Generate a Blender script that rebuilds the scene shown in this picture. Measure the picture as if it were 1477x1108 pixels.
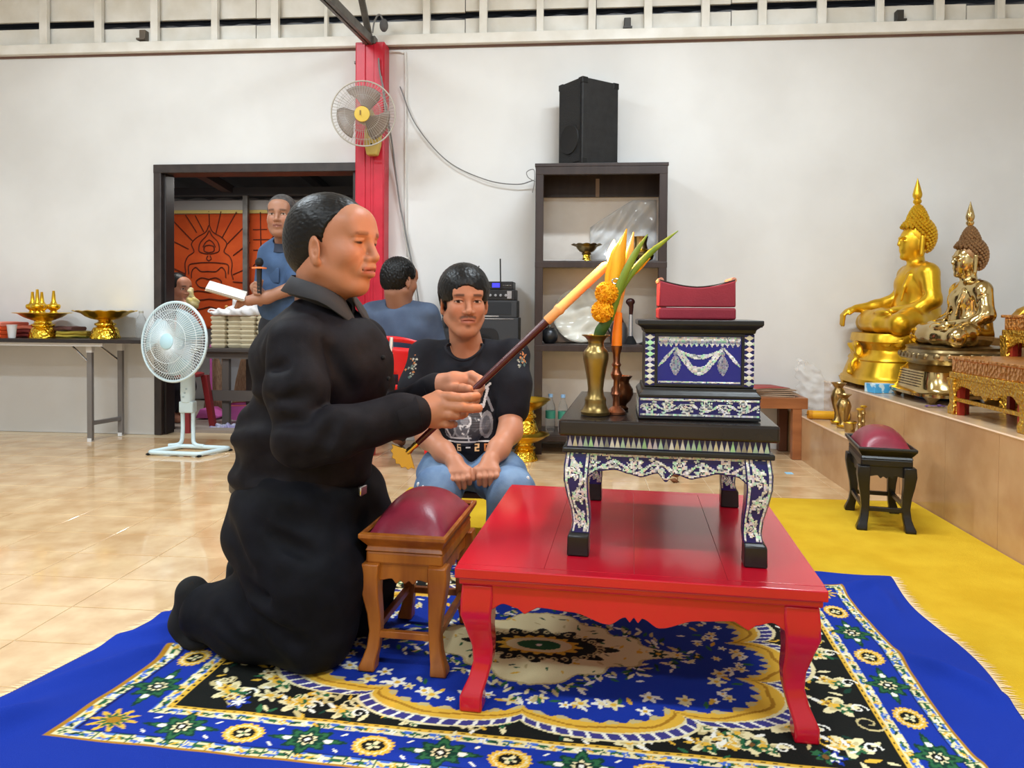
import bpy, bmesh, math, random
import numpy as np
from mathutils import Matrix, Vector
for o in list(bpy.data.objects): bpy.data.objects.remove(o)
random.seed(7); rng = np.random.default_rng(7)
SC = bpy.context.scene
COL = SC.collection
# ------------------------------------------------------------------ camera
F_PX, CAMZ, CY = 1067.0, 0.93, 467.3
YAW, PITCH, ROLL = math.radians(5.15), math.radians(1.2), math.radians(0.4)
MC = (Matrix.Rotation(YAW, 3, 'Z') @ Matrix.Rotation(math.pi/2-PITCH, 3, 'X') @ Matrix.Rotation(ROLL, 3, 'Z'))
cd = bpy.data.cameras.new('camera'); cam = bpy.data.objects.new('camera', cd); COL.objects.link(cam)
cd.sensor_fit = 'HORIZONTAL'; cd.sensor_width = 36.0; cd.lens = 36.0*F_PX/1477.0
cd.shift_y = -(554.0-CY)/1477.0; cd.clip_start = .05
cam.matrix_world = Matrix.Translation((0, 0, CAMZ)) @ MC.to_4x4()
SC.camera = cam
MCn = np.array(MC); CAMP = np.array([0, 0, CAMZ])
def _ray(px, py): return MCn @ np.array([(px-738.5)/F_PX, -(py-CY)/F_PX, -1.0])
def at(px, py, y):            # point of the photo at room depth y (metres)
    d = _ray(px, py); return CAMP + d*(y/d[1])
def az(px, py, z=0.0):        # point of the photo on the level z
    d = _ray(px, py); return CAMP + d*((z-CAMZ)/d[2])
# ------------------------------------------------------------------ world, lights, exposure
wd = bpy.data.worlds.new('world'); SC.world = wd; wd.use_nodes = True
wd.node_tree.nodes['Background'].inputs[0].default_value = (.55, .6, .7, 1)
wd.node_tree.nodes['Background'].inputs[1].default_value = .12
vs = SC.view_settings; vs.view_transform = 'Standard'; vs.look = 'None'; vs.gamma = 1.0; vs.use_curve_mapping = False
vs.exposure = 0.14
def area(name, loc, sx, sy, power, color=(1, .97, .92), rot=(0, 0, 0)):
    l = bpy.data.lights.new(name, 'AREA'); l.shape = 'RECTANGLE'; l.size = sx; l.size_y = sy; l.energy = power; l.color = color
    o = bpy.data.objects.new(name, l); COL.objects.link(o); o.location = loc; o.rotation_euler = rot; return o
TUBES = [(-2.6, 3.0), (.6, 3.1), (-2.6, .4), (1.2, .2), (-1.0, -1.6)]
for tx, ty in TUBES: area('tube_light', (tx, ty, 3.40), 1.25, .16, 70, (.80, .915, 1.0))
area('porch_fill', (-3.0, 5.75, 1.95), .9, .1, 12, (1, .97, .92))  # fill light added to brighten the porch, no fixture there
# ------------------------------------------------------------------ colour + material helpers
def lin(c):
    c = np.asarray(c, float)/255.0
    return np.where(c <= .04045, c/12.92, ((c+.055)/1.055)**2.4)
def rgba(c): return tuple(lin(c))+(1.0,)
MATS = {}
def mat(name, col=(200, 200, 200), rough=.5, metal=0.0, col2=None, nscale=6.0, bump=0.0, bscale=40.0, spec=.5, attr=False, emit=None, estr=0.0,
        alpha=1.0, trans=0.0, coat=0.0, stretch=None, ncontrast=(.35, .65), ior=1.45, rough2=None, sheen=0.0, btype='NOISE', sss=0.0, world=False):
    if name in MATS: return MATS[name]
    m = bpy.data.materials.new(name); m.use_nodes = True; nt = m.node_tree; N = nt.nodes; L = nt.links
    b = N['Principled BSDF']; S = b.inputs
    S['Base Color'].default_value = rgba(col); S['Roughness'].default_value = rough; S['Metallic'].default_value = metal
    S['Specular IOR Level'].default_value = spec; S['IOR'].default_value = ior; S['Coat Weight'].default_value = coat; S['Coat Roughness'].default_value = .08
    S['Transmission Weight'].default_value = trans; S['Alpha'].default_value = alpha; S['Sheen Weight'].default_value = sheen
    if sss: S['Subsurface Weight'].default_value = sss; S['Subsurface Radius'].default_value = (.008, .003, .002); S['Subsurface Scale'].default_value = 1.0
    tc = N.new('ShaderNodeTexCoord'); vec = N.new('ShaderNodeNewGeometry').outputs['Position'] if world else tc.outputs['Object']
    if stretch:
        mp = N.new('ShaderNodeMapping'); mp.inputs['Scale'].default_value = stretch; L.new(vec, mp.inputs['Vector']); vec = mp.outputs['Vector']
    base = None
    if attr:
        a = N.new('ShaderNodeAttribute'); a.attribute_name = 'Col'; base = a.outputs['Color']
    if col2 is not None or rough2 is not None:
        nz = N.new('ShaderNodeTexNoise'); nz.inputs['Scale'].default_value = nscale; nz.inputs['Detail'].default_value = 5; L.new(vec, nz.inputs['Vector'])
        mr = N.new('ShaderNodeMapRange'); mr.inputs['From Min'].default_value = ncontrast[0]; mr.inputs['From Max'].default_value = ncontrast[1]
        L.new(nz.outputs['Fac'], mr.inputs['Value'])
        if col2 is not None:
            mx = N.new('ShaderNodeMix'); mx.data_type = 'RGBA'; L.new(mr.outputs['Result'], mx.inputs[0])
            mx.inputs[6].default_value = rgba(col); mx.inputs[7].default_value = rgba(col2)
            if base is not None: mx.blend_type = 'MULTIPLY'; L.new(base, mx.inputs[6])
            base = mx.outputs[2]
        if rough2 is not None:
            m2 = N.new('ShaderNodeMapRange'); m2.inputs['To Min'].default_value = rough; m2.inputs['To Max'].default_value = rough2
            L.new(mr.outputs['Result'], m2.inputs['Value']); L.new(m2.outputs['Result'], S['Roughness'])
    if base is not None: L.new(base, S['Base Color'])
    if bump:
        if btype == 'VORONOI':
            n2 = N.new('ShaderNodeTexVoronoi'); out = n2.outputs['Distance']
        elif btype == 'WAVE':
            n2 = N.new('ShaderNodeTexWave'); n2.inputs['Distortion'].default_value = 3.0; out = n2.outputs['Fac']
        else:
            n2 = N.new('ShaderNodeTexNoise'); n2.inputs['Detail'].default_value = 4; out = n2.outputs['Fac']
        n2.inputs['Scale'].default_value = bscale; L.new(vec, n2.inputs['Vector'])
        bp = N.new('ShaderNodeBump'); bp.inputs['Strength'].default_value = bump; bp.inputs['Distance'].default_value = .01
        L.new(out, bp.inputs['Height']); L.new(bp.outputs['Normal'], S['Normal'])
    if emit is not None:
        S['Emission Color'].default_value = rgba(emit); S['Emission Strength'].default_value = estr
    MATS[name] = m; return m
# ------------------------------------------------------------------ mesh builder
def rotz(a): c, s = math.cos(a), math.sin(a); return np.array([[c, -s, 0], [s, c, 0], [0, 0, 1.0]])
def rotx(a): c, s = math.cos(a), math.sin(a); return np.array([[1, 0, 0], [0, c, -s], [0, s, c]])
def roty(a): c, s = math.cos(a), math.sin(a); return np.array([[c, 0, s], [0, 1, 0], [-s, 0, c]])
D2R = math.pi/180
class MB:
    def __init__(s): s.v = []; s.f = []; s.c = []; s.n = 0
    def add(s, V, Fc, col=None):
        V = np.asarray(V, float).reshape(-1, 3); s.v.append(V)
        for q in Fc: s.f.append(tuple(int(i)+s.n for i in q))
        if col is not None: s.c.append(np.tile(np.asarray(col, float), (len(V), 1)) if np.ndim(col) == 1 else np.asarray(col))
        s.n += len(V); return s
    def box(s, c, size, R=None, col=None):
        h = np.asarray(size, float)/2
        V = np.array([[x, y, z] for x in (-1, 1) for y in (-1, 1) for z in (-1, 1)])*h
        if R is not None: V = V @ np.asarray(R).T
        return s.add(V+np.asarray(c, float), [(0, 1, 3, 2), (4, 6, 7, 5), (0, 4, 5, 1), (2, 3, 7, 6), (0, 2, 6, 4), (1, 5, 7, 3)], col)
    def bb(s, lo, hi, col=None): lo = np.asarray(lo, float); hi = np.asarray(hi, float); return s.box((lo+hi)/2, hi-lo, None, col)
    def loft(s, rings, cap=True, col=None):       # rings: list of (n,3) arrays, closed loops counter-clockwise from above
        n = len(rings[0]); V = np.concatenate(rings); Fc = []
        for i in range(len(rings)-1):
            a, b = i*n, (i+1)*n
            for j in range(n):
                k = (j+1) % n; Fc.append((a+j, a+k, b+k, b+j))
        if cap: Fc.append(tuple(range(n))[::-1]); Fc.append(tuple((len(rings)-1)*n+j for j in range(n)))
        return s.add(V, Fc, col)
    def lathe(s, prof, c=(0, 0, 0), seg=28, R=None, sx=1.0, sy=1.0, ex=2.0, wave=None, cap=True, col=None):   # prof: (r,z)
        a = np.arange(seg)*2*math.pi/seg; ca, sa = np.cos(a), np.sin(a)
        if ex != 2.0: k = (np.abs(ca)**ex+np.abs(sa)**ex)**(-1/ex); ca, sa = ca*k, sa*k
        rings = []
        for i, (r, z) in enumerate(prof):
            rr = r*np.ones(seg); zz = z*np.ones(seg)
            if wave: rr, zz = wave(i, a, rr, zz)
            P = np.stack([rr*ca*sx, rr*sa*sy, zz], 1)
            if R is not None: P = P @ np.asarray(R).T
            rings.append(P+np.asarray(c, float))
        return s.loft(rings, cap, col)
    def tube(s, path, r, seg=10, cap=True, col=None, flat=None):
        P = np.asarray(path, float); n = len(P); r = np.full(n, r, float) if np.ndim(r) == 0 else np.asarray(r, float)
        T = np.gradient(P, axis=0); T /= np.linalg.norm(T, axis=1)[:, None]+1e-12
        up = np.array([0, 0, 1.0]) if abs(T[0][2]) < .9 else np.array([1.0, 0, 0])
        u = np.cross(up, T[0]); u /= np.linalg.norm(u); rings = []
        for i in range(n):
            u = u-T[i]*np.dot(u, T[i]); u /= np.linalg.norm(u); w = np.cross(T[i], u)
            a = np.arange(seg)*2*math.pi/seg
            rings.append(P[i]+r[i]*(np.cos(a)[:, None]*u*(flat or 1.0)+np.sin(a)[:, None]*w))
        return s.loft(rings, cap, col)
    def prism(s, poly, t0, t1, axis='y', col=None):    # poly in the two other axes; x,z for axis y
        P = np.asarray(poly, float); n = len(P)
        area2 = np.sum(P[:, 0]*np.roll(P[:, 1], -1)-np.roll(P[:, 0], -1)*P[:, 1])
        if area2 < 0: P = P[::-1]
        def mk(t):
            o = np.zeros((n, 3)); k = {'x': (1, 2, 0), 'y': (0, 2, 1), 'z': (0, 1, 2)}[axis]
            o[:, k[0]] = P[:, 0]; o[:, k[1]] = P[:, 1]; o[:, k[2]] = t; return o
        if axis == 'y': t0, t1 = max(t0, t1), min(t0, t1)
        V = np.concatenate([mk(t0), mk(t1)]); Fc = [tuple(range(n))[::-1], tuple(range(n, 2*n))]
        for j in range(n): k = (j+1) % n; Fc.append((j, k, n+k, n+j))
        return s.add(V, Fc, col)
    def sphere(s, c, r, seg=12, rings=8, R=None, col=None):
        r = np.ones(3)*r if np.ndim(r) == 0 else np.asarray(r, float)
        prof = [(math.sin(t), -math.cos(t)) for t in np.linspace(.03, math.pi-.03, rings+1)]
        a = np.arange(seg)*2*math.pi/seg; rs = []
        for q, z in prof:
            P = np.stack([q*np.cos(a), q*np.sin(a), np.full(seg, z)], 1)*r
            if R is not None: P = P @ np.asarray(R).T
            rs.append(P+np.asarray(c, float))
        return s.loft(rs, True, col)
    def xf(s, R=None, t=(0, 0, 0)):
        s.v = [(v if R is None else v @ np.asarray(R).T)+np.asarray(t, float) for v in s.v]; return s
    def mesh(s, name, m, smooth=40):
        me = bpy.data.meshes.new(name); V = np.concatenate(s.v); me.from_pydata(V.tolist(), [], s.f)
        if s.c:
            C = np.concatenate(s.c); a = me.color_attributes.new('Col', 'FLOAT_COLOR', 'POINT')
            a.data.foreach_set('color', np.concatenate([C, np.ones((len(C), 1))], 1).astype(np.float32).ravel())
        if m: me.materials.append(m)
        if smooth: me.shade_smooth(); me.set_sharp_from_angle(angle=smooth*D2R)
        me.update(); return me
    def build(s, name, m, parent=None, smooth=40, bevel=0.0, bseg=2):
        o = bpy.data.objects.new(name, s.mesh(name, m, smooth)); COL.objects.link(o)
        if parent: o.parent = parent
        if bevel:
            b = o.modifiers.new('bevel', 'BEVEL'); b.width = bevel; b.segments = bseg; b.limit_method = 'ANGLE'; b.angle_limit = .6
            b.harden_normals = False
        return o
def tag(o, label=None, cat=None, group=None, kind=None):
    if label: o['label'] = label
    if cat: o['category'] = cat
    if group: o['group'] = group
    if kind: o['kind'] = kind
    return o
def thing(name, label, cat, loc=(0, 0, 0), rz=0.0, group=None, kind=None):
    o = bpy.data.objects.new(name, None); o.empty_display_size = .05; COL.objects.link(o)
    o.location = tuple(float(a) for a in loc); o.rotation_euler = (0, 0, rz); return tag(o, label, cat, group, kind)
def clone(o, parent=None):
    c = o.copy(); COL.objects.link(c); c.parent = parent
    for ch in list(o.children): clone(ch, c)
    return c
def spline(pts, n=40):                                   # Catmull-Rom through points
    P = np.asarray(pts, float); P = np.concatenate([[2*P[0]-P[1]], P, [2*P[-1]-P[-2]]]); out = []
    m = len(P)-3
    for t in np.linspace(0, m-1e-6, n):
        i = int(t); u = t-i; a, b, c, d = P[i:i+4]
        out.append(.5*((2*b)+(-a+c)*u+(2*a-5*b+4*c-d)*u*u+(-a+3*b-3*c+d)*u**3))
    return np.array(out)
# ------------------------------------------------------------------ signed distance fields -> one continuous mesh
def smin(a, b, k):
    if k <= 0: return np.minimum(a, b)
    h = np.clip(.5+.5*(b-a)/k, 0, 1); return b+(a-b)*h-k*h*(1-h)
class Field:
    def __init__(s, lo, hi, v):
        s.v = v; s.lo = np.asarray(lo, float); n = np.ceil((np.asarray(hi)-s.lo)/v).astype(int)+1
        s.ax = [(s.lo[i]+v*np.arange(n[i])).astype(np.float32) for i in range(3)]; s.D = np.full(n, 1.0, np.float32)
    def win(s, lo, hi):
        sl = []
        for i in range(3):
            a = max(0, int(math.floor((lo[i]-s.lo[i])/s.v))); b = min(s.D.shape[i], int(math.ceil((hi[i]-s.lo[i])/s.v))+1)
            if b <= a: return None
            sl.append(slice(a, b))
        return tuple(sl)
    def op(s, fn, lo, hi, k, mode):
        m = k*1.1+4*s.v; w = s.win(np.asarray(lo)-m, np.asarray(hi)+m)
        if w is None: return s
        X = s.ax[0][w[0]][:, None, None]; Y = s.ax[1][w[1]][None, :, None]; Z = s.ax[2][w[2]][None, None, :]
        d = fn(X, Y, Z).astype(np.float32); a = s.D[w]
        s.D[w] = smin(a, d, k) if mode == 'u' else (-smin(-a, d, k) if mode == 's' else -smin(-a, -d, k)); return s
    def cap(s, a, b, ra, rb=None, k=.01, mode='u'):
        a = np.asarray(a, float); b = np.asarray(b, float); rb = ra if rb is None else rb
        ba = b-a; l2 = float(ba @ ba)+1e-9; R = max(ra, rb)
        def fn(X, Y, Z):
            x, y, z = X-a[0], Y-a[1], Z-a[2]; h = np.clip((x*ba[0]+y*ba[1]+z*ba[2])/l2, 0, 1)
            return np.sqrt((x-h*ba[0])**2+(y-h*ba[1])**2+(z-h*ba[2])**2)-(ra+(rb-ra)*h)
        return s.op(fn, np.minimum(a, b)-R, np.maximum(a, b)+R, k, mode)
    def chain(s, pts, rs, k=.01, mode='u'):
        for i in range(len(pts)-1): s.cap(pts[i], pts[i+1], rs[i], rs[i+1], k, mode)
        return s
    def ell(s, c, r, R=None, k=.01, mode='u'):
        c = np.asarray(c, float); r = np.ones(3)*r if np.ndim(r) == 0 else np.asarray(r, float); R = np.eye(3) if R is None else np.asarray(R)
        def fn(X, Y, Z):
            x, y, z = X-c[0], Y-c[1], Z-c[2]
            q = [(x*R[0, i]+y*R[1, i]+z*R[2, i])/r[i] for i in range(3)]
            k0 = np.sqrt(q[0]**2+q[1]**2+q[2]**2); k1 = np.sqrt((q[0]/r[0])**2+(q[1]/r[1])**2+(q[2]/r[2])**2)+1e-6
            return k0*(k0-1)/k1
        e = np.abs(R) @ r; return s.op(fn, c-e, c+e, k, mode)
    def box(s, c, h, R=None, rad=.01, k=.01, mode='u'):
        c = np.asarray(c, float); h = np.asarray(h, float)-rad; R = np.eye(3) if R is None else np.asarray(R)
        def fn(X, Y, Z):
            x, y, z = X-c[0], Y-c[1], Z-c[2]
            q = [np.abs(x*R[0, i]+y*R[1, i]+z*R[2, i])-h[i] for i in range(3)]
            o = np.sqrt(np.maximum(q[0], 0)**2+np.maximum(q[1], 0)**2+np.maximum(q[2], 0)**2)
            return o+np.minimum(np.maximum(np.maximum(q[0], q[1]), q[2]), 0)-rad
        e = np.abs(R) @ (h+rad); return s.op(fn, c-e, c+e, k, mode)
    def noise(s, amp, dirs, warp=.5, lo=None, hi=None):        # soft ripples: dirs = list of wave vectors
        X = s.ax[0][:, None, None]; Y = s.ax[1][None, :, None]; Z = s.ax[2][None, None, :]
        w = np.zeros((1, 1, 1), np.float32)
        for i, (kx, ky, kz) in enumerate(dirs):
            p = kx*X+ky*Y+kz*Z+warp*np.sin(.37*(ky*X-kx*Y)+.31*kz*Y+1.7*i)+warp*np.sin(.6*(kz*X-kx*Z)+i)
            w = w+np.sin(p+1.3*i)
        s.D = s.D+np.float32(amp/len(dirs))*w.astype(np.float32); return s
    def crease(s, a, b, depth, w):                         # groove (depth > 0) or ridge (< 0) along a segment, fading with distance
        a = np.asarray(a, float); b = np.asarray(b, float); ba = b-a; l2 = float(ba @ ba)+1e-9; m = 2.6*w
        wn = s.win(np.minimum(a, b)-m, np.maximum(a, b)+m)
        if wn is None: return s
        X = s.ax[0][wn[0]][:, None, None]-a[0]; Y = s.ax[1][wn[1]][None, :, None]-a[1]; Z = s.ax[2][wn[2]][None, None, :]-a[2]
        t = (X*ba[0]+Y*ba[1]+Z*ba[2])/l2; h = np.clip(t, 0, 1)
        d2 = (X-h*ba[0])**2+(Y-h*ba[1])**2+(Z-h*ba[2])**2
        s.D[wn] += (depth*np.exp(-d2/(w*w))*(.35+.65*np.sin(np.pi*np.clip(h*.9+.05, 0, 1)))).astype(np.float32); return s
    def front(s, x, z):                                    # nearest surface (lowest y) above a room point
        i = int(round((x-s.lo[0])/s.v)); k = int(round((z-s.lo[2])/s.v)); col = s.D[i, :, k]
        j = np.argmax(col < 0)
        if col[j] >= 0: return None
        a, b = col[j-1], col[j]; return s.ax[1][j-1]+s.v*a/(a-b)
    def mesh(s):
        D = s.D; D[0], D[-1] = np.maximum(D[0], .01), np.maximum(D[-1], .01); D[:, 0] = np.maximum(D[:, 0], .01); D[:, -1] = np.maximum(D[:, -1], .01)
        D[:, :, 0] = np.maximum(D[:, :, 0], .01); D[:, :, -1] = np.maximum(D[:, :, -1], .01)
        I = D < 0; nx, ny, nz = D.shape; cnt = np.zeros((nx-1, ny-1, nz-1), np.int8)
        for a in (0, 1):
            for b in (0, 1):
                for c in (0, 1): cnt += I[a:nx-1+a, b:ny-1+b, c:nz-1+c]
        ci, cj, ck = np.nonzero((cnt > 0) & (cnt < 8)); n = len(ci)
        idx = np.full(cnt.shape, -1, np.int32); idx[ci, cj, ck] = np.arange(n)
        cor = {(a, b, c): D[ci+a, cj+b, ck+c] for a in (0, 1) for b in (0, 1) for c in (0, 1)}
        acc = np.zeros((n, 3)); num = np.zeros(n)
        for ax in range(3):
            for u in (0, 1):
                for w in (0, 1):
                    A = [0, 0, 0]; o = [i for i in range(3) if i != ax]; A[o[0]] = u; A[o[1]] = w; B = list(A); B[ax] = 1
                    da, db = cor[tuple(A)], cor[tuple(B)]; m = (da < 0) != (db < 0); t = np.where(m, da/(da-db+1e-20), 0)
                    P = np.zeros((n, 3)); P[:, o[0]] = u; P[:, o[1]] = w; P[:, ax] = t
                    acc += P*m[:, None]; num += m
        V = s.lo+s.v*(np.stack([ci, cj, ck], 1)+acc/num[:, None]); Q = []
        for ax in range(3):
            A = [slice(None)]*3; B = [slice(None)]*3; A[ax] = slice(0, -1); B[ax] = slice(1, None)
            Ia, Ib = I[tuple(A)], I[tuple(B)]; e = np.stack(np.nonzero(Ia != Ib), 1)
            b, c = (ax+1) % 3, (ax+2) % 3
            e = e[(e[:, b] > 0) & (e[:, c] > 0) & (e[:, b] < D.shape[b]-1) & (e[:, c] < D.shape[c]-1)]
            def cell(db, dc):
                q = e.copy(); q[:, b] += db; q[:, c] += dc; return idx[q[:, 0], q[:, 1], q[:, 2]]
            q = np.stack([cell(-1, -1), cell(0, -1), cell(0, 0), cell(-1, 0)], 1)
            fl = ~Ia[e[:, 0], e[:, 1], e[:, 2]]; q[fl] = q[fl][:, ::-1]; Q.append(q)
        return V, np.concatenate(Q)
def grid_mesh(name, V, Q, m, colors=None, parent=None):
    me = bpy.data.meshes.new(name); n, q = len(V), len(Q)
    me.vertices.add(n); me.vertices.foreach_set('co', np.asarray(V, np.float32).ravel())
    me.loops.add(4*q); me.loops.foreach_set('vertex_index', np.asarray(Q, np.int32).ravel())
    me.polygons.add(q); me.polygons.foreach_set('loop_start', np.arange(q, dtype=np.int32)*4)
    me.polygons.foreach_set('use_smooth', np.ones(q, bool)); me.update(calc_edges=True)
    if colors is not None:
        a = me.color_attributes.new('Col', 'FLOAT_COLOR', 'POINT')
        a.data.foreach_set('color', np.concatenate([colors, np.ones((n, 1))], 1).astype(np.float32).ravel())
    me.materials.append(m); o = bpy.data.objects.new(name, me); COL.objects.link(o)
    if parent: o.parent = parent
    return o
def sdf_obj(name, F, m, parent=None, colfn=None, origin=(0, 0, 0)):
    V, Q = F.mesh(); C = colfn(V) if colfn else None
    return grid_mesh(name, V-np.asarray(origin), Q, m, C, parent)
# ================================================================== THE SETTING
WALL = 5.08
M_wall = mat('wall_paint', (226, 226, 225), .62, col2=(214, 213, 211), nscale=1.3, bump=.05, bscale=9, spec=.3)
M_white = mat('white_board_paint', (236, 235, 230), .5, col2=(220, 217, 208), nscale=5, bump=.05, bscale=60)
M_ceil = mat('ceiling_paint', (222, 221, 216), .7)
M_tile = mat('floor_tile', (219, 188, 146), .05, col2=(198, 160, 116), nscale=7, spec=.75, rough2=.10, bump=.01, bscale=3, world=True)
M_grout = mat('floor_grout', (214, 190, 155), .3)
M_redpaint = mat('red_paint', (206, 34, 58), .35, col2=(188, 26, 48), nscale=8, bump=.05, bscale=30)
M_dkframe = mat('dark_brown_frame', (62, 54, 52), .45, col2=(48, 42, 41), nscale=12)
M_steel = mat('grey_steel', (120, 118, 114), .45, metal=.4, col2=(88, 86, 84), nscale=9)
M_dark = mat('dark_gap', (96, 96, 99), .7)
# floor: grout bed + tiles as pieces
TX, TY = .32, .235
fl = MB().bb((-5.6, -3.0, -.12), (3.7, 5.20, -.002)).build('floor', M_grout); tag(fl, 'glossy beige ceramic tile floor of the hall', 'floor', kind='structure')
def tile_mesh():
    g = .0016; h = .0022
    a = np.array([[0+g, g], [TX-g, g], [TX-g, TY-g], [g, TY-g]]); b = np.array([[g+.002, g+.002], [TX-g-.002, g+.002], [TX-g-.002, TY-g-.002], [g+.002, TY-g-.002]])
    rings = [np.c_[a, np.full(4, -.002)], np.c_[a, np.full(4, h-.001-.002)], np.c_[b, np.full(4, 0.0)]]
    return MB().loft(rings)
tme = tile_mesh().mesh('tile', M_tile, 0)
cells = []
for i in range(int(-5.6/TX)-1, int(3.7/TX)+1):
    for j in range(-13, int(5.08/TY)+1):
        x0, y0 = i*TX+.05, j*TY+.02
        if x0 < -5.6 or x0+TX > 3.7 or y0+TY > 5.09: continue
        c = MCn.T @ (np.array([x0+TX/2, y0+TY/2, 0])-CAMP); vis = False
        if c[2] < -.5:
            px = 738.5+F_PX*c[0]/-c[2]; py = CY-F_PX*c[1]/-c[2]; vis = -60 < px < 1260 and 600 < py < 1150
        if x0 > 1.40: vis = False
        if -1.0 < x0 < 1.4 and y0 < 2.5: vis = False
        if x0 > -.85 and x0 < 1.4 and y0 < 3.45: vis = False
        cells.append((vis, c[2], x0, y0))
cells.sort(key=lambda q: (not q[0], -q[1]))
near = [q for q in cells if q[0]][:300]; rest = [q for q in cells if not q[0]]+[q for q in cells if q[0]][300:]
for q in near:
    o = bpy.data.objects.new('tile', tme); COL.objects.link(o); o.parent = fl; o.location = (q[2], q[3], 0)
mb = MB()
for q in rest:
    a = np.array([[q[2]+.0016, q[3]+.0016], [q[2]+TX-.0016, q[3]+.0016], [q[2]+TX-.0016, q[3]+TY-.0016], [q[2]+.0016, q[3]+TY-.0016]])
    mb.loft([np.c_[a, np.full(4, -.002)], np.c_[a, np.full(4, 0.0)]])
tag(mb.build('far_tiles', M_tile, fl, 0), kind='stuff')
# back wall with the doorway
DX0, DX1, DZ = -3.04, -1.525, 1.93
wb = MB().bb((-5.6, WALL, 0), (DX0, WALL+.12, 2.76)).bb((DX1, WALL, 0), (3.7, WALL+.12, 2.76)).bb((DX0, WALL, DZ), (DX1, WALL+.12, 2.76)).build('wall_back', M_wall, smooth=0)
tag(wb, 'white painted back wall with a doorway', 'wall', kind='structure')
for nm, lo, hi in (('wall_left', (-5.72, -3, 0), (-5.6, 5.2, 3.8)), ('wall_right', (3.7, -3, 0), (3.82, 5.2, 3.8)), ('wall_front', (-5.72, -3.12, 0), (3.82, -3.0, 3.8))):
    tag(MB().bb(lo, hi).build(nm, M_wall, smooth=0), 'white painted hall wall', 'wall', kind='structure')
tag(MB().bb((-5.72, -3.12, 3.72), (3.82, 5.4, 3.84)).build('ceiling', M_ceil, smooth=0), 'pale ceiling above the hall', 'ceiling', kind='structure')
# beam on top of the wall, boards and battens above
tag(MB().bb((-5.6, WALL-.055, 2.735), (3.7, WALL+.13, 2.805)).build('trim_1', M_white, bevel=.004), 'white beam running along the top of the wall', 'beam', kind='structure')
tag(MB().bb((-5.6, WALL-.012, 2.722), (3.7, WALL, 2.737)).build('trim_2', mat('brown_strip', (120, 92, 84), .6), smooth=0), 'thin brown strip under the white beam', 'trim', kind='structure')
eav = thing('wall_upper', 'white boarded upper wall with battens and a dark gap', 'wall', (0, WALL, 2.8), kind='structure')
bx = [-5.6]
while bx[-1] < 3.7: bx.append(min(3.7, bx[-1]+random.choice((.9, 1.2, 1.5))))
for a, b in zip(bx[:-1], bx[1:]):
    dz = random.uniform(-.012, .01); MB().bb((a+.003, .03, .0), (b-.003, .05, .135+dz)).build('board', M_white, eav, 0)
    MB().bb((a+.003, .03, .188+dz), (b-.003, .05, .92)).build('board', M_white, eav, 0)
mb = MB(); xs = np.arange(-5.6, 3.71, .03)
for z0 in (.0,):
    rings = []
    prof = [(x, .006*math.sin(x*2*math.pi/.19)) for x in xs]
    V = []; Fc = []
    for i, (x, d) in enumerate(prof): V += [(x, .10, .165+d), (x, .10, .10), (x, .9, .50+d), ]
    for i in range(len(prof)-1): Fc += [(3*i, 3*i+1, 3*i+4, 3*i+3), (3*i, 3*i+3, 3*i+5, 3*i+2)]
    mb.add(V, Fc)
mb.build('roof_sheet', mat('roof_sheet', (112, 112, 116), .5, metal=.3), eav)
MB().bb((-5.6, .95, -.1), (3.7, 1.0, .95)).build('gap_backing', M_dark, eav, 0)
for px in (62, 141, 222, 309, 396, 470, 615, 697, 779, 854, 935, 1018, 1100, 1186, 1270, 1356, 1444):
    x = at(px, 25, WALL-.03)[0]; w = .052 if px != 470 else .03
    MB().box((x, -.02+.005, .46), (w+random.uniform(-.006, .008), .035, .92)).build('batten', M_white, eav, 0, bevel=.003)
for px, py in ((206, 52), (905, 35), (1298, 24)):
    p = at(px, py, WALL-.01); o = thing('wall_bracket', '', 'bracket', (p[0], WALL-.03, p[2]))
    c = (110, 100, 90) if px == 206 else (62, 60, 58)
    mm = mat('bracket_%d' % px, c, .5, metal=.3)
    MB().box((0, .035, 0), (.045, .05, .085)).build('body', mm, o, bevel=.004); MB().box((0, .0, -.03), (.06, .03, .012)).build('lip', mm, o)
    o['label'] = {206: 'small brown box fixed between battens above the doorway', 905: 'dark metal bracket between battens above the black loudspeaker', 1298: 'dark metal bracket between battens high above the gold statues'}[px]; o['group'] = 'brackets between the battens'
# red column + roof beams meeting it
cx0, cx1 = -1.527, -1.325
col = thing('column', 'tall red steel column carrying the wall fan', 'column', ((cx0+cx1)/2, 4.99, 0), kind='structure')
w = cx1-cx0
MB().box((0, .02, 1.365), (w, .13, 2.73)).build('shaft', M_redpaint, col, bevel=.006)
for sx in (-1, 1): MB().box((sx*.062, -.048, 1.365), (.066, .012, 2.70)).build('flange', M_redpaint, col, bevel=.004)
MB().box((0, -.046, 1.0), (.012, .006, 2.0)).build('seam', M_redpaint, col)
for z in (2.25, 2.42, 2.6): MB().lathe([(.012, 0), (.012, .012)], (0, 0, 0), 6, R=roty(-90*D2R)).xf(t=(-w/2, -.02, z)).build('bolt', M_steel, col)
tr = thing('roof_truss', 'grey steel roof beams meeting at the top of the red column', 'beam', (-1.43, 4.97, 2.74))
p0 = np.array([-1.43, 4.97, 2.745]); p1 = at(476, 0, 4.25); d = p1-p0; p1 = p0+d*5.5
def beam(a, b, w, h, nm, par, m, org):
    a = np.asarray(a)-org; b = np.asarray(b)-org; d = b-a; L = np.linalg.norm(d); d = d/L; s_ = np.cross(d, [0, 0, 1.0]); s_ /= np.linalg.norm(s_); u = np.cross(s_, d)
    R = np.stack([s_, d, u], 1); return MB().box((a+b)/2, (w, L, h), R).build(nm, m, par, 0, bevel=.003)
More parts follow.
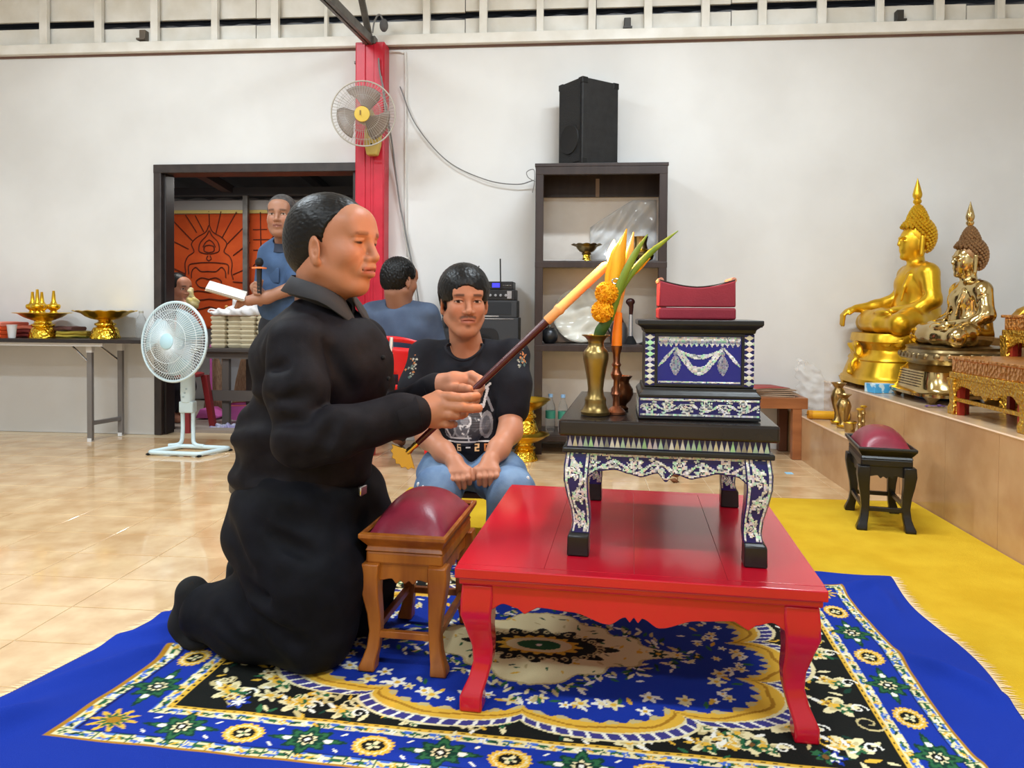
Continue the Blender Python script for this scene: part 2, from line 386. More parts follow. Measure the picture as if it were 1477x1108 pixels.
for k in (-1, 1): beam(p0+np.array([k*.016, 0, 0]), p1+np.array([k*.016, 0, 0]), .022, .06, 'lower_beam', tr, M_steel, p0)
q1 = at(522, 0, 4.75); d = q1-p0; d /= np.linalg.norm(d); beam(p0, p0+d*.95, .04, .03, 'strut', tr, M_steel, p0)
MB().box((0, -.01, .0), (.09, .07, .05)).build('joint_plate', M_steel, tr, bevel=.004)
tag(thing('insulator_fitting', 'small dark electric insulator above the red column', 'fitting', (-1.345, 5.0, 2.86)))
kn = bpy.data.objects['insulator_fitting']
MB().sphere((0, 0, 0), (.03, .03, .045)).build('insulator', M_dark, kn); MB().tube(spline([(.0, 0, .03), (-.03, -.01, .07), (-.06, -.02, .02), (-.07, -.03, -.06)], 16), .006, 6).build('wire', mat('grey_cable', (120, 120, 120), .5), kn)
# door frame
df = thing('door_1', 'dark brown timber frame around the open doorway', 'door frame', (DX0, WALL, 0), kind='structure')
MB().bb((-.0, -.02, 0), (.055, .16, DZ)).build('jamb', M_dkframe, df, bevel=.004)
MB().bb((.055, .015, 0), (.072, .13, DZ-.05)).build('jamb', mat('door_edge', (34, 29, 29), .5), df, bevel=.004)
MB().bb((DX1-DX0-.06, -.0, 0), (DX1-DX0, .16, DZ)).build('jamb', M_dkframe, df, bevel=.004)
MB().bb((-.001, -.0215, DZ-.05), (DX1-DX0+.001, .159, DZ+.011)).build('head', M_dkframe, df, bevel=.004)
# ceiling tube lamps above the view
for i, (tx, ty) in enumerate(TUBES):
    o = thing('tube_lamp', ['white ceiling tube lamp nearest the doorway', 'white ceiling tube lamp nearest the bookcase', 'white ceiling tube lamp at the middle left of the hall', 'white ceiling tube lamp over the altar side', 'white ceiling tube lamp at the back of the hall'][i], 'lamp', (tx, ty, 3.72), group='ceiling tube lamps')
    MB().bb((-.64, -.05, -.27), (.64, .05, -.22)).build('housing', M_white, o); [MB().bb((q-.01, -.01, -.22), (q+.01, .01, 0)).build('hanger', M_steel, o) for q in (-.49, .49)]
    MB().tube([(-.62, 0, -.295), (.62, 0, -.295)], .014, 8).build('tube', mat('lit_tube', (255, 250, 240), .4, emit=(255, 248, 235), estr=14.0), o)
# altar platform with tiles
M_ptile = mat('platform_tile', (205, 168, 126), .12, col2=(184, 142, 100), nscale=4, spec=.6, rough2=.2)
M_ptop = mat('platform_top_tile', (212, 184, 150), .14, col2=(196, 164, 128), nscale=5, spec=.6)
def tier(nm, x0, x1, y0, y1, z0, z1, label, tw=.42):
    o = thing(nm, label, 'platform', (x0, y0, 0), kind='structure'); L, Wd = y1-y0, x1-x0
    MB().bb((.004, .004, z0), (Wd, L, z1-.004)).build('core', M_grout, o, 0)
    n = int(math.ceil(L/tw))
    for i in range(n):
        a, b = i*tw, min(L, (i+1)*tw)
        MB().bb((0, a+.001, z0), (.006, b-.001, z1)).build('riser_tile', M_ptile, o, 0)
        for k in range(int(math.ceil(min(Wd, .85)/tw))):
            c, d = .0062+k*tw, min(Wd, (k+1)*tw); MB().bb((c+.001, a+.001, z1-.006), (d-.001, b-.001, z1)).build('top_tile', M_ptop, o, 0)
    for k in range(int(math.ceil(min(Wd, .85)/tw))):
        c, d = k*tw, min(Wd, (k+1)*tw); MB().bb((c+.001, 0, z0), (d-.001, .006, z1-.007)).build('end_tile', M_ptile, o, 0)
    MB().tube([(.003, 0.01, z1-.001), (.003, L, z1-.001)], .006, 6).build('edge_trim', mat('edge_trim', (222, 190, 160), .25), o)
    return o
tier('platform_step', 1.385, 1.63, 3.90, WALL, 0, .27, 'low tiled step in front of the altar platform')
tier('platform', 1.63, 3.7, -1.6, WALL, 0, .46, 'long beige tiled altar platform under the statues')
tier('platform_upper', 2.30, 3.7, 1.5, 4.42, .461, .784, 'upper tiled tier of the altar behind the statues')
# outside the doorway
M_conc = mat('porch_concrete', (205, 196, 184), .5, col2=(180, 170, 158), nscale=3)
tag(MB().bb((-7, 5.201, -.1), (1.5, 9.5, -.01)).build('floor_porch', M_conc, smooth=0), 'pale concrete porch floor beyond the doorway', 'floor', kind='structure')
tag(MB().bb((-7, 7.6, 0), (1.5, 7.7, 3)).build('wall_porch', mat('porch_wall', (208, 208, 204), .6), smooth=0), 'pale far wall of the porch', 'wall', kind='structure')
tag(MB().bb((-7, 7.1, 0), (1.5, 7.2, .85)).build('wall_low', mat('low_wall', (226, 230, 236), .5), smooth=0), 'low white wall beyond the porch', 'wall', kind='structure')
pr = thing('porch_roof', 'dark corrugated porch roof seen through the doorway', 'roof', (0, 0, 0), kind='structure')
mb = MB(); V = []; Fc = []; xs = np.arange(-6.5, 1.0, .04)
for i, x in enumerate(xs): d = .018*abs(math.sin(x*math.pi/.28)); V += [(x, 5.2, 2.35+d), (x, 8.0, 2.02+d)]
for i in range(len(xs)-1): Fc += [(2*i, 2*i+1, 2*i+3, 2*i+2)]
MB().add(V, Fc).build('sheet', mat('porch_sheet', (105, 108, 112), .5, metal=.3), pr)
M_rft = mat('rafter', (58, 58, 62), .5)
for (x0, y0, z0, x1, y1, z1) in ((-3.35, 5.3, 2.24, -3.15, 6.45, 1.98), (-1.9, 5.3, 2.24, -1.6, 6.45, 1.98), (-2.5, 5.3, 2.3, -2.5, 7.5, 2.05)):
    beam((x0, y0, z0), (x1, y1, z1), .09, .07, 'rafter', pr, M_rft, np.zeros(3))
MB().bb((-5.5, 6.42, 1.93), (0, 6.5, 2.0)).build('purlin', M_rft, pr, 0)
MB().bb((-5.5, 5.8, 2.10), (0, 5.86, 2.15)).build('purlin', M_rft, pr, 0)
tag(MB().bb((-5.5, 6.55, 1.815), (0, 6.63, 1.905)).build('trim_3', mat('pale_beam', (176, 174, 172), .5), bevel=.004), 'pale grey beam above the orange cloth', 'beam', kind='structure')
tag(MB().bb((-3.03, 6.45, 0), (-2.985, 6.49, 1.93)).build('porch_post', M_steel), 'thin grey post in front of the orange cloth', 'post')
tag(MB().bb((-5, 5.20, -.01), (0, 5.32, .02)).build('trim_4', mat('kerb', (150, 138, 128), .5), smooth=0), 'low threshold kerb outside the doorway', 'kerb', kind='structure')
# ================================================================== PEOPLE
M_skin = mat('skin', (180, 125, 96), .48, attr=True, spec=.4, bump=.03, bscale=180)
M_hair = mat('black_hair', (8, 8, 9), .40, col2=(15, 14, 15), nscale=60, spec=.3, bump=.12, bscale=160)
M_blackshirt = mat('black_cotton_shirt', (17, 15, 19), .68, col2=(24, 22, 27), nscale=30, bump=.08, bscale=350, spec=.14)
M_blacktrs = mat('black_trousers', (12, 13, 18), .72, col2=(18, 19, 26), nscale=20, bump=.08, bscale=400, spec=.14)
M_sock = mat('black_sock', (12, 12, 14), .9, bump=.1, bscale=500)
M_tee = mat('black_tshirt', (19, 20, 27), .8, col2=(26, 27, 35), nscale=14, bump=.06, bscale=300, spec=.25)
M_jeans = mat('blue_jeans', (112, 140, 172), .8, col2=(70, 96, 132), nscale=9, bump=.12, bscale=260)
M_bluepolo = mat('blue_polo', (62, 88, 124), .75, col2=(50, 74, 108), nscale=10, bump=.08, bscale=200)
M_navy = mat('grey_blue_shirt', (74, 88, 112), .75, col2=(60, 72, 96), nscale=8, bump=.08, bscale=200)
M_dktrs = mat('dark_trousers', (38, 40, 48), .8)

class Fr:                                    # head frame: x forward, y left, z up
    def __init__(s, O, ang, pitch=0.0, sc=(1, 1, 1), roll=0.0):
        s.O = np.asarray(O, float); s.R = rotz(ang*D2R) @ roty(pitch*D2R) @ rotx(roll*D2R); s.s = np.asarray(sc, float); s.m = float(np.mean(s.s))
    def w(s, p): return s.O+s.R @ (np.asarray(p, float)*s.s)
    def inv(s, V): return ((V-s.O) @ s.R)/s.s
def add_head(F, h, ear=1.0, fat=0.0, muz=0.0, chin=1.0, ep=(.004, -.006)):
    w, R, S, m = h.w, h.R, h.s, h.m
    E = lambda c, r, k=.012, mode='u', RR=None: F.ell(w(c), np.asarray(r)*S, R if RR is None else R @ RR, k*m, mode)
    C = lambda a, b, ra, rb, k=.012, mode='u': F.cap(w(a), w(b), ra*m, rb*m, k*m, mode)
    E((-.012, 0, .045), (.100, .077, .088)); E((.032, 0, -.025), (.066, .060+fat, .098), .03)
    for sg in (-1, 1):
        C((.005, sg*.052, -.055), (.066, sg*.018, -.100), .025+fat*.5, .018*chin, .03)
        E((.062, sg*.037, -.018), (.034, .028, .030), .025)
        C((.088, sg*.040, .031), (.097, sg*.010, .029), .008, .008, .014)
    E((.074, 0, .06), (.024, .055, .034), .04)
    for sg in (-1, 1): E((.108, sg*.033, .012), (.016, .018, .011), .012, 's')
    for sg in (-1, 1):
        E((.0835, sg*.033, .011), (.0125, .0165, .0115), .006)
        C((.090, sg*.046, .0165), (.0965, sg*.024, .0175), .0038, .0038, .005)
    C((.098, 0, .022), (.117, 0, -.022), .0075, .0105, .014); E((.113, 0, -.026), (.012, .012, .009), .008)
    for sg in (-1, 1): E((.104, sg*.0145, -.028), (.011, .0085, .008), .006)
    for sg in (-1, 1): E((.110, sg*.007, -.0365), (.005, .004, .004), .003, 's')
    E((.082+muz*.8, 0, -.054), (.022, .034, .024), .02)
    for a, ra, b, rb in (((.095+muz*.7, .018, -.052), .006, (.103+muz, 0, -.049), .0065), ((.093+muz*.7, .014, -.064), .006, (.1+muz, 0, -.0655), .0075)):
        for sg in (-1, 1): C((a[0], sg*a[1], a[2]), b, ra, rb, .008)
    for sg in (-1, 1): C((.094+muz*.7, sg*.024, -.0575), (.1085+muz, 0, -.0575), .0018, .0018, .004, 's')
    E((.080-.012*(1-chin), 0, -.097), (.020*chin, .024, .018), .02)
    for sg in (-1, 1):
        E((-.012+ep[0], sg*.080, .004+ep[1]), (.020*ear, .0075, .034*ear), .006, 'u', rotz(sg*22*D2R) @ roty(-10*D2R))
        E((-.007+ep[0], sg*.089, .005+ep[1]), (.0115*ear, .0075, .021*ear), .003, 's', rotz(sg*22*D2R) @ roty(-10*D2R)); E((-.004+ep[0], sg*.081, -.002+ep[1]), (.006, .006, .008), .004)
        E((-.004+ep[0], sg*.080, -.026+ep[1]), (.010, .007, .011), .006)
    cr = lambda a, b, d, w_: F.crease(w(a), w(b), d*m, w_*m)
    for sg in (-1, 1): cr((.104, sg*.020, -.030), (.088+muz*.5, sg*.036, -.064), .0035, .006); cr((.093, sg*.020, -.003), (.084, sg*.042, -.007), .003, .005); cr((.088, sg*.020, .0225), (.086, sg*.046, .0215), .003, .004)
def mixc(C, c, a): a = np.clip(a, 0, 1)[:, None]; return C*(1-a)+lin(c)*a
def head_paint(C, V, h, eyes='open', brow=(40, 30, 28), lips=(165, 92, 84), stache=0.0, look=0.0, shade=0.0):
    q = h.inv(V); x, y, z = q[:, 0], q[:, 1], q[:, 2]; fr = (x > .045) & (np.abs(z) < .14) & (np.abs(y) < .09)
    f = fr.astype(float); ay = np.abs(y)
    sm = lambda e, w: np.clip(.5+e/w, 0, 1)
    C = mixc(C, tuple(np.array([196, 120, 98])), f*.25*np.exp(-((ay-.045)/.025)**2-((z+.02)/.025)**2))
    C = mixc(C, brow, f*sm(.0048-np.abs(z-(.034-.10*np.maximum(ay-.035, 0)))-.0015*(ay > .045), .003)*sm(.052-ay, .006)*sm(ay-.016, .006)*.8)
    C = mixc(C, lips, f*(x > .08)*sm(.0085-np.abs(z+.058), .005)*sm(.026-ay, .006)*.75)
    C = mixc(C, (90, 40, 36), f*(x > .085)*sm(.0016-np.abs(z+.0575), .0022)*sm(.026-ay, .005)*.8)  # dark inner-lip tone, also painted shade along the mouth crease
    u = (ay-.034)/.0155; op = .0052*(1-u**2) if eyes == 'open' else .0034*(1-u**2)
    inn = sm(op-np.abs(z-.0105), .0018)*(ay > .0185)*(ay < .0495)*f
    if eyes == 'open':
        C = mixc(C, (214, 200, 190), inn*.85); iy = np.sign(y)*.034+look
        C = mixc(C, (30, 20, 18), inn*sm(.0062-np.abs(y-iy), .002))
        C = mixc(C, (34, 24, 24), f*sm(.0016-np.abs(z-(.0105+op)), .002)*(ay > .018)*(ay < .0505))
    else:
        C = mixc(C, (40, 20, 18), inn)
    if stache: C = mixc(C, (48, 36, 34), f*(x > .075)*stache*sm(.0050-np.abs(z+.0425+.28*np.maximum(ay-.012, 0)), .003)*sm(.030-ay, .008))
    if stache: C = mixc(C, (60, 46, 42), f*(x > .08)*stache*.5*sm(.008-np.hypot(ay*.8, z+.080), .006))
    return C
def finger(F, pts, r, k=.003): F.chain(pts, np.linspace(r, r*.8, len(pts)), k)

# ---------------------------------------------------------------- the kneeling man
KA = -12.0; KO = np.array([-.65, 1.93, 0]); KR = rotz(KA*D2R)
def K(f, l, z): return KO+KR @ np.array([f, l, z])
hd = Fr(K(-.008, 0, 1.090), KA-3, 2.0, (1.12, 1.10, 1.04))
F = Field((-1.17, 1.60, -.01), (-.08, 2.26, 1.27), .0031)
add_head(F, hd, ear=1.02, fat=.003, muz=.009, chin=.85, ep=(.016, -.016))
F.ell(hd.w((.02, 0, -.095)), (.05, .045, .025), hd.R, .03)
F.cap(K(-.040, 0, 1.03), K(-.050, 0, .92), .066, .064, .03)
F.ell(K(-.055, 0, .69), (.11, .12, .2), KR, .04); F.ell(K(-.11, 0, .42), (.12, .13, .14), KR, .06)
sR, eR, wR = K(.0, -.18, .84), K(.06, -.245, .625), at(598, 597, 1.765)
sL, eL, wL = K(-.02, .17, .83), K(.01, .21, .62), at(630, 560, 1.925)
F.chain([sR, eR, wR], [.045, .036, .029], .03); F.chain([sL, eL, wL], [.045, .036, .028], .03)
for sg in (-1, 1): F.chain([K(-.10, sg*.1, .36), K(.035, sg*.1, .10), K(-.30, sg*.1, .09), K(-.36, sg*.1, .06)], [.07, .055, .045, .03], .03)
# right hand (near), palm towards the stick, fingers running along it
kn = [at(632, 572, 1.785), at(637, 584, 1.772), at(637, 597, 1.772), at(632, 609, 1.782)]
F.cap(wR, at(612, 595, 1.772), .029, .030, .015)
for q in kn: F.cap(at(607, 596, 1.772), q, .026, .0165, .015)
F.cap(at(620, 583, 1.79), at(622, 602, 1.79), .022, .022, .015)
finger(F, [kn[0], at(651, 573, 1.772), at(664, 574.5, 1.772), at(678, 573, 1.782), at(687.5, 571.5, 1.80)], .0135)
finger(F, [kn[1], at(652, 587, 1.768), at(666, 587.5, 1.768), at(680, 589, 1.778), at(690, 589, 1.793)], .0140)
finger(F, [kn[2], at(649, 598, 1.766), at(658, 599, 1.775), at(666, 598, 1.80), at(670, 597, 1.825)], .0132)
finger(F, [kn[3], at(643, 611.5, 1.775), at(650, 612, 1.785), at(655, 612, 1.812)], .0118)
finger(F, [at(612, 588, 1.80), at(632, 578, 1.845), at(650, 573, 1.872), at(664, 570, 1.876)], .0150, .006)
# left hand (far), wrapped round the stick with the thumb on top
F.cap(wL, at(640, 556, 1.918), .028, .030, .015)
F.chain([at(636, 557, 1.915), at(656, 552, 1.90), at(670, 549, 1.896)], [.029, .027, .020], .015)
finger(F, [at(640, 560, 1.895), at(655, 561, 1.868), at(667, 561, 1.838), at(676, 561.5, 1.822)], .0145, .006)
for j in range(4):
    dy, dx = 8.5*j, -3.0*j
    finger(F, [at(662+dx, 546+dy, 1.905), at(680+dx, 541.5+dy, 1.896), at(692+dx, 548+dy, 1.876), at(693+dx, 560+dy, 1.852), at(686+dx, 566+dy, 1.838)], .0130-.0006*j)
man = thing('person', 'man in black shirt and trousers kneeling and holding a lit candle stick', 'person', (-.75, 1.95, 0)); MO = (-.75, 1.95, 0)
def kpaint(V):
    C = np.tile(lin((170, 114, 86)), (len(V), 1))
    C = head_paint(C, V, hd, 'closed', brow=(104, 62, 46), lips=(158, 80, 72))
    q = hd.inv(V); a = ((q[:, 0] > .07) & (q[:, 2] > -.13)).astype(float)
    return C
sdf_obj('body', F, M_skin, man, kpaint, MO)
# hair
F = Field(hd.O-.17, hd.O+.17, .003)
F.ell(hd.w((-.016, 0, .047)), np.array([.106, .083, .094])*hd.s, hd.R, .0); F.ell(hd.w((-.05, 0, .0)), np.array([.072, .074, .085])*hd.s, hd.R, .03)
F.ell(hd.w((.132, 0, .012)), np.array([.118, .20, .098])*hd.s, hd.R, .006, 's')
for sg in (-1, 1): F.ell(hd.w((.006, sg*.095, -.014)), np.array([.024, .03, .040])*hd.s, hd.R, .006, 's')
F.box(hd.w((0, 0, -.122)), (.3, .3, .055), hd.R @ roty(-18*D2R), .0, .01, 's')
F.noise(.0010, [(60, 420, 460), (90, -460, 420), (60, 580, -340)], .8)
sdf_obj('hair', F, M_hair, man, None, MO)
# shirt
F = Field((-1.12, 1.55, .36), (-.24, 2.32, 1.03), .0048)
F.ell(K(-.032, 0, .77), (.182, .195, .165), KR, .04); F.ell(K(-.085, 0, .58), (.190, .19, .155), KR, .05); F.ell(K(-.105, 0, .475), (.190, .185, .065), KR, .04)
F.cap(K(-.052, 0, .880), K(-.020, -.165, .825), .068, .070, .04); F.cap(K(-.052, 0, .880), K(-.020, .165, .825), .068, .070, .04); F.ell(K(-.080, 0, .80), (.125, .17, .105), KR, .04)
F.cap(K(-.055, 0, .87), K(-.045, 0, .91), .088, .082, .03)
F.chain([K(.000, -.180, .830), K(.030, -.225, .73), K(.062, -.250, .622)], [.074, .070, .064], .03)
F.chain([K(.062, -.250, .620), K(.14, -.232, .638), at(578, 600, 1.755), at(599, 597, 1.757)], [.068, .062, .049, .045], .02)
F.chain([K(-.02, .175, .825), K(-.01, .215, .70), K(.005, .215, .62)], [.072, .066, .06], .03)
F.chain([K(.005, .215, .615), at(575, 590, 2.02), at(628, 560.5, 1.925)], [.06, .048, .040], .02)
F.cap(K(-.035, 0, 1.02), K(-.055, 0, .94), .074, .072, .012, 's'); F.ell(K(.050, 0, .950), (.055, .05, .05), KR, .02, 's')
sleeve_end = lambda c, d, L: F.cap(c, np.asarray(c)+np.asarray(d)*L, .034, .034, .004, 's')
for a, b in ((K(.08, -.30, .59), K(.10, -.24, .69)), (K(.0, -.30, .665), K(.10, -.29, .665)), (K(-.02, -.28, .71), K(.09, -.28, .725)), (K(-.02, -.24, .77), K(.04, -.28, .80)),
             (K(.13, -.30, .59), K(.17, -.27, .68)), (K(.19, -.28, .61), K(.22, -.26, .69)), (K(-.16, -.19, .52), K(.02, -.21, .60)), (K(-.2, -.18, .48), K(-.02, -.20, .52)), (K(-.28, -.1, .52), K(-.15, -.20, .56)),
             (K(-.24, -.12, .62), K(-.08, -.20, .66)), (K(-.24, -.1, .75), K(-.12, -.19, .66)), (K(.02, -.19, .55), K(.1, -.12, .50)), (K(-.06, -.23, .85), K(-.06, -.2, .64)), (K(-.02, -.21, .45), K(.06, -.16, .56)), (K(.06, -.17, .84), K(.13, -.10, .70))):
    F.crease(a, b, .017, .020)
for a, b in ((K(-.02, -.24, .555), K(.14, -.20, .565)), (K(-.22, -.17, .50), K(.0, -.20, .47)), (K(.08, -.30, .635), K(.15, -.29, .605)), (K(-.24, -.14, .58), K(-.06, -.19, .61)), (K(-.20, -.14, .70), K(-.08, -.19, .72))): F.crease(a, b, -.014, .022)
F.noise(.0035, [(38, 20, 42), (-30, 44, 26), (22, -18, 60)], 1.2)
shirt = sdf_obj('shirt', F, M_blackshirt, man, None, MO)
# collar as a folded strip around the neck
V = []; Fc = []; N = 33
for i in range(N):
    t = -1+2*i/(N-1); a = t*math.pi*.93; ca, sa = math.cos(a), math.sin(a)      # a=0 at the back of the neck
    fz = abs(t)**2.2
    rin = .082+.006*(1-fz); zi = 1.016-.066*fz; c0 = K(-.068+.01*fz, 0, 0)
    inner = K(-.040-.82*rin*ca*1.05+.012*fz, rin*sa, zi); ro = rin+.026+.014*fz
    tip = max(0, (abs(t)-.72)/.28)
    outer = K(-.040-.86*ro*ca*1.05+.014*fz+.012*tip, ro*sa*(1-.05*tip), zi-.040-.042*tip); low = K(-.040-.8*(rin+.008)*ca+.010*fz, (rin+.008)*sa, zi-.05)
    V += [low, inner, outer]
for i in range(N-1): a = 3*i; Fc += [(a, a+3, a+4, a+1), (a+1, a+4, a+5, a+2)]
o = MB().add(np.array(V)-np.array(MO), Fc).build('collar', mat('collar_cloth', (44, 44, 49), .7, bump=.05, bscale=300), shirt, 60); sm = o.modifiers.new('solid', 'SOLIDIFY'); sm.thickness = .005
for c, d, r, nm in ((at(601, 597, 1.757), wR-eR, .043, 'cuff'), (at(629, 560, 1.924), wL-eL, .038, 'cuff')):
    d = np.asarray(d)/np.linalg.norm(d); u = np.cross(d, [0, 0, 1.0]); u /= np.linalg.norm(u); R = np.stack([u, np.cross(d, u), d], 1)
    MB().lathe([(r-.004, -.05), (r+.002, -.048), (r+.003, -.02), (r+.003, .004), (r, .006), (r-.005, .003), (r-.006, -.03)], np.asarray(c)-np.array(MO), 24, R, cap=False).build(nm, M_blackshirt, shirt)
b1 = [K(.150, -.012, .80), K(.165, -.012, .745), K(.155, -.012, .69)]
for q in b1: MB().sphere(np.array(q)-np.array(MO), .006, 8, 6).build('button', M_sock, shirt)
# trousers
F = Field((-1.17, 1.62, -.02), (-.44, 2.24, .52), .0048)
F.ell(K(-.095, 0, .415), (.183, .18, .10), KR, .03); F.ell(K(-.138, -.07, .33), (.142, .12, .135), KR, .04); F.ell(K(-.138, .07, .33), (.142, .12, .135), KR, .04)
for sg in (-1, 1):
    F.chain([K(-.06, sg*.095, .37), K(-.01, sg*.105, .24), K(.0, sg*.105, .115)], [.155, .140, .112], .05)
    F.chain([K(.0, sg*.105, .108), K(-.17, sg*.105, .118), K(-.315, sg*.105, .105)], [.100, .112, .078], .035)
F.cap(K(-.18, -.26, .275), K(-.33, -.22, .255), .012, .03, .03, 's')
for a, b in ((K(-.19, -.24, .26), K(-.05, -.235, .23)), (K(-.05, -.235, .23), K(.03, -.21, .25)), (K(-.1, -.24, .20), K(.03, -.225, .13)), (K(-.14, -.235, .17), K(-.02, -.22, .06)), (K(-.22, -.225, .16), K(-.08, -.225, .08)),
             (K(-.3, -.215, .10), K(-.16, -.225, .05)), (K(-.05, -.24, .40), K(.06, -.21, .33)), (K(-.02, -.24, .44), K(.07, -.19, .40)), (K(-.22, -.20, .40), K(-.09, -.245, .30)), (K(-.28, -.13, .40), K(-.15, -.235, .35)), (K(-.33, -.2, .20), K(-.24, -.23, .16))):
    F.crease(a, b, .020, .023)
for a, b in ((K(-.14, -.235, .22), K(.0, -.235, .185)), (K(-.18, -.225, .13), K(-.04, -.225, .105)), (K(-.1, -.24, .33), K(.04, -.22, .30))): F.crease(a, b, -.016, .025)
F.noise(.004, [(34, 22, 30), (-26, 40, 22), (18, -14, 52)], 1.3)
F.box(K(-.1, 0, -.06), (.7, .7, .074), KR, 0, .010, 's')
trs = sdf_obj('trousers', F, M_blacktrs, man, None, MO)
for sg in (-1, 1):
    F = Field(K(-.41, sg*.105, .1)-.17, K(-.40, sg*.105, .1)+.17, .004)
    F.chain([K(-.31, sg*.105, .10), K(-.372, sg*.105, .155)], [.05, .040], .02); F.chain([K(-.378, sg*.105, .15), K(-.392, sg*.105, .07), K(-.372, sg*.108, .036)], [.036, .043, .038], .02)
    F.ell(K(-.345, sg*.11, .032), (.045, .045, .024), KR, .02); F.box(K(-.4, sg*.1, -.05), (.3, .3, .063), KR, 0, .004, 's')
    sdf_obj('sock', F, M_sock, man, None, MO)
be = MB().lathe([(.165, -.014), (.176, -.012), (.176, .012), (.165, .014)], (0, 0, 0), 40, sx=1.06, sy=.95, cap=False).xf(KR, K(-.11, 0, .452)-np.array(MO)).build('belt', mat('belt_leather', (14, 13, 14), .4), trs)
bk = MB().box(K(.100, -.03, .452)-np.array(MO), (.01, .034, .026), KR).build('belt_buckle', mat('chrome', (200, 200, 204), .2, metal=1.0), trs, bevel=.003)
pn = thing('pen', 'white pen clipped in the pocket of the kneeling man', 'pen', K(.135, .055, .79))
MB().tube([(0, 0, 0), (.004, 0, .06)], .004, 8).build('barrel', mat('pen_white', (240, 240, 240), .3), pn); MB().box((.008, 0, .045), (.002, .003, .03)).build('clip', mat('chrome'), pn)

# ---------------------------------------------------------------- the seated man in the T-shirt
SO = np.array([-.43, 2.92, 0])
hs = Fr((-.437, 2.80, .948), -72, 3, (1.02, 1.03, 1.03))
F = Field((-.74, 2.38, -.01), (-.13, 3.12, 1.10), .0032)
add_head(F, hs, ear=1.05)
F.cap(hs.w((-.03, 0, -.07)), (-.432, 2.885, .74), .056, .068, .03)
F.ell((-.432, 2.90, .72), (.13, .07, .05), None, .04); F.ell((-.432, 2.92, .55), (.11, .07, .16), None, .05); F.ell((-.432, 2.95, .33), (.12, .09, .1), None, .05)
aR = [(-.60, 2.90, .73), at(607, 598, 2.81), at(617, 630, 2.75), at(640, 652, 2.66), at(656, 667, 2.61)]
aL = [(-.265, 2.90, .735), at(737, 592, 2.81), at(736, 622, 2.75), at(719, 648, 2.66), at(707, 665, 2.61)]
F.chain(aR, [.05, .046, .042, .036, .028], .03); F.chain(aL, [.05, .046, .042, .036, .028], .03)
for wr, kns, tips in ((at(656, 667, 2.61), [(650, 683), (658.5, 682), (667, 682), (674, 683)], [(652.5, 703), (661.4, 704.5), (669.4, 703), (677, 697)]),
                      (at(707, 665, 2.61), [(716, 679), (708, 678), (699, 678), (691.5, 680)], [(717, 696), (708, 699), (699.5, 700), (691.5, 698)])):
    for (a, b), (c, d) in zip(kns, tips):
        F.cap(wr, at(a, b, 2.565), .024, .0155, .014)
        finger(F, [at(a, b, 2.565), at(a*.5+c*.5, b*.55+d*.45, 2.545), at(c, d, 2.558)], .0118)
finger(F, [at(664, 670, 2.60), at(676, 678, 2.575), at(682, 687, 2.57)], .0135, .006); finger(F, [at(698, 670, 2.60), at(687, 678, 2.575), at(683.5, 690, 2.565)], .0135, .006)
for x, kx, fx in ((-.50, at(632, 695, 2.58)[0], -.52), (-.36, at(738, 692, 2.58)[0], -.26)): F.chain([(x, 2.88, .29), (kx, 2.60, .28), (fx, 2.63, .075), (fx, 2.51, .044)], [.055, .05, .035, .03], .03)
man2 = thing('person', 'man in black printed T-shirt and blue jeans sitting with hands on his knees', 'person', SO)
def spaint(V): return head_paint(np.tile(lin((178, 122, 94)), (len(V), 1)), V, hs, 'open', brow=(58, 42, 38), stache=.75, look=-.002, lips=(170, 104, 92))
sdf_obj('body', F, M_skin, man2, spaint, SO)
F = Field(hs.O-.16, hs.O+.16, .003)
F.ell(hs.w((-.012, 0, .052)), np.array([.121, .097, .100])*hs.s, hs.R, 0); F.ell(hs.w((-.045, 0, -.005)), np.array([.078, .078, .075])*hs.s, hs.R, .03)
F.ell(hs.w((.125, .010, -.047)), np.array([.112, .070, .120])*hs.s, hs.R @ rotx(14*D2R), .005, 's'); F.box(hs.w((.105, 0, -.065)), (.085, .2, .075), hs.R, .01, .01, 's')
F.box(hs.w((0, 0, -.135)), (.3, .3, .06), hs.R, .0, .01, 's')
for sg in (-1, 1): F.ell(hs.w((-.008, sg*.094, -.012)), np.array([.028, .026, .046])*hs.s, hs.R, .006, 's')
F.noise(.0010, [(320, 120, 140), (-300, 190, 120), (460, -60, 200)], 1.0)
sdf_obj('hair', F, M_hair, man2, None, SO)
F = Field((-.76, 2.62, .26), (-.10, 3.14, .84), .0042)
F.ell((-.432, 2.905, .64), (.185, .118, .16), None, .04); F.ell((-.432, 2.885, .44), (.178, .140, .17), None, .06); F.cap((-.595, 2.905, .742), (-.27, 2.905, .745), .060, .060, .05)
F.chain([(-.61, 2.905, .735), at(603, 560, 2.83), at(605, 597, 2.81)], [.068, .072, .070], .03); F.chain([(-.255, 2.905, .738), at(738, 555, 2.83), at(738, 588, 2.81)], [.068, .072, .070], .03)
F.ell((-.433, 2.815, .805), (.072, .10, .062), None, .008, 's'); F.cap(hs.w((-.03, 0, -.05)), (-.432, 2.89, .76), .066, .070, .006, 's')
F.box((-.43, 2.9, .25), (.4, .4, .045), None, 0, .006, 's')
for a, b in (((-.58, 2.80, .62), (-.50, 2.76, .52)), ((-.28, 2.80, .62), (-.34, 2.76, .50)), ((-.56, 2.79, .50), (-.46, 2.745, .42)), ((-.30, 2.79, .48), (-.40, 2.745, .40)), ((-.55, 2.76, .36), (-.36, 2.74, .37)), ((-.52, 2.76, .40), (-.32, 2.745, .335)), ((-.61, 2.82, .70), (-.55, 2.79, .60)), ((-.25, 2.82, .70), (-.3, 2.79, .6))):
    F.crease(a, b, .011, .016)
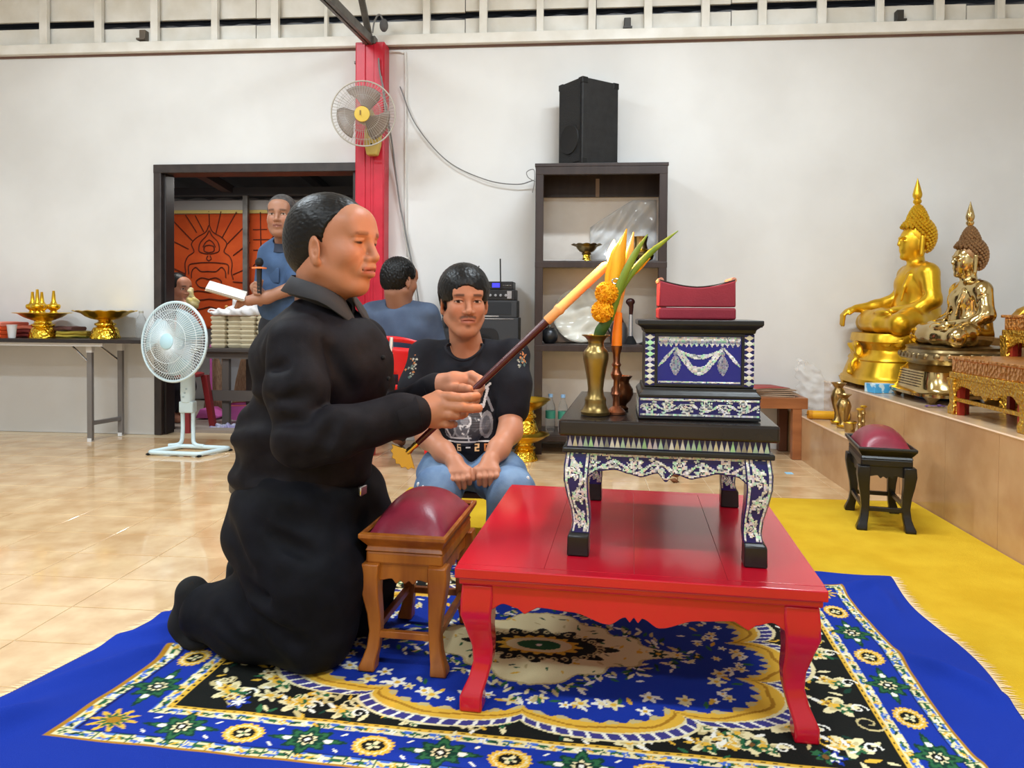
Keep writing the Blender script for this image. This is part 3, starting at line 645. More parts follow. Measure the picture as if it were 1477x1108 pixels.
F.noise(.004, [(30, 20, 36), (-26, 34, 24), (20, -16, 50)], 1.2)
tee = sdf_obj('tshirt', F, M_tee, man2, None, SO)
MB().tube(np.array([(-.433+.071*math.cos(t), 2.80+.05*math.sin(t)-.012+(.05 if math.sin(t) > 0 else 0)*math.sin(t), .752+.018*math.sin(t)+.030*abs(math.cos(t))**2+.012*(math.sin(t) > 0)*math.sin(t)) for t in np.linspace(0, 2*math.pi, 41)])-SO, .006, 6).build('neckband', M_tee, tee)
# printed picture on the T-shirt: a flat layer that follows the cloth
PIX = .0022; gx = np.arange(-.565, -.300, PIX); gz = np.arange(.325, .575, PIX)
XX, ZZ = np.meshgrid(gx, gz, indexing='ij'); IMG = np.zeros(XX.shape+(3,)); AL = np.zeros(XX.shape, bool)
def ink(mk, c): IMG[mk] = lin(c); AL[mk] = True
def seg(x0, z0, x1, z1, w, c):
    d = np.array([x1-x0, z1-z0]); L2 = d @ d; h = np.clip(((XX-x0)*d[0]+(ZZ-z0)*d[1])/L2, 0, 1); ink(np.hypot(XX-x0-h*d[0], ZZ-z0-h*d[1]) < w, c)
def ring(x, z, r, w, c, sz=1.0): ink(np.abs(np.hypot(XX-x, (ZZ-z)/sz)-r) < w, c)
G1, G2, G3, DKG = (205, 205, 208), (128, 128, 134), (82, 82, 90), (48, 48, 56)
ink(np.hypot((XX+.425)/.075, (ZZ-.43)/.06) < 1, DKG); ink(np.hypot((XX+.345)/.020, (ZZ-.43)/.032) < 1, G3); ring(-.345, .43, .020, .004, G2, 1.6); ink(np.hypot((XX+.435)/.03, (ZZ-.425)/.03) < 1, G3)
ring(-.435, .425, .028, .003, G2); ring(-.415, .44, .013, .004, G1); ring(-.48, .415, .02, .003, G2); ink(np.hypot((XX+.425)/.016, (ZZ-.445)/.014) < 1, G2)
seg(-.545, .455, -.52, .452, .004, G1); seg(-.548, .45, -.535, .43, .004, G1); seg(-.535, .43, -.50, .425, .003, G1); seg(-.50, .425, -.475, .395, .003, G1); seg(-.475, .395, -.40, .394, .0025, G1)
seg(-.36, .48, -.345, .53, .005, G1); seg(-.38, .515, -.335, .545, .004, G1); seg(-.40, .50, -.37, .475, .004, G2); seg(-.345, .505, -.325, .47, .005, G2); seg(-.39, .53, -.36, .54, .005, G1)
for _ in range(46):
    x, z = rng.uniform(-.48, -.36), rng.uniform(.395, .52); a = rng.uniform(0, 6.28); l = rng.uniform(.004, .014); seg(x, z, x+l*math.cos(a), z+l*math.sin(a), rng.uniform(.0012, .0028), (G1, G2, G3)[rng.integers(3)])
seg(-.47, .556, -.44, .566, .005, (190, 40, 36)); seg(-.44, .566, -.41, .556, .003, (90, 30, 30)); seg(-.41, .556, -.395, .570, .006, (214, 70, 40)); seg(-.395, .57, -.385, .55, .006, (226, 110, 50))
seg(-.545, .383, -.325, .383, .0016, (225, 225, 225))
FONT = {'0': ['111', '101', '101', '101', '111'], '6': ['111', '100', '111', '101', '111'], '2': ['111', '001', '111', '100', '111'], '-': ['000', '000', '111', '000', '000']}
for k, ch in enumerate('006-20'):
    c = ((214, 120, 60), (226, 140, 80), (240, 200, 150), (220, 220, 220), (240, 196, 140), (226, 140, 80))[k]
    for r_, row in enumerate(FONT[ch]):
        for q_, b_ in enumerate(row):
            if b_ == '1':
                x = -.520+k*.034+q_*.0055; z = .374-r_*.0042; ink((np.abs(XX-x) < .0030) & (np.abs(ZZ-z) < .0024), c)
V = []; Cc = []; Fc = []; vid = -np.ones(XX.shape, int); need = AL.copy(); need[1:] |= AL[:-1]; need[:, 1:] |= AL[:, :-1]; need[1:, 1:] |= AL[:-1, :-1]
for i in range(XX.shape[0]):
    for j in range(XX.shape[1]):
        if need[i, j]:
            zq = .426+(gz[j]-.383)*1.33; y = F.front(gx[i], zq)
            if y is None: continue
            vid[i, j] = len(V); V.append((gx[i]-SO[0], y-.003-SO[1], zq)); Cc.append(IMG[i, j] if AL[i, j] else IMG[max(i-1, 0), max(j-1, 0)])
for i in range(XX.shape[0]-1):
    for j in range(XX.shape[1]-1):
        if AL[i, j]:
            q = (vid[i, j], vid[i+1, j], vid[i+1, j+1], vid[i, j+1])
            if min(q) >= 0: Fc.append(q)
o = MB().add(V, Fc, np.array(Cc)).build('shirt_print', mat('shirt_print_ink', (200, 200, 200), .5, attr=True), tee); tag(o, 'grey motorcycle print with orange digits')
for px, py in ((594, 530), (752, 520)):                        # small sleeve prints
    mb = MB(); c = at(px, py, 2.795)
    for _ in range(26):
        x, z = c[0]+rng.normal(0, .008), c[2]+rng.normal(0, .02); y = F.front(x, z)
        if y is None: continue
        cc = ((200, 200, 190), (150, 160, 150), (206, 140, 90), (90, 120, 120))[rng.integers(4)]
        mb.box((x-SO[0], y-.001-SO[1], z), (rng.uniform(.004, .009), .003, rng.uniform(.004, .011)), roty(rng.uniform(0, 3)), lin(cc))
    if mb.n: tag(mb.build('sleeve_print', MATS['shirt_print_ink'], tee, 0), kind='stuff')
F = Field((-.72, 2.42, -.01), (-.10, 3.14, .44), .0048)
F.ell((-.432, 2.95, .30), (.175, .13, .10), None, .04)
for x, kx, fx in ((-.515, at(632, 695, 2.58)[0], -.52), (-.35, at(738, 692, 2.58)[0], -.26)):
    F.chain([(x, 2.90, .29), (kx*.5+x*.5, 2.75, .30), (kx, 2.585, .285)], [.095, .092, .082], .04); F.chain([(kx, 2.58, .27), (fx, 2.62, .10)], [.078, .068], .04)
for a, b in (((-.55, 2.66, .385), (-.47, 2.60, .34)), ((-.62, 2.7, .34), (-.53, 2.62, .365)), ((-.24, 2.68, .385), (-.31, 2.6, .33)), ((-.15, 2.7, .33), (-.24, 2.62, .37)), ((-.5, 2.52, .26), (-.58, 2.51, .22)), ((-.24, 2.51, .25), (-.17, 2.51, .22))): F.crease(a, b, .012, .018)
F.noise(.004, [(36, 22, 40), (-30, 44, 26)], 1.2)
jn = sdf_obj('jeans', F, M_jeans, man2, None, SO)
for px, py in ((608, 694), (616, 697), (762, 688)):
    p = at(px, py, 2.58); y = F.front(p[0], p[2])
    if y is not None: MB().sphere((p[0]-SO[0], y-SO[1]+.001, p[2]), (.006, .003, .009), 8, 6).build('torn_patch', mat('white_thread', (232, 232, 232), .9), jn)
ls = thing('low_stool', 'low brown stool under the man in the printed T-shirt', 'stool', (-.43, 2.96, 0))
M_lst = mat('low_stool_wood', (96, 66, 46), .5)
MB().bb((-.15, -.11, .185), (.15, .11, .21)).build('seat', M_lst, ls, bevel=.006)
for a in (-1, 1):
    for b in (-1, 1): MB().box((a*.11, b*.08, .0925), (.035, .035, .185)).build('leg', M_lst, ls, bevel=.004)

# ---------------------------------------------------------------- the standing man with papers and a microphone
YS = 4.36; TO = at(420, 400, YS+.08)*np.array([1, 1, 0])
ht = Fr(at(407, 314, YS), -84, 0, (1.02, 1.03, 1.02))
c = at(418, 400, YS+.10)
F = Field((c[0]-.55, YS-.35, -.01), (c[0]+.35, YS+.45, 1.72), .0052)
add_head(F, ht, ear=1.0, fat=.008)
F.cap(ht.w((-.03, 0, -.07)), at(414, 362, YS+.07), .058, .07, .03); F.ell(c, (.13, .09, .2), None, .05); F.ell(c-np.array([0, 0, .35]), (.12, .09, .2), None, .05)
hL, hR2 = at(358, 434, YS-.16), at(368, 414, YS-.14)
F.chain([at(438, 372, YS+.05), at(426, 414, YS-.06), at(385, 429, YS-.13), hL], [.05, .042, .034, .03], .03)
F.chain([at(392, 370, YS+.10), at(380, 432, YS+.0), hR2], [.045, .04, .03], .03)
for j in range(4): finger(F, [hL, at(350-2*j, 436+2.2*j, YS-.17), at(343-1*j, 436+2.5*j, YS-.19)], .012)
finger(F, [hL, at(352, 430, YS-.17), at(345, 429, YS-.18)], .013)
for j in range(4): finger(F, [hR2, at(368, 408+5*j, YS-.17), at(374, 409+5*j, YS-.18)], .0115)
finger(F, [hR2, at(376, 412, YS-.14), at(378, 405, YS-.16)], .012)
for sg in (-1, 1): F.chain([c+np.array([sg*.09, 0, -.4]), c*np.array([1, 1, 0])+np.array([sg*.1, 0, .45]), c*np.array([1, 1, 0])+np.array([sg*.1, 0, .07]), c*np.array([1, 1, 0])+np.array([sg*.1-.03, -.12, .03])], [.08, .06, .04, .03], .03)
man3 = thing('person', 'man in blue polo shirt standing by the doorway with papers and microphone', 'person', TO)
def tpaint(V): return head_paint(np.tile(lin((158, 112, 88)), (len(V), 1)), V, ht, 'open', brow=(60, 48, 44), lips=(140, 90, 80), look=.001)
sdf_obj('body', F, M_skin, man3, tpaint, TO)
F = Field(ht.O-.16, ht.O+.16, .004)
F.ell(ht.w((-.010, 0, .048)), np.array([.114, .084, .092])*ht.s, ht.R, 0); F.ell(ht.w((-.04, 0, .0)), np.array([.072, .074, .07])*ht.s, ht.R, .03)
F.ell(ht.w((.130, 0, -.03)), np.array([.105, .072, .105])*ht.s, ht.R, .006, 's'); F.box(ht.w((.10, 0, -.06)), (.09, .2, .075), ht.R, .01, .01, 's'); F.box(ht.w((0, 0, -.13)), (.3, .3, .06), ht.R, .0, .01, 's')
for sg in (-1, 1): F.ell(ht.w((-.008, sg*.092, -.01)), np.array([.028, .026, .042])*ht.s, ht.R, .006, 's')
sdf_obj('hair', F, mat('grey_hair', (84, 80, 78), .7, col2=(52, 50, 50), nscale=50, bump=.2, bscale=150), man3, None, TO)
F = Field((c[0]-.35, YS-.30, .78), (c[0]+.35, YS+.45, 1.50), .0055)
F.ell(c+np.array([0, 0, .08]), (.20, .145, .19), None, .05); F.ell(c+np.array([0, -.01, -.16]), (.19, .155, .2), None, .06); F.cap(at(392, 366, YS+.1), at(440, 366, YS+.08), .065, .065, .05)
F.chain([at(440, 370, YS+.05), at(430, 402, YS-.02)], [.08, .072], .03); F.chain([at(392, 370, YS+.10), at(384, 410, YS+.04)], [.075, .07], .03)
F.cap(ht.w((-.03, 0, -.05)), at(413, 366, YS+.06), .066, .07, .006, 's'); F.noise(.004, [(30, 20, 36), (-26, 34, 24)], 1.2)
po = sdf_obj('polo_shirt', F, M_bluepolo, man3, None, TO)
cc = at(413, 352, YS+.045)
MB().lathe([(.066, .0), (.074, .012), (.098, -.035), (.092, -.038), (.066, -.004)], (0, 0, 0), 24, rotx(14*D2R), cap=False).xf(t=cc-TO).build('collar', mat('dark_collar', (36, 44, 62), .7), po)
pk = at(397, 398, 0.0+YS); y = F.front(pk[0], pk[2]); MB().box((pk[0]-TO[0], (y or YS)-TO[1]-.002, pk[2]), (.09, .006, .09), rotz(-20*D2R)).build('pocket', M_bluepolo, po, bevel=.004)
F = Field((c[0]-.3, YS-.2, -.01), (c[0]+.3, YS+.4, .95), .0065)
F.ell(c*np.array([1, 1, 0])+np.array([0, 0, .82]), (.18, .15, .13), None, .05)
for sg in (-1, 1): F.chain([c*np.array([1, 1, 0])+np.array([sg*.09, 0, .78]), c*np.array([1, 1, 0])+np.array([sg*.1, 0, .45]), c*np.array([1, 1, 0])+np.array([sg*.1, 0, .08])], [.10, .085, .07], .04)
sdf_obj('trousers', F, M_dktrs, man3, None, TO)
mc = thing('microphone', 'black handheld microphone with an orange ring held by the standing man', 'microphone', at(374, 424, YS-.175))
MB().tube([(0, 0, 0), (0, 0, .16)], [.013, .016], 12).build('handle', mat('mic_black', (24, 24, 26), .45), mc); MB().sphere((0, 0, .185), (.024, .024, .028)).build('grille', mat('mic_grille', (30, 30, 32), .6, metal=.4, bump=.5, bscale=400), mc)
MB().lathe([(.018, .150), (.042, .147), (.042, .155), (.018, .158)], seg=24).build('ring', mat('mic_ring', (236, 130, 70), .5), mc)
pp = thing('paper_stack', 'sheaf of white papers in the hand of the standing man', 'papers', at(326, 420, YS-.2), 0)
e1 = at(352, 424, YS-.16)-at(298, 408, YS-.24); Lp = np.linalg.norm(e1); e1 /= Lp; e2 = np.array([.25, .95, .18]); e2 -= e1*(e2 @ e1); e2 /= np.linalg.norm(e2); e3 = np.cross(e1, e2); Rp = np.stack([e1, e2, e3], 1)
for j in range(5): MB().box(e3*(-.008+.004*j)+e1*.004*(j % 3)+e2*.003*(j % 2), (Lp, .12, .0018), Rp).build('sheet', mat('paper_white', (232, 228, 220), .7) if j else mat('paper_tan', (206, 176, 140), .7), pp, 0)

# ---------------------------------------------------------------- the man on the red chair, seen from behind
YB = 4.32; BO = np.array([-1.06, YB, 0])
hb = Fr((-1.052, YB-.04, 1.085), 55, 8, (1.0, 1.04, 1.0))
F = Field((-1.40, YB-.3, -.01), (-.72, YB+.6, 1.23), .0058)
add_head(F, hb); F.cap(hb.w((-.03, 0, -.07)), (-1.06, YB-.02, .93), .058, .07, .03); F.ell((-1.06, YB, .75), (.12, .08, .2), None, .05); F.ell((-1.06, YB+.02, .5), (.13, .1, .1), None, .05)
for sg in (-1, 1):
    F.chain([(-1.06+sg*.16, YB, .89), (-1.06+sg*.21, YB+.05, .66), (-1.06+sg*.12, YB+.28, .60)], [.045, .04, .03], .03)
    F.chain([(-1.06+sg*.1, YB+.05, .5), (-1.06+sg*.12, YB+.42, .48), (-1.06+sg*.12, YB+.45, .08), (-1.06+sg*.12, YB+.55, .03)], [.07, .055, .04, .03], .03)
    F.ell((-1.06+sg*.1, YB+.33, .585), (.035, .05, .02), None, .02)
    for j in range(4): finger(F, [(-1.06+sg*(.08+.018*j), YB+.36, .585), (-1.06+sg*(.075+.018*j), YB+.42, .575)], .01)
man4 = thing('person', 'man in grey-blue shirt sitting on the red chair with his back turned', 'person', BO)
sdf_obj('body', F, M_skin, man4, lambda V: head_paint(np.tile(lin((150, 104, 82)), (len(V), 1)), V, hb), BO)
F = Field(hb.O-.16, hb.O+.16, .004)
F.ell(hb.w((-.014, 0, .048)), np.array([.110, .087, .096])*hb.s, hb.R, 0); F.ell(hb.w((-.045, 0, .0)), np.array([.076, .078, .080])*hb.s, hb.R, .03)
F.ell(hb.w((.125, 0, .0)), np.array([.105, .085, .098])*hb.s, hb.R, .006, 's'); F.box(hb.w((.10, 0, -.06)), (.09, .2, .075), hb.R, .01, .01, 's'); F.box(hb.w((0, 0, -.125)), (.3, .3, .06), hb.R, .0, .01, 's')
F.noise(.003, [(320, 190, 140), (-300, 290, 80)], 1.0)
sdf_obj('hair', F, M_hair, man4, None, BO)
F = Field((-1.42, YB-.3, .42), (-.70, YB+.4, 1.02), .0055)
F.ell((-1.06, YB, .78), (.20, .135, .2), None, .05); F.ell((-1.06, YB+.01, .58), (.19, .145, .15), None, .05); F.cap((-1.22, YB, .905), (-.90, YB, .895), .062, .062, .05)
for sg in (-1, 1): F.chain([(-1.06+sg*.165, YB, .885), (-1.06+sg*.215, YB+.05, .68)], [.075, .068], .03)
F.cap(hb.w((-.03, 0, -.05)), (-1.06, YB-.02, .94), .066, .07, .006, 's'); F.noise(.005, [(30, 20, 36), (-26, 34, 24)], 1.2)
sdf_obj('shirt', F, M_navy, man4, None, BO)
F = Field((-1.34, YB-.2, -.01), (-.78, YB+.6, .66), .0065)
F.ell((-1.06, YB+.03, .52), (.18, .14, .10), None, .05)
for sg in (-1, 1): F.chain([(-1.06+sg*.1, YB+.08, .52), (-1.06+sg*.12, YB+.42, .50), (-1.06+sg*.12, YB+.46, .10)], [.09, .08, .065], .04)
sdf_obj('trousers', F, M_dktrs, man4, None, BO)

# ---------------------------------------------------------------- the person beyond the doorway
YO = 5.75; WO = at(249, 600, YO)*np.array([1, 1, 0]); ho = Fr(at(257, 418, YO), -20, 4, (1, 1, 1))
F = Field(WO+np.array([-.35, -.3, -.01]), WO+np.array([.42, .3, 1.32]), .0065)
add_head(F, ho); F.cap(ho.w((-.03, 0, -.07)), WO+[0, 0, .92], .05, .06, .03); F.ell(WO+[0, 0, .7], (.08, .11, .22), None, .05)
for sg in (-1, 1): F.chain([WO+[0, sg*.15, .86], WO+[.08, sg*.17, .66], at(266, 438, YO+sg*.06)], [.04, .034, .026], .03)
for sg in (-1, 1):
    for j in range(4): finger(F, [at(266, 436+1.5*j, YO+sg*.06), at(271, 436+2*j, YO+sg*.05), at(274, 438+2*j, YO+sg*.04)], .011)
for sg in (-1, 1): F.chain([WO+[0, sg*.08, .5], WO+[.05, sg*.09, .25], WO+[.0, sg*.09, .05], WO+[.1, sg*.09, .02]], [.08, .06, .045, .03], .03)
per = thing('person', 'dark-haired person in a dark top beyond the doorway holding a bag', 'person', WO)
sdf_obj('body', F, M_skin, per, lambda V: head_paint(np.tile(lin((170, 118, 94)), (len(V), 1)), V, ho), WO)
F = Field(ho.O-.18, ho.O+.18, .005)
F.ell(ho.w((-.018, 0, .046)), (.108, .088, .096), ho.R, 0); F.ell(ho.w((-.06, 0, -.03)), (.075, .080, .10), ho.R, .03); F.ell(ho.w((.125, 0, .0)), (.105, .085, .098), ho.R, .006, 's'); F.box(ho.w((.11, 0, -.06)), (.08, .2, .075), ho.R, .01, .01, 's')
sdf_obj('hair', F, M_hair, per, None, WO)
F = Field(WO+np.array([-.32, -.3, .02]), WO+np.array([.3, .3, 1.02]), .007)
F.ell(WO+[0, 0, .72], (.12, .19, .24), None, .05); F.ell(WO+[0, 0, .45], (.14, .18, .2), None, .05); F.cap(WO+[0, -.13, .88], WO+[0, .13, .88], .06, .06, .05)
for sg in (-1, 1): F.chain([WO+[0, sg*.15, .87], WO+[.06, sg*.175, .72]], [.066, .06], .03); F.chain([WO+[0, sg*.08, .48], WO+[.05, sg*.09, .26], WO+[0, sg*.09, .10]], [.11, .085, .07], .04)
sdf_obj('dark_clothes', F, mat('dark_top', (44, 46, 56), .8), per, None, WO)
bg = thing('plastic_bag', 'small knotted bag of yellow food held by the person beyond the doorway', 'bag', at(276, 434, YO-.02))
F = Field((-.1, -.1, -.12), (.1, .1, .12), .006); F.ell((0, 0, -.02), (.06, .055, .055), None, 0); F.cap((0, 0, .03), (-.01, 0, .075), .014, .028, .02); F.noise(.008, [(60, 40, 90), (-70, 80, 30)], 1)
sdf_obj('bag', F, mat('bag_film', (226, 214, 170), .35, col2=(196, 178, 96), nscale=14), bg)
MB().tube([(.018*math.cos(t), .018*math.sin(t), .035) for t in np.linspace(0, 6.28, 14)], .004, 5).build('knot', mat('bag_tie', (200, 190, 150), .5), bg)
# ================================================================== FOREGROUND: carpet, rug, tables, stools, offerings
M_carp = mat('yellow_carpet', (208, 170, 44), .95, col2=(196, 156, 34), nscale=5, bump=.25, bscale=260, spec=.1)
tag(MB().bb((-.86, -1.5, .0), (1.622, 3.73, .006)).build('yellow_carpet', M_carp, smooth=0), 'flat yellow carpet between the altar platform and the rug', 'carpet')
# ---- patterned rug
RH = .0034; s_ = np.arange(-1.14, 1.1401, RH); t_ = np.arange(-.74, .7201, RH); S, T = np.meshgrid(s_, t_, indexing='ij')
c8 = {k: lin(v) for k, v in dict(blue=(22, 50, 152), navy=(22, 30, 92), black=(22, 24, 22), cream=(228, 216, 168), gold=(222, 176, 62), dgold=(170, 122, 34), green=(44, 98, 62), dgreen=(20, 58, 46), white=(236, 234, 222), brown=(120, 82, 40), lblue=(70, 110, 200), tan=(196, 180, 128), plum=(62, 60, 128)).items()}
IM = np.tile(c8['blue'], S.shape+(1,))
def pnt(mk, c): IM[mk] = c8[c]
def stamp(cx, cy, R, fn):            # fn(u,v, sub) paints the window around a motif
    i0, i1 = np.searchsorted(s_, (cx-R, cx+R)); j0, j1 = np.searchsorted(t_, (cy-R, cy+R))
    if i1 <= i0 or j1 <= j0: return
    sub = IM[i0:i1, j0:j1]; fn(S[i0:i1, j0:j1]-cx, T[i0:i1, j0:j1]-cy, sub)
def flower(cx, cy, r, n, cp, cc, ph=0.0, asp=1.0, cin=None):
    def fn(u, v, sub):
        d = np.hypot(u, v/asp); a = np.arctan2(v/asp, u); sub[d < r*(.72+.28*np.cos(n*a+ph))] = c8[cp]
        if cin: sub[d < r*.62*(.75+.25*np.cos(n*a+ph))] = c8[cin]
        sub[d < r*.28] = c8[cc]
    stamp(cx, cy, r*1.3, fn)
def leafm(cx, cy, r, ang, c):
    ca, sa = math.cos(ang), math.sin(ang)
    def fn(u, v, sub):
        p, q = u*ca+v*sa, -u*sa+v*ca; sub[(np.abs(q) < .32*r*(1-(p/r)**2)) & (np.abs(p) < r)] = c8[c]
    stamp(cx, cy, r*1.1, fn)
def scroll(cx, cy, r, ang, c, w=.0042, turns=1.3, sg=1):
    for t in np.linspace(0, 1, 70):
        a = ang+sg*t*turns*2*math.pi; rr = r*(1-.8*t)
        x, y = cx+rr*math.cos(a), cy+rr*math.sin(a)
        stamp(x, y, w*1.2, lambda u, v, sub: sub.__setitem__(np.hypot(u, v) < w*(1-.4*t), c8[c]))
PW, PH = .95, .60
e = np.minimum(PW-np.abs(S), PH-np.abs(T)); alongS = (PH-np.abs(T)) < (PW-np.abs(S)); q = np.where(alongS, S, T)
ins = e > 0
pnt(ins, 'navy'); pnt(ins & (e < .008), 'dgold')
g = ins & (e >= .008) & (e < .034); pnt(g, 'cream'); pnt(g & (np.sin(q*2*math.pi/.06)+np.sin(e*400) > .7), 'green'); pnt(g & (np.sin(q*2*math.pi/.06+2.4)-np.sin(e*330) > 1.0), 'lblue'); pnt(g & (np.sin(q*2*math.pi/.03+1) > .97), 'green')
pnt(ins & (e >= .034) & (e < .038), 'navy'); pnt(ins & (e >= .038) & (e < .122), 'blue')
g = ins & (e >= .122) & (e < .146); pnt(g, 'cream'); pnt(g & (np.sin(q*2*math.pi/.055+1)+np.sin(e*380) > .7), 'green'); pnt(g & (np.sin(q*2*math.pi/.055+3)-np.sin(e*350) > 1.0), 'lblue')
g = ins & (e >= .146) & (e < .158); pnt(g, 'gold'); pnt(g & (np.sin(q*2*math.pi/.024) > .35) & (np.abs(e-.152) < .003), 'black')
field = e >= .158; pnt(field, 'black')
# border motifs
def starm(cx, cy, horiz):
    def fn(u, v, sub):
        if not horiz: u, v = v, u
        d = np.abs(u)/.072+np.abs(v)/.047; a = np.arctan2(v/.7, u)
        k = 1+.22*np.cos(8*a); sub[d < 1.05*k] = c8['dgreen']; sub[(d < .86*k) & (d > .62*k)] = c8['green']
        for du in (-.046, .046): sub[np.hypot((u-du)/.010, v/.007) < 1] = c8['white']
        r = np.hypot(u, v); sub[r < .022*(.8+.2*np.cos(8*a))] = c8['cream']; sub[r < .013] = c8['black']; sub[r < .006] = c8['white']
    stamp(cx, cy, .10, fn)
def ovalm(cx, cy, horiz):
    def fn(u, v, sub):
        if not horiz: u, v = v, u
        a = np.arctan2(v/.034, u/.045); d = np.hypot(u/.045, v/.034)*(1+.06*np.cos(18*a)); sub[d < 1] = c8['gold']; sub[(d < .82) & (d > .72)] = c8['cream']; sub[d < .55] = c8['black']
        b = np.hypot(u, v); sub[(b < .017*np.abs(np.cos(2*a+.78)))] = c8['cream']; sub[b < .004] = c8['green']
    stamp(cx, cy, .055, fn)
nS, nT = 12, 7
for sg in (-1, 1):
    for k in range(nS+1):
        x = -.87+1.74*k/nS; y = sg*(PH-.08); (starm if k % 2 else ovalm)(x, y, True) if k not in (0, nS) else flower(x, y, .045, 10, 'gold', 'dgold', 0, 1, 'green')
    for k in range(1, nT):
        y = -(PH-.08)+2*(PH-.08)*k/nT; (starm if k % 2 else ovalm)(sg*.87, y, False)
for k in range(nS):
    for sg in (-1, 1):
        x = -.87+1.74*(k+.5)/nS
        for d in (-1, 1): leafm(x, sg*(PH-.08)+d*.028, .010, .7*d, 'white')
# black field full of flowers
for k in range(70):
    x = rng.uniform(-.78, .78); y = rng.choice((-1, 1))*rng.uniform(.12, .43); scroll(x, y, rng.uniform(.018, .035), rng.uniform(0, 6.3), ('cream', 'gold', 'tan')[k % 3], .0034, 1.2, rng.choice((-1, 1)))
for k in range(420):
    x = rng.uniform(-.785, .785); y = rng.uniform(-.437, .437); leafm(x, y, rng.uniform(.012, .022), rng.uniform(0, 6.3), ('green', 'cream', 'gold', 'dgreen', 'tan')[k % 5])
for sx in (-1, 1):
    for sy in (-1, 1):
        for (dx, dy, r) in ((.60, .30, .062), (.70, .36, .05), (.72, .20, .05), (.52, .39, .046), (.40, .405, .040), (.74, .08, .042), (.24, .415, .03)):
            x, y = sx*dx, sy*dy
            flower(x, y, r, 5, 'cream', 'gold', rng.uniform(0, 6), .85, 'tan'); flower(x+.012, y-.008, r*.42, 5, 'green', 'cream', rng.uniform(0, 6)); flower(x-.02, y+.012, r*.35, 5, 'gold', 'brown', 1)
            scroll(x+r*.9, y, .02, 0, 'white', .003, 1.1); leafm(x-r*.9, y+r*.5, .018, 2.4, 'white')
        flower(sx*.655, sy*.405, .03, 6, 'blue', 'white', 0, 1, 'white')
cnt = 0; pts_ = []
while cnt < 150:                     # loose flowers filling the dark field
    x, y = rng.uniform(-.765, .765), rng.uniform(-.42, .42); cnt += 1
    if abs(x)/.62 < .85 and abs(y)/.40 < .75: continue
    r = rng.uniform(.018, .036); cp, ci = (('cream', 'tan'), ('gold', 'cream'), ('cream', 'gold'), ('green', 'dgreen'), ('tan', 'cream'))[cnt % 5]
    flower(x, y, r, int(rng.integers(4, 7)), cp, ('gold', 'brown', 'green')[cnt % 3], rng.uniform(0, 6), rng.uniform(.7, 1.2), ci)
    for k in range(3): leafm(x+rng.normal(0, r), y+rng.normal(0, r), rng.uniform(.010, .018), rng.uniform(0, 6.3), ('green', 'white', 'cream', 'gold')[int(rng.integers(4))])
# guard stripes: small blossoms instead of plain dashes
for off, pit in ((.021, .05), (.134, .05)):
    for sg in (-1, 1):
        for k in range(int(2*(PW-off)/pit)): x = -(PW-off)+k*pit; flower(x, sg*(PH-off), .010, 4, ('green', 'lblue', 'gold', 'white')[k % 4], 'cream', k); leafm(x+pit/2, sg*(PH-off), .011, .6*(-1)**k, ('dgreen', 'gold', 'green')[k % 3])
        for k in range(int(2*(PH-off)/pit)): y = -(PH-off)+k*pit; flower(sg*(PW-off), y, .010, 4, ('green', 'lblue', 'gold', 'white')[k % 4], 'cream', k); leafm(sg*(PW-off), y+pit/2, .011, 1.57+.6*(-1)**k, ('dgreen', 'gold', 'green')[k % 3])
# scalloped medallion frame
A, B = .655, .395
ph = np.arctan2(T/B, S/A); rad = ((np.abs(S)/A)**2.6+(np.abs(T)/B)**2.6)**(1/2.6)
sc = .86+.14*np.abs(np.cos(ph*5))**.55; m = rad/sc; dist = (1-m)*.36
med = field & (dist > -.030)
g = field & (dist > -.030) & (dist <= -.004); pnt(g, 'plum'); pnt(g & (np.sin(ph*120) > .72), 'white'); pnt(field & (np.abs(dist+.030) < .003), 'cream'); pnt(field & (np.abs(dist+.004) < .003), 'cream')
inner = field & (dist > -.003); pnt(inner & (dist > 0), 'blue')
g = field & (dist > -.002) & (dist < .036+.006*np.sin(ph*70)); pnt(g, 'gold'); pnt(g & (np.abs(dist-.014-.004*np.sin(ph*24)) < .003), 'dgold'); pnt(g & (dist > .028) & (np.sin(ph*70) > 0), 'tan')
inb = field & (dist > .045)
for k in range(150):
    a = 2*math.pi*k/150+rng.normal(0, .02); kk = .86+.14*abs(math.cos(5*a))**.55
    rr = kk*(1-(.054+rng.uniform(0, .05))/.36); cb, sb = math.cos(a), math.sin(a); nrm = (abs(cb)**2.6+abs(sb)**2.6)**(1/2.6)
    x, y = A*rr*cb/nrm, B*rr*sb/nrm
    if k % 2: flower(x, y, rng.uniform(.012, .027), 5, 'white' if k % 4 == 1 else 'cream', 'gold', rng.uniform(0, 6))
    else: leafm(x, y, .017, rng.uniform(0, 6.3), ('white', 'cream', 'green', 'gold')[k//2 % 4])
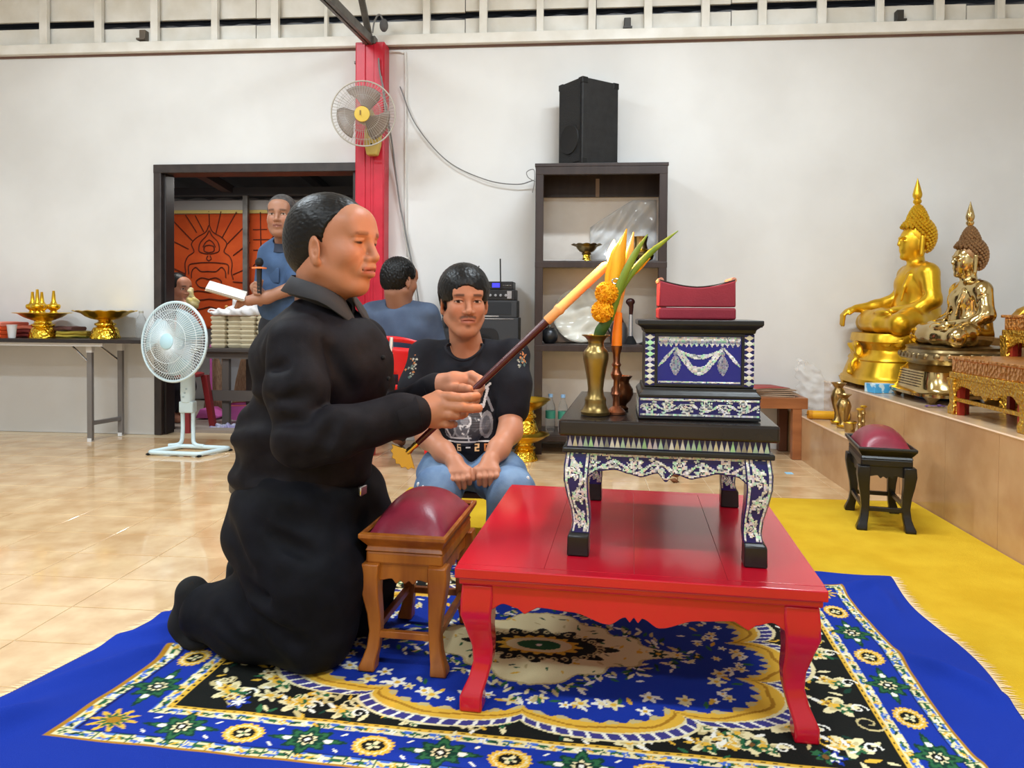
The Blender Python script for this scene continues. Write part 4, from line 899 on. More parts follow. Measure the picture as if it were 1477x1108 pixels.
# central cream diamond medallion
d = np.abs(S)/.40+np.abs(T)/.25; a = np.arctan2(T/.25, S/.40)
for k in range(260):
    b = 2*math.pi*k/260; dd = 1.08+rng.normal(0, .09); x, y = .40*dd*math.cos(b)/(abs(math.cos(b))+abs(math.sin(b))), .25*dd*math.sin(b)/(abs(math.cos(b))+abs(math.sin(b)))
    leafm(x, y, rng.uniform(.012, .02), rng.uniform(0, 6.3), ('cream', 'dgreen', 'tan', 'green', 'white')[k % 5])
pnt(d < .93+.05*np.cos(14*a), 'tan'); pnt((d < .90+.05*np.cos(14*a)), 'cream')
for k in range(60):
    b = rng.uniform(0, 6.28); dd = rng.uniform(.5, .9); x, y = .40*dd*math.cos(b)/(abs(math.cos(b))+abs(math.sin(b))), .25*dd*math.sin(b)/(abs(math.cos(b))+abs(math.sin(b))); leafm(x, y, rng.uniform(.008, .014), rng.uniform(0, 6.3), ('gold', 'green', 'tan', 'dgreen')[k % 4])
r2 = np.hypot(S/.20, T/.095); pnt(r2 < .95+.14*np.cos(12*a), 'black')
for k in range(34):
    b = 2*math.pi*k/34; scroll(.165*math.cos(b), .078*math.sin(b), .012, b, 'tan', .003, .9)
pnt(np.hypot(S/.115, T/.056) < .95+.1*np.cos(16*a), 'gold'); pnt(np.hypot(S/.09, T/.043) < 1, 'cream'); pnt(np.hypot(S/.06, T/.028) < 1, 'green'); pnt(np.hypot(S, T) < .008, 'white')
for sx in (-1, 1):
    for k in range(5): flower(sx*(.27+.05*k), 0, .030-.004*k, 6, ('cream', 'dgreen')[k % 2], 'gold', .5)
# geometry: slightly rumpled pile
RA = -3.5*D2R; RO = np.array([-.10, 2.0])
Sx, Ty = S.copy(), T.copy()
L_ = np.clip((-S-.80)/.34, 0, 1); Sx -= L_*np.clip(-T, -.5, .75)*.17; Ty = Ty+0*T
R_ = np.clip((S-.80)/.34, 0, 1); Sx += R_*.016*np.sin(T*9+.6)
Bk = np.clip((T-.58)/.14, 0, 1); Ty += Bk*.012*np.sin(S*7)
X = RO[0]+math.cos(RA)*Sx-math.sin(RA)*Ty; Y = RO[1]+math.sin(RA)*Sx+math.cos(RA)*Ty
# a single carpet of pile stays flat where the furniture and the man stand
Zr = .012+.0010*np.sin(S*31+2*np.sin(T*11))*np.sin(T*27+1.5*np.sin(S*9))
hump = lambda x, y, l, w, ang, h: h*np.exp(-(((X-x)*math.cos(ang)+(Y-y)*math.sin(ang))/l)**2-((-(X-x)*math.sin(ang)+(Y-y)*math.cos(ang))/w)**2)
for (x, y, l, w, a_, h_) in ((.93, 1.93, .12, .028, 2.1, .034), (.99, 1.86, .09, .03, 1.7, .014), (.55, 1.40, .14, .025, .2, .012), (-1.13, 1.98, .16, .03, .5, .030), (-1.2, 1.72, .18, .035, .9, .026), (-1.08, 1.85, .12, .02, .55, .016), (-1.3, 1.45, .16, .03, .7, .024), (.95, 2.55, .10, .03, .6, .02), (-1.18, 2.08, .08, .025, .2, .014), (-1.24, 1.5, .14, .035, 1.2, .018), (.98, 2.4, .12, .025, 1.4, .012), (.85, 2.66, .1, .02, .2, .010), (.80, 1.52, .12, .02, .9, .010)): Zr += hump(x, y, l, w, a_, h_)
edge = np.minimum(np.minimum(S+1.14, 1.14-S), np.minimum(T+.74, .72-T)); Zr = np.where(edge < .012, .0065+(Zr-.0065)*np.clip(edge/.012, 0, 1), Zr)
n1, n2 = S.shape; idx = np.arange(n1*n2).reshape(n1, n2)
Q = np.stack([idx[:-1, :-1], idx[1:, :-1], idx[1:, 1:], idx[:-1, 1:]], -1).reshape(-1, 4)
rug = thing('patterned_rug', 'blue patterned plush rug with a gold scalloped medallion and fringed ends', 'rug', (RO[0], RO[1], 0))
grid_mesh('pile', np.stack([X-RO[0], Y-RO[1], Zr], -1).reshape(-1, 3), Q, mat('rug_pile', (200, 200, 200), .85, attr=True, bump=.25, bscale=450, spec=.15), IM.reshape(-1, 3), rug)
mb = MB()
for col_, sg in ((0, -1), (n1-1, 1)):
    for j in range(0, n2-1, 2):
        p = np.array([X[col_, j]-RO[0], Y[col_, j]-RO[1], .009]); l = rng.uniform(.022, .036); dy = rng.normal(0, .005); d_ = np.array([sg*math.cos(RA), sg*math.sin(RA), 0])
        a_ = p-d_*.004; b_ = p+d_*l+np.array([0, dy, -.002]); w_ = np.array([0, .0026, 0]); up = np.array([0, 0, .0015])
        mb.add([a_-w_, a_+w_, b_, a_+up], [(0, 1, 2), (0, 2, 3), (1, 3, 2), (0, 3, 1)])
tag(mb.build('fringe', mat('rug_fringe', (232, 204, 160), .9), rug, 0), kind='stuff')
# ---- shared furniture helpers
def rleg(stations, name, m, parent, bevel=.004):        # square section leg along a curved axis: (x, y, z, half, half)
    rings = [np.array([[x-hx, y-hy, z], [x+hx, y-hy, z], [x+hx, y+hy, z], [x-hx, y+hy, z]]) for x, y, z, hx, hy in stations]
    if stations[0][2] > stations[-1][2]: rings = rings[::-1]
    return MB().loft(rings).build(name, m, parent, 30, bevel)
def sc_apron(L, prof, ztop, t, name, m, parent, R, off, bevel=.002):     # prof: (u 0..1 from centre outwards, drop)
    pts = [(-L/2, ztop), (L/2, ztop)]+[(u*L/2, ztop-d) for u, d in reversed(prof)]+[(-u*L/2, ztop-d) for u, d in prof[(1 if prof[0][0] == 0 else 0):]]
    return MB().prism(pts, -t/2, t/2, 'y').xf(R, off).build(name, m, parent, 30, bevel)
def smooth_prof(p, n=6):
    out = [p[0]]
    for (a, b, sm_), (c, d, s2) in zip(p[:-1], p[1:]):
        for k in range(1, n+1):
            t = k/n; tt = t*t*(3-2*t) if s2 else t; out.append((a+(c-a)*t, b+(d-b)*tt))
    return [(o[0], o[1]) for o in out]
# ---- red table
RT = thing('red_table', 'large low red lacquered wooden table standing on the rug', 'table', (.153, 2.010, .012), -4*D2R)
M_red = mat('red_lacquer', (196, 18, 42), .16, col2=(180, 14, 36), nscale=3, bump=.03, bscale=22, spec=.5, coat=.25, rough2=.26, stretch=(1, .25, 1))
hw, hdp, H1 = .400, .402, .333
bw = 2*hw/4
for k in range(4): MB().bb((-hw+k*bw+.0002, -hdp+.03, H1-.024), (-hw+(k+1)*bw-.0002, hdp-.03, H1+.0004*(k % 2))).build('top_board', M_red, RT, 0, bevel=.0006)
for sg in (-1, 1): MB().bb((-hw, sg*hdp-(.03 if sg > 0 else 0), H1-.024), (hw, sg*hdp+(.03 if sg < 0 else 0), H1)).build('end_board', M_red, RT, 0, bevel=.003)
MB().bb((-hw+.008, -hdp+.008, H1-.040), (hw-.008, hdp-.008, H1-.024)).build('moulding', M_red, RT, 0, bevel=.004)
ap = smooth_prof([(0, .052, 0), (.028, .064, 0), (.055, .053, 0), (.17, .072, 1), (.42, .050, 1), (.66, .045, 1), (.75, .062, 0), (.80, .050, 0), (.90, .042, 1), (1.0, .058, 1)])
inx, ot = hw-.012, hdp-.012
for sg in (-1, 1):
    sc_apron(2*inx-.13, ap, H1-.040, .026, 'apron', M_red, RT, np.eye(3), (0, sg*(ot-.018), 0), .003); sc_apron(2*ot-.13, ap, H1-.040, .026, 'apron', M_red, RT, rotz(90*D2R), (sg*(inx-.018), 0, 0), .003)
for sx in (-1, 1):
    for sy in (-1, 1):
        st = [(.0, .036, H1-.040), (.002, .037, .258), (.004, .036, .222), (-.001, .029, .182), (-.008, .0245, .142), (-.008, .022, .105), (.000, .022, .072), (.010, .024, .046), (.014, .026, .033), (.014, .026, .0)]
        rleg([(sx*(inx-.038+o), sy*(ot-.038+o), z, h, h) for o, h, z in st], 'leg', M_red, RT, .005)
# ---- inlaid table
ZT = .38
IT = thing('inlaid_table', 'black lacquered altar table with pearl inlay standing on the red table', 'table', (.215, 1.892, ZT-.0005), -5*D2R)
M_blk = mat('black_lacquer', (20, 19, 20), .30, col2=(30, 29, 30), nscale=8, bump=.05, bscale=30, spec=.5)
M_blktop = mat('black_lacquer_top', (26, 22, 22), .20, col2=(40, 32, 30), nscale=5, spec=.5)
M_inblue = mat('inlay_blue_ground', (26, 24, 92), .25, spec=.5)
M_pearl = mat('pearl_chips', (220, 220, 220), .18, attr=True, spec=.8, coat=.5)
PAL = [lin(c) for c in ((224, 224, 216), (206, 204, 190), (196, 206, 204), (212, 196, 206), (178, 212, 194), (214, 208, 182), (200, 194, 212), (170, 222, 176), (222, 196, 186), (236, 236, 236), (166, 166, 158), (140, 146, 148))]
def chips(name, parent, pos, nu, nv, mask, shape=1.02, prob=.98, lift=.0009):
    # pos(u,v) -> 3D point on the surface (u,v in 0..1); small pearl pieces where mask(u,v) says so
    mb = MB(); eps = 1e-3
    for i in range(nu):
        for j in range(nv):
            u, v = (i+.5)/nu, (j+.5)/nv
            mk = mask(u, v)
            if not mk or rng.random() > prob: continue
            p = np.asarray(pos(u, v)); du = (np.asarray(pos(u+eps, v))-p)/eps/nu/2*shape; dv = (np.asarray(pos(u, v+eps))-p)/eps/nv/2*shape
            n = np.cross(du, dv); n /= np.linalg.norm(n)+1e-12
            t = rng.normal(0, .12, 2); q = p+n*lift
            if mk == 3: cr = [q-du-dv, q+du-dv, q+dv*1.0+du*.05, q+dv*1.0-du*.05]
            elif mk == 2: cr = [q-du, q-dv, q+du, q+dv]      # diamond
            else: cr = [q-du-dv, q+du-dv, q+du+dv, q-du+dv]
            mid = q+n*.0006+(du*t[0]+dv*t[1])
            cc = PAL[(hash((int(p[0]*230), int(p[1]*230), int(p[2]*230))) >> 3) % len(PAL)]*rng.uniform(.82, 1.08)
            mb.add(cr+[mid], [(0, 1, 4), (1, 2, 4), (2, 3, 4), (3, 0, 4)], np.clip(cc, 0, 1))
    o = mb.build(name, M_pearl, parent, 0); o['kind'] = 'stuff'; return o
def vine(u, v, L=1.0, ph=0.0):           # curling leaf scroll mask on a strip, u runs along, L = length/height
    x = u*L; P_ = 2.1; c = .5+.27*math.sin(x*2*math.pi/P_+ph); sl = .27*2*math.pi/P_*math.cos(x*2*math.pi/P_+ph)
    if abs(v-c)/math.sqrt(1+sl*sl) < .080+.03*math.sin(x*9): return 1
    k = math.floor(x/(P_/2)); cx = (k+.5)*P_/2; cy = .5-.20*math.sin(cx*2*math.pi/P_+ph)
    r = math.hypot(x-cx, v-cy); a = math.atan2(v-cy, x-cx)
    if r < .10: return 1
    if .14 < r < .39*(.80+.20*math.cos(6*a+k)) : return 1
    q = (x/(P_/4)) % 1; lx = (q-.5)*P_/4; ly = v-(c+(.24 if (int(x/(P_/4)) % 2) else -.24)); rr = abs(lx+ly*.6)/.20+abs(ly-lx*.6)/.10
    return 1 if rr < 1 else 0
thw, thd, TH = .233, .288, .307
MB().bb((-thw, -thd, TH-.036), (thw, thd, TH)).build('tabletop', M_blktop, IT, 0, bevel=.006, bseg=3)
MB().bb((-thw+.018, -thd+.018, TH-.062), (thw-.018, thd-.018, TH-.036)).build('neck', M_inblue, IT, 0)
MB().bb((-thw+.008, -thd+.008, TH-.074), (thw-.008, thd-.008, TH-.062)).build('moulding', M_blk, IT, 0, bevel=.003)
def sides(fn):        # run for the four sides: direction vectors
    for k, (L, off) in enumerate(((2*thw, thd), (2*thd, thw), (2*thw, thd), (2*thd, thw))):
        a = k*math.pi/2; R = rotz(a); fn(R, L, off)
def neckchips(R, L, off):
    o = off-.018; LL = L-.036
    chips('triangle_inlay', IT, lambda u, v: R @ np.array([(u-.5)*LL, -o-.0003, TH-.061+v*.024]), int(LL/.0115), 1, lambda u, v: 3, .96, 1.0)
sides(neckchips)
apd = smooth_prof([(0, .058, 0), (.10, .040, 1), (.30, .050, 1), (.42, .044, 0), (.60, .036, 1), (.80, .040, 1), (1.0, .062, 1)])
zta = TH-.074
def aprons(R, L, off):
    LL = L-.10; o = off-.018
    sc_apron(LL, apd, zta, .018, 'apron', M_inblue, IT, R, R @ np.array([0, -o+.009, 0]), .001)
    dr = lambda u: np.interp(abs(2*u-1), [p[0] for p in apd], [p[1] for p in apd])
    chips('apron_inlay', IT, lambda u, v: R @ np.array([(u-.5)*LL, -o-.0004, zta-.058*(1-v)]), int(LL/.0028), 20, lambda u, v: (1 if (.058*(1-v) < dr(u)-.004 and (v > .88 or dr(u)-.058*(1-v) < .008 or vine(u, (1-v-.12)/.75, LL/.045))) else 0), 1.03, .98)
sides(aprons)
lst = [(.0, .027, zta), (.004, .0275, .200), (.005, .026, .170), (.001, .023, .135), (-.005, .020, .100), (-.007, .019, .072), (-.004, .020, .050), (.0, .0235, .044), (.0, .0245, .0)]
for sx in (-1, 1):
    for sy in (-1, 1):
        cx_, cy_ = sx*(thw-.018-.025), sy*(thd-.018-.025)
        lg = rleg([(cx_+sx*o, cy_+sy*o, z, h, h) for o, h, z in lst[:-2]+[(-.004, .020, .046)]], 'leg', M_inblue, IT, .002)
        rleg([(cx_+sx*o, cy_+sy*o, z, h, h) for o, h, z in [(-.004, .0202, .052), (.0, .0235, .044), (.0, .0245, .0)]], 'foot', M_blk, lg, .003)
        zz = [q[2] for q in lst][::-1]; oo = [q[0] for q in lst][::-1]; hh = [q[1] for q in lst][::-1]
        for (fx, fy) in ((0, -1), (sx, 0)):
            def pos(u, v, fx=fx, fy=fy):
                z = .054+v*(zta-.054); o = np.interp(z, zz, oo); h = np.interp(z, zz, hh)
                if fy: return (cx_+sx*o+(u-.5)*2*h*.9, cy_+sy*o-h-.0006, z)
                return (cx_+sx*o+fx*(h+.0006), cy_+sy*o+fx*(u-.5)*2*h*.9, z)
            chips('leg_inlay', lg, pos, 18, 72, lambda u, v: (1 if (u < .10 or u > .90 or vine(v, u, 3.4, 1.0)) else 0), 1.03, .98)
# ---- inlaid box
ZB = ZT+TH+.001
BX = thing('inlaid_box', 'black inlaid box with blue garland panel standing on the altar table', 'box', (.268, 1.735, ZB), -2.5*D2R)
MB().bb((-.131, -.092, 0), (.131, .092, .006)).build('foot_board', M_blk, BX, 0, bevel=.002)
MB().bb((-.129, -.090, .006), (.129, .090, .048)).build('plinth', M_inblue, BX, 0, bevel=.001)
MB().lathe([(.131, .048), (.131, .054), (.126, .060), (.122, .064), (.122, .070)], (0, 0, 0), 4, rotz(45*D2R), ex=2).xf(np.diag([1.4142, 1.4142*.70, 1.0])).build('plinth_moulding', M_blk, BX, 0, bevel=.002)
MB().bb((-.117, -.078, .070), (.117, .078, .190)).build('body', M_blk, BX, 0, bevel=.002)
for sx in (-1, 1):
    MB().bb((sx*.1065-.0105, -.080, .074), (sx*.1065+.0105, -.070, .188)).build('pilaster', M_inblue, BX, 0)
    chips('pilaster_inlay', BX, lambda u, v, sx=sx: (sx*.1065+(u-.5)*.019, -.0803, .075+v*.112), 1, 9, lambda u, v: 2, 1.0, 1.0); chips('pilaster_inlay', BX, lambda u, v, sx=sx: (sx*.1065+(u-.5)*.021, -.0803, .075+v*.112), 6, 30, lambda u, v: (1 if abs(abs((v*9) % 1-.5)*2-(1-abs(2*u-1))) < .16 and (u < .2 or u > .8) else 0), .8)
MB().bb((-.090, -.0785, .078), (.090, -.076, .184)).build('panel', mat('blue_glass_panel', (24, 26, 120), .12, spec=.6), BX, 0)
for lo, hi in (((-.096, -.083, .072), (.096, -.077, .078)), ((-.096, -.083, .184), (.096, -.077, .190)), ((-.096, -.083, .078), (-.090, -.077, .184)), ((.090, -.083, .078), (.096, -.077, .184))): MB().bb(lo, hi).build('panel_frame', M_blk, BX, 0, bevel=.001)
def garland(u, v):
    x = (u-.5)*1.8; z = v*1.06      # panel 1.8 x 1.06 units
    if v < .035 or v > .90: return 1
    if .86 < v <= .90: return 2
    if .78 < v <= .86: return 1 if abs((u*16) % 1-.5) < .5*(v-.78)/.08 else 0
    for c in (-.52, .52):
        dx = abs(x-c)
        if .18 < z < .86:
            w = .02+.10*max(0, math.sin((z-.18)/.46*math.pi)) if z < .62 else .03+.02*math.sin(z*40)
            if dx < w*(1 if z < .62 else 1): return 2
        for sgn in (-1, 1):
            t = (x-c)*sgn
            if .02 < t < .40 and abs(z-(.82-1.15*t)) < .045*math.sin(min(1, t/.40)*math.pi)+.01: return 1
    if abs(x) < .52:
        y1 = .28+.52*(abs(x)/.52)**2; y2 = .60+.22*(abs(x)/.52)**2
        if abs(z-y1) < .07+.03*math.cos(x*9): return 1
        if abs(z-y2) < .035+.02*math.cos(x*6): return 1
    return 0
chips('panel_inlay', BX, lambda u, v: (-.088+u*.176, -.0789, .080+v*.102), 92, 54, garland, .95, .98, .0006)
chips('plinth_inlay', BX, lambda u, v: (-.127+u*.254, -.0903, .008+v*.038), 100, 17, lambda u, v: (1 if (v < .14 or v > .86 or vine(u, (v-.14)/.72, 6.6)) else 0), 1.03, .98)
chips('plinth_inlay', BX, lambda u, v: (.1293, -.088+u*.176, .008+v*.038), 70, 17, lambda u, v: (1 if (v < .14 or v > .86 or vine(u, (v-.14)/.72, 4.6)) else 0), 1.03, .98)
chips('plinth_inlay', BX, lambda u, v: (-.1293, .088-u*.176, .008+v*.038), 70, 17, lambda u, v: (1 if (v < .14 or v > .86 or vine(u, (v-.14)/.72, 4.6)) else 0), 1.03, .98)
MB().lathe([(.118, .190), (.120, .198), (.128, .204), (.134, .208), (.134, .219)], (0, 0, 0), 4, rotz(45*D2R)).xf(np.diag([1.4142, 1.4142*.73, 1.0])).build('lid', M_blk, BX, 0, bevel=.002)
MB().tube([(.10, .03, .212), (.155, .03, .206)], .005, 10).build('rod', M_blk, BX)
# ---- maroon bolster on the box
ZP = ZB+.2195
PL = thing('bolster', 'maroon saddle-topped cushion block lying on the inlaid box', 'cushion', (.267, 1.745, ZP), -2.5*D2R)
M_mar = mat('maroon_cloth', (150, 38, 56), .6, col2=(134, 30, 48), nscale=9, bump=.08, bscale=250)
MB().bb((-.085, -.055, 0), (.085, .055, .027)).build('base', M_mar, PL, 0, bevel=.005, bseg=3)
tp = [(-.084, .0285), (.084, .0285), (.083, .088)]+[(x, .072+.016*(abs(x)/.083)**1.7) for x in np.linspace(.075, -.075, 13)]+[(-.083, .088)]
MB().prism(tp, -.055, .055, 'y').build('top', M_mar, PL, 40, bevel=.003)
MB().prism([(x, .0728+.016*(abs(x)/.083)**1.7) for x in np.linspace(-.083, .083, 15)]+[(x, .0748+.016*(abs(x)/.083)**1.7) for x in np.linspace(.083, -.083, 15)], -.053, .053, 'y').build('dark_seat', mat('dark_vinyl', (58, 44, 42), .5), PL, 60)
for sx in (-1, 1): MB().tube([(sx*.080, -.05, .089), (sx*.080, .05, .089)], .0065, 8).build('worn_edge', mat('peach_fabric', (206, 140, 116), .7), PL)
# ---- brass vase, flowers, candlestick, pot
M_brass = mat('aged_brass', (150, 128, 78), .32, metal=.9, col2=(118, 98, 58), nscale=10, bump=.05, bscale=60)
VS = thing('brass_vase', 'tall aged brass vase with flowers on the altar table', 'vase', (.040, 1.705, ZB-.0005))
vp = [(.001, .001), (.034, .001), (.035, .008), (.030, .014), (.026, .022), (.0245, .032), (.0255, .036), (.0245, .040), (.020, .046), (.018, .062), (.0205, .085), (.026, .115), (.030, .134), (.0305, .146), (.027, .155), (.0205, .162), (.018, .170), (.0195, .178), (.026, .186), (.033, .190), (.0335, .192), (.031, .192), (.017, .178), (.015, .168), (.015, .10), (.001, .10)]
MB().lathe([(r*.97, z*.955) for r, z in vp], seg=36, cap=False).build('body', M_brass, VS)
BQ = thing('flower_bunch', 'bunch of orange marigolds with yellow and green leaves in the brass vase', 'flowers', (.040, 1.705, ZB+.12)); BQo = np.array([.040, 1.705, ZB+.12])
M_mari = mat('marigold', (252, 190, 20), .7, col2=(244, 158, 4), nscale=60)
for px, py, r in ((875, 423, .0265), (869, 449, .0255)):
    c = at(px, py, 1.69)-BQo; mb = MB(); mb.sphere(c, r*.88, 12, 8)
    for k in range(300):
        z = 1-2*(k+.5)/300; a = k*2.39996; n = np.array([math.sqrt(1-z*z)*math.cos(a), math.sqrt(1-z*z)*math.sin(a), z]); u = np.cross(n, [.3, .2, 1]); u /= np.linalg.norm(u); w = np.cross(n, u); th = rng.uniform(0, 6.28); w = w*math.cos(th)+u*math.sin(th); u = np.cross(w, n)
        p = c+n*r*.80; mb.add([p-u*.0022, p+u*.0022, p+u*.0026+n*r*.22+w*.002, p-u*.0026+n*r*.22+w*.0015, p+n*r*.14+w*.004], [(0, 1, 2, 3), (3, 2, 4)])
    mb.build('marigold', M_mari, BQ, 0)
def blade(pts, ws, name, m, par, org, n=18, fold=.25):
    P = spline([np.asarray(p)-org for p in pts], n); W = np.interp(np.linspace(0, 1, n), np.linspace(0, 1, len(ws)), ws); V = []; Fc = []
    T_ = np.gradient(P, axis=0)
    for i in range(n):
        t = T_[i]/np.linalg.norm(T_[i]); s2 = np.cross(t, [0, 1.0, 0]); s2 /= np.linalg.norm(s2); d2 = np.array([0, 1.0, 0])
        V += [P[i]-s2*W[i]+d2*W[i]*fold, P[i], P[i]+s2*W[i]+d2*W[i]*fold]
    for i in range(n-1): a = 3*i; Fc += [(a, a+1, a+4, a+3), (a+1, a+2, a+5, a+4)]
    o = MB().add(V, Fc).build(name, m, par, 60); sd = o.modifiers.new('solid', 'SOLIDIFY'); sd.thickness = .0012; return o
M_lfy = mat('yellow_leaf', (244, 186, 20), .5, col2=(226, 150, 10), nscale=30, stretch=(1, 1, .1)); M_lfg = mat('green_leaf', (146, 158, 46), .45, col2=(108, 132, 36), nscale=26, stretch=(1, 1, .1)); M_lfo = mat('pale_orange_leaf', (238, 168, 80), .5); M_stem = mat('dark_green_leaf', (60, 92, 40), .5)
blade([at(880, 462, 1.70), at(886, 420, 1.705), at(893, 375, 1.71), at(904, 330, 1.715)], [.008, .013, .015, .001], 'leaf', M_lfy, BQ, BQo); blade([at(876, 430, 1.715), at(880, 395, 1.715), at(889, 365, 1.715), at(899, 340, 1.72)], [.007, .011, .012, .001], 'leaf', M_lfy, BQ, BQo)
blade([at(890, 455, 1.72), at(899, 405, 1.725), at(908, 365, 1.725), at(914, 335, 1.73)], [.007, .009, .009, .001], 'leaf', M_lfo, BQ, BQo)
blade([at(866, 487, 1.705), at(880, 455, 1.695), at(897, 405, 1.69), at(915, 368, 1.69), at(934, 338, 1.69)], [.006, .010, .009, .0075, .0008], 'leaf', M_lfg, BQ, BQo); blade([at(893, 425, 1.70), at(912, 393, 1.70), at(940, 363, 1.70), at(978, 333, 1.70)], [.004, .0075, .007, .0008], 'leaf', M_lfg, BQ, BQo)
blade([at(862, 492, 1.70), at(866, 478, 1.695), at(874, 466, 1.69), at(882, 455, 1.69)], [.010, .013, .012, .004], 'leaf', M_stem, BQ, BQo); blade([at(912, 398, 1.715), at(925, 385, 1.715), at(938, 372, 1.715)], [.002, .004, .001], 'leaf', M_lfy, BQ, BQo)
MB().tube(spline([at(858, 545, 1.705)-BQo, at(861, 500, 1.705)-BQo, at(868, 470, 1.705)-BQo, at(874, 440, 1.70)-BQo], 16), .003, 8).build('stem', M_stem, BQ)
MB().tube([(np.array(at(888, 406, 1.695))-BQo)+np.array([.008*math.cos(t), .003, .006*math.sin(t)]) for t in np.linspace(0, 6.28, 14)], .0022, 6).build('wire_ring', mat('chrome', (200, 200, 204), .2, metal=1.0), BQ)
M_cop = mat('copper', (168, 104, 74), .3, metal=.85, col2=(124, 76, 52), nscale=14, bump=.08, bscale=50); M_copd = mat('dark_copper', (120, 74, 46), .3, metal=.8, col2=(92, 58, 36), nscale=12)
CS = thing('candlestick', 'slim copper candlestick holding an orange candle beside the brass vase', 'candlestick', (.088, 1.725, ZB-.0005))
MB().lathe([(.001, 0), (.022, 0), (.022, .005), (.016, .012), (.008, .018), (.007, .040), (.011, .046), (.007, .054), (.0065, .078), (.011, .084), (.0135, .092), (.009, .101), (.008, .108), (.0115, .114), (.008, .120), (.0085, .138), (.0125, .150), (.013, .158), (.011, .158), (.001, .152)], seg=24, cap=False).build('stick', M_cop, CS)
MB().tube([(0, 0, .152), (.001, 0, .19), (.004, 0, .235)], [.0125, .0115, .008], 14).build('candle', mat('orange_candle', (252, 132, 24), .45, sss=.2), CS); MB().tube([(.004, 0, .235), (.005, 0, .243)], .001, 6).build('wick', M_sock, CS)
PT = thing('copper_pot', 'small round dark copper pot between the candlestick and inlaid box', 'pot', (.106, 1.80, ZB-.0005))
MB().lathe([(.001, 0), (.015, 0), (.016, .005), (.011, .010), (.012, .014), (.022, .024), (.027, .038), (.026, .050), (.020, .060), (.0165, .066), (.0175, .072), (.024, .080), (.0245, .082), (.022, .082), (.015, .070), (.02, .045), (.001, .02)], seg=30, cap=False).build('bowl', M_copd, PT)
MB().tube(spline([(-.019, 0, .072), (-.024, 0, .09), (-.018, 0, .105), (-.006, 0, .095)], 14), .0016, 6).build('handle', M_steel, PT)
# ---- the candle lighter stick
g0, c0, f0 = at(578, 662, 1.828), at(787, 459, 1.85), at(878, 379, 1.862)
ax = (f0-g0)/np.linalg.norm(f0-g0); e2_ = np.cross(ax, [0, 1, 0]); e2_ /= np.linalg.norm(e2_); RS = np.stack([e2_, np.cross(ax, e2_), ax], 1); LS = float((f0-g0) @ ax); LC = float((c0-g0) @ ax)
ST = thing('candle_stick', 'long dark red stick with a burning orange candle held by the kneeling man', 'candle', g0)
MB().lathe([(.005, .05), (.0072, .06), (.0082, .12), (.0088, LC*.6), (.0102, LC-.03), (.0106, LC)], (0, 0, 0), 16, RS).build('handle', mat('dark_red_lacquer', (74, 22, 24), .25, spec=.5), ST)
M_gold = mat('polished_gold', (206, 168, 80), .22, metal=1.0)
MB().lathe([(.006, .022), (.0085, .03), (.0065, .04), (.008, .05), (.006, .062)], (0, 0, 0), 16, RS).build('ferrule', M_gold, ST)
V = []; n = 13
for t in (-.004, .004):
    V.append((0, 0, t))
    for k in range(n): a = (-62+124*k/(n-1))*D2R; r = .047*(1+.06*math.cos(k*3.14)); V.append((r*math.sin(a), -r*math.cos(a)*1.0, t*(.3)))
V = np.array(V); Fc = [tuple([0]+list(range(1, n+1)))[::-1], tuple([n+1]+list(range(n+2, 2*n+2)))]+[(k, k+1, n+1+k+1, n+1+k) for k in range(1, n)]+[(n, 0, n+1, 2*n+1), (0, 1, n+2, n+1)]
Rf = np.stack([RS[:, 0], RS[:, 2], -RS[:, 1]], 1); MB().add((V+np.array([0, .032, 0])) @ Rf.T, Fc).build('fan_finial', M_gold, ST, 30, bevel=.001)
MB().lathe([(.011, LC-.004), (.0125, LC), (.012, LC+.03), (.0142, LC+.036), (.0142, LC+.042), (.0122, LC+.048), (.0118, LS-.012), (.007, LS-.003), (.001, LS-.001)], (0, 0, 0), 18, RS).build('candle', mat('peach_candle', (250, 176, 112), .45, col2=(246, 150, 84), nscale=12, sss=.3), ST)
fl0 = f0-g0+ax*.002
MB().tube([fl0-ax*.006, fl0+np.array([.001, 0, .006])], .0012, 6).build('wick', M_sock, ST)
MB().lathe([(.0008, -.006), (.006, -.002), (.0105, .008), (.012, .018), (.0095, .030), (.0055, .042), (.0012, .054)], fl0+np.array([.002, 0, .002]), 16, roty(10*D2R)).build('flame', mat('flame', (255, 190, 90), .5, emit=(255, 196, 110), estr=26.0), ST)
pl = bpy.data.lights.new('flame_light', 'POINT'); pl.energy = 12.0; pl.color = (1.0, .46, .15); pl.shadow_soft_size = .015; po_ = bpy.data.objects.new('flame_light', pl); COL.objects.link(po_); po_.location = tuple(f0+np.array([-.004, -.0, .075]))
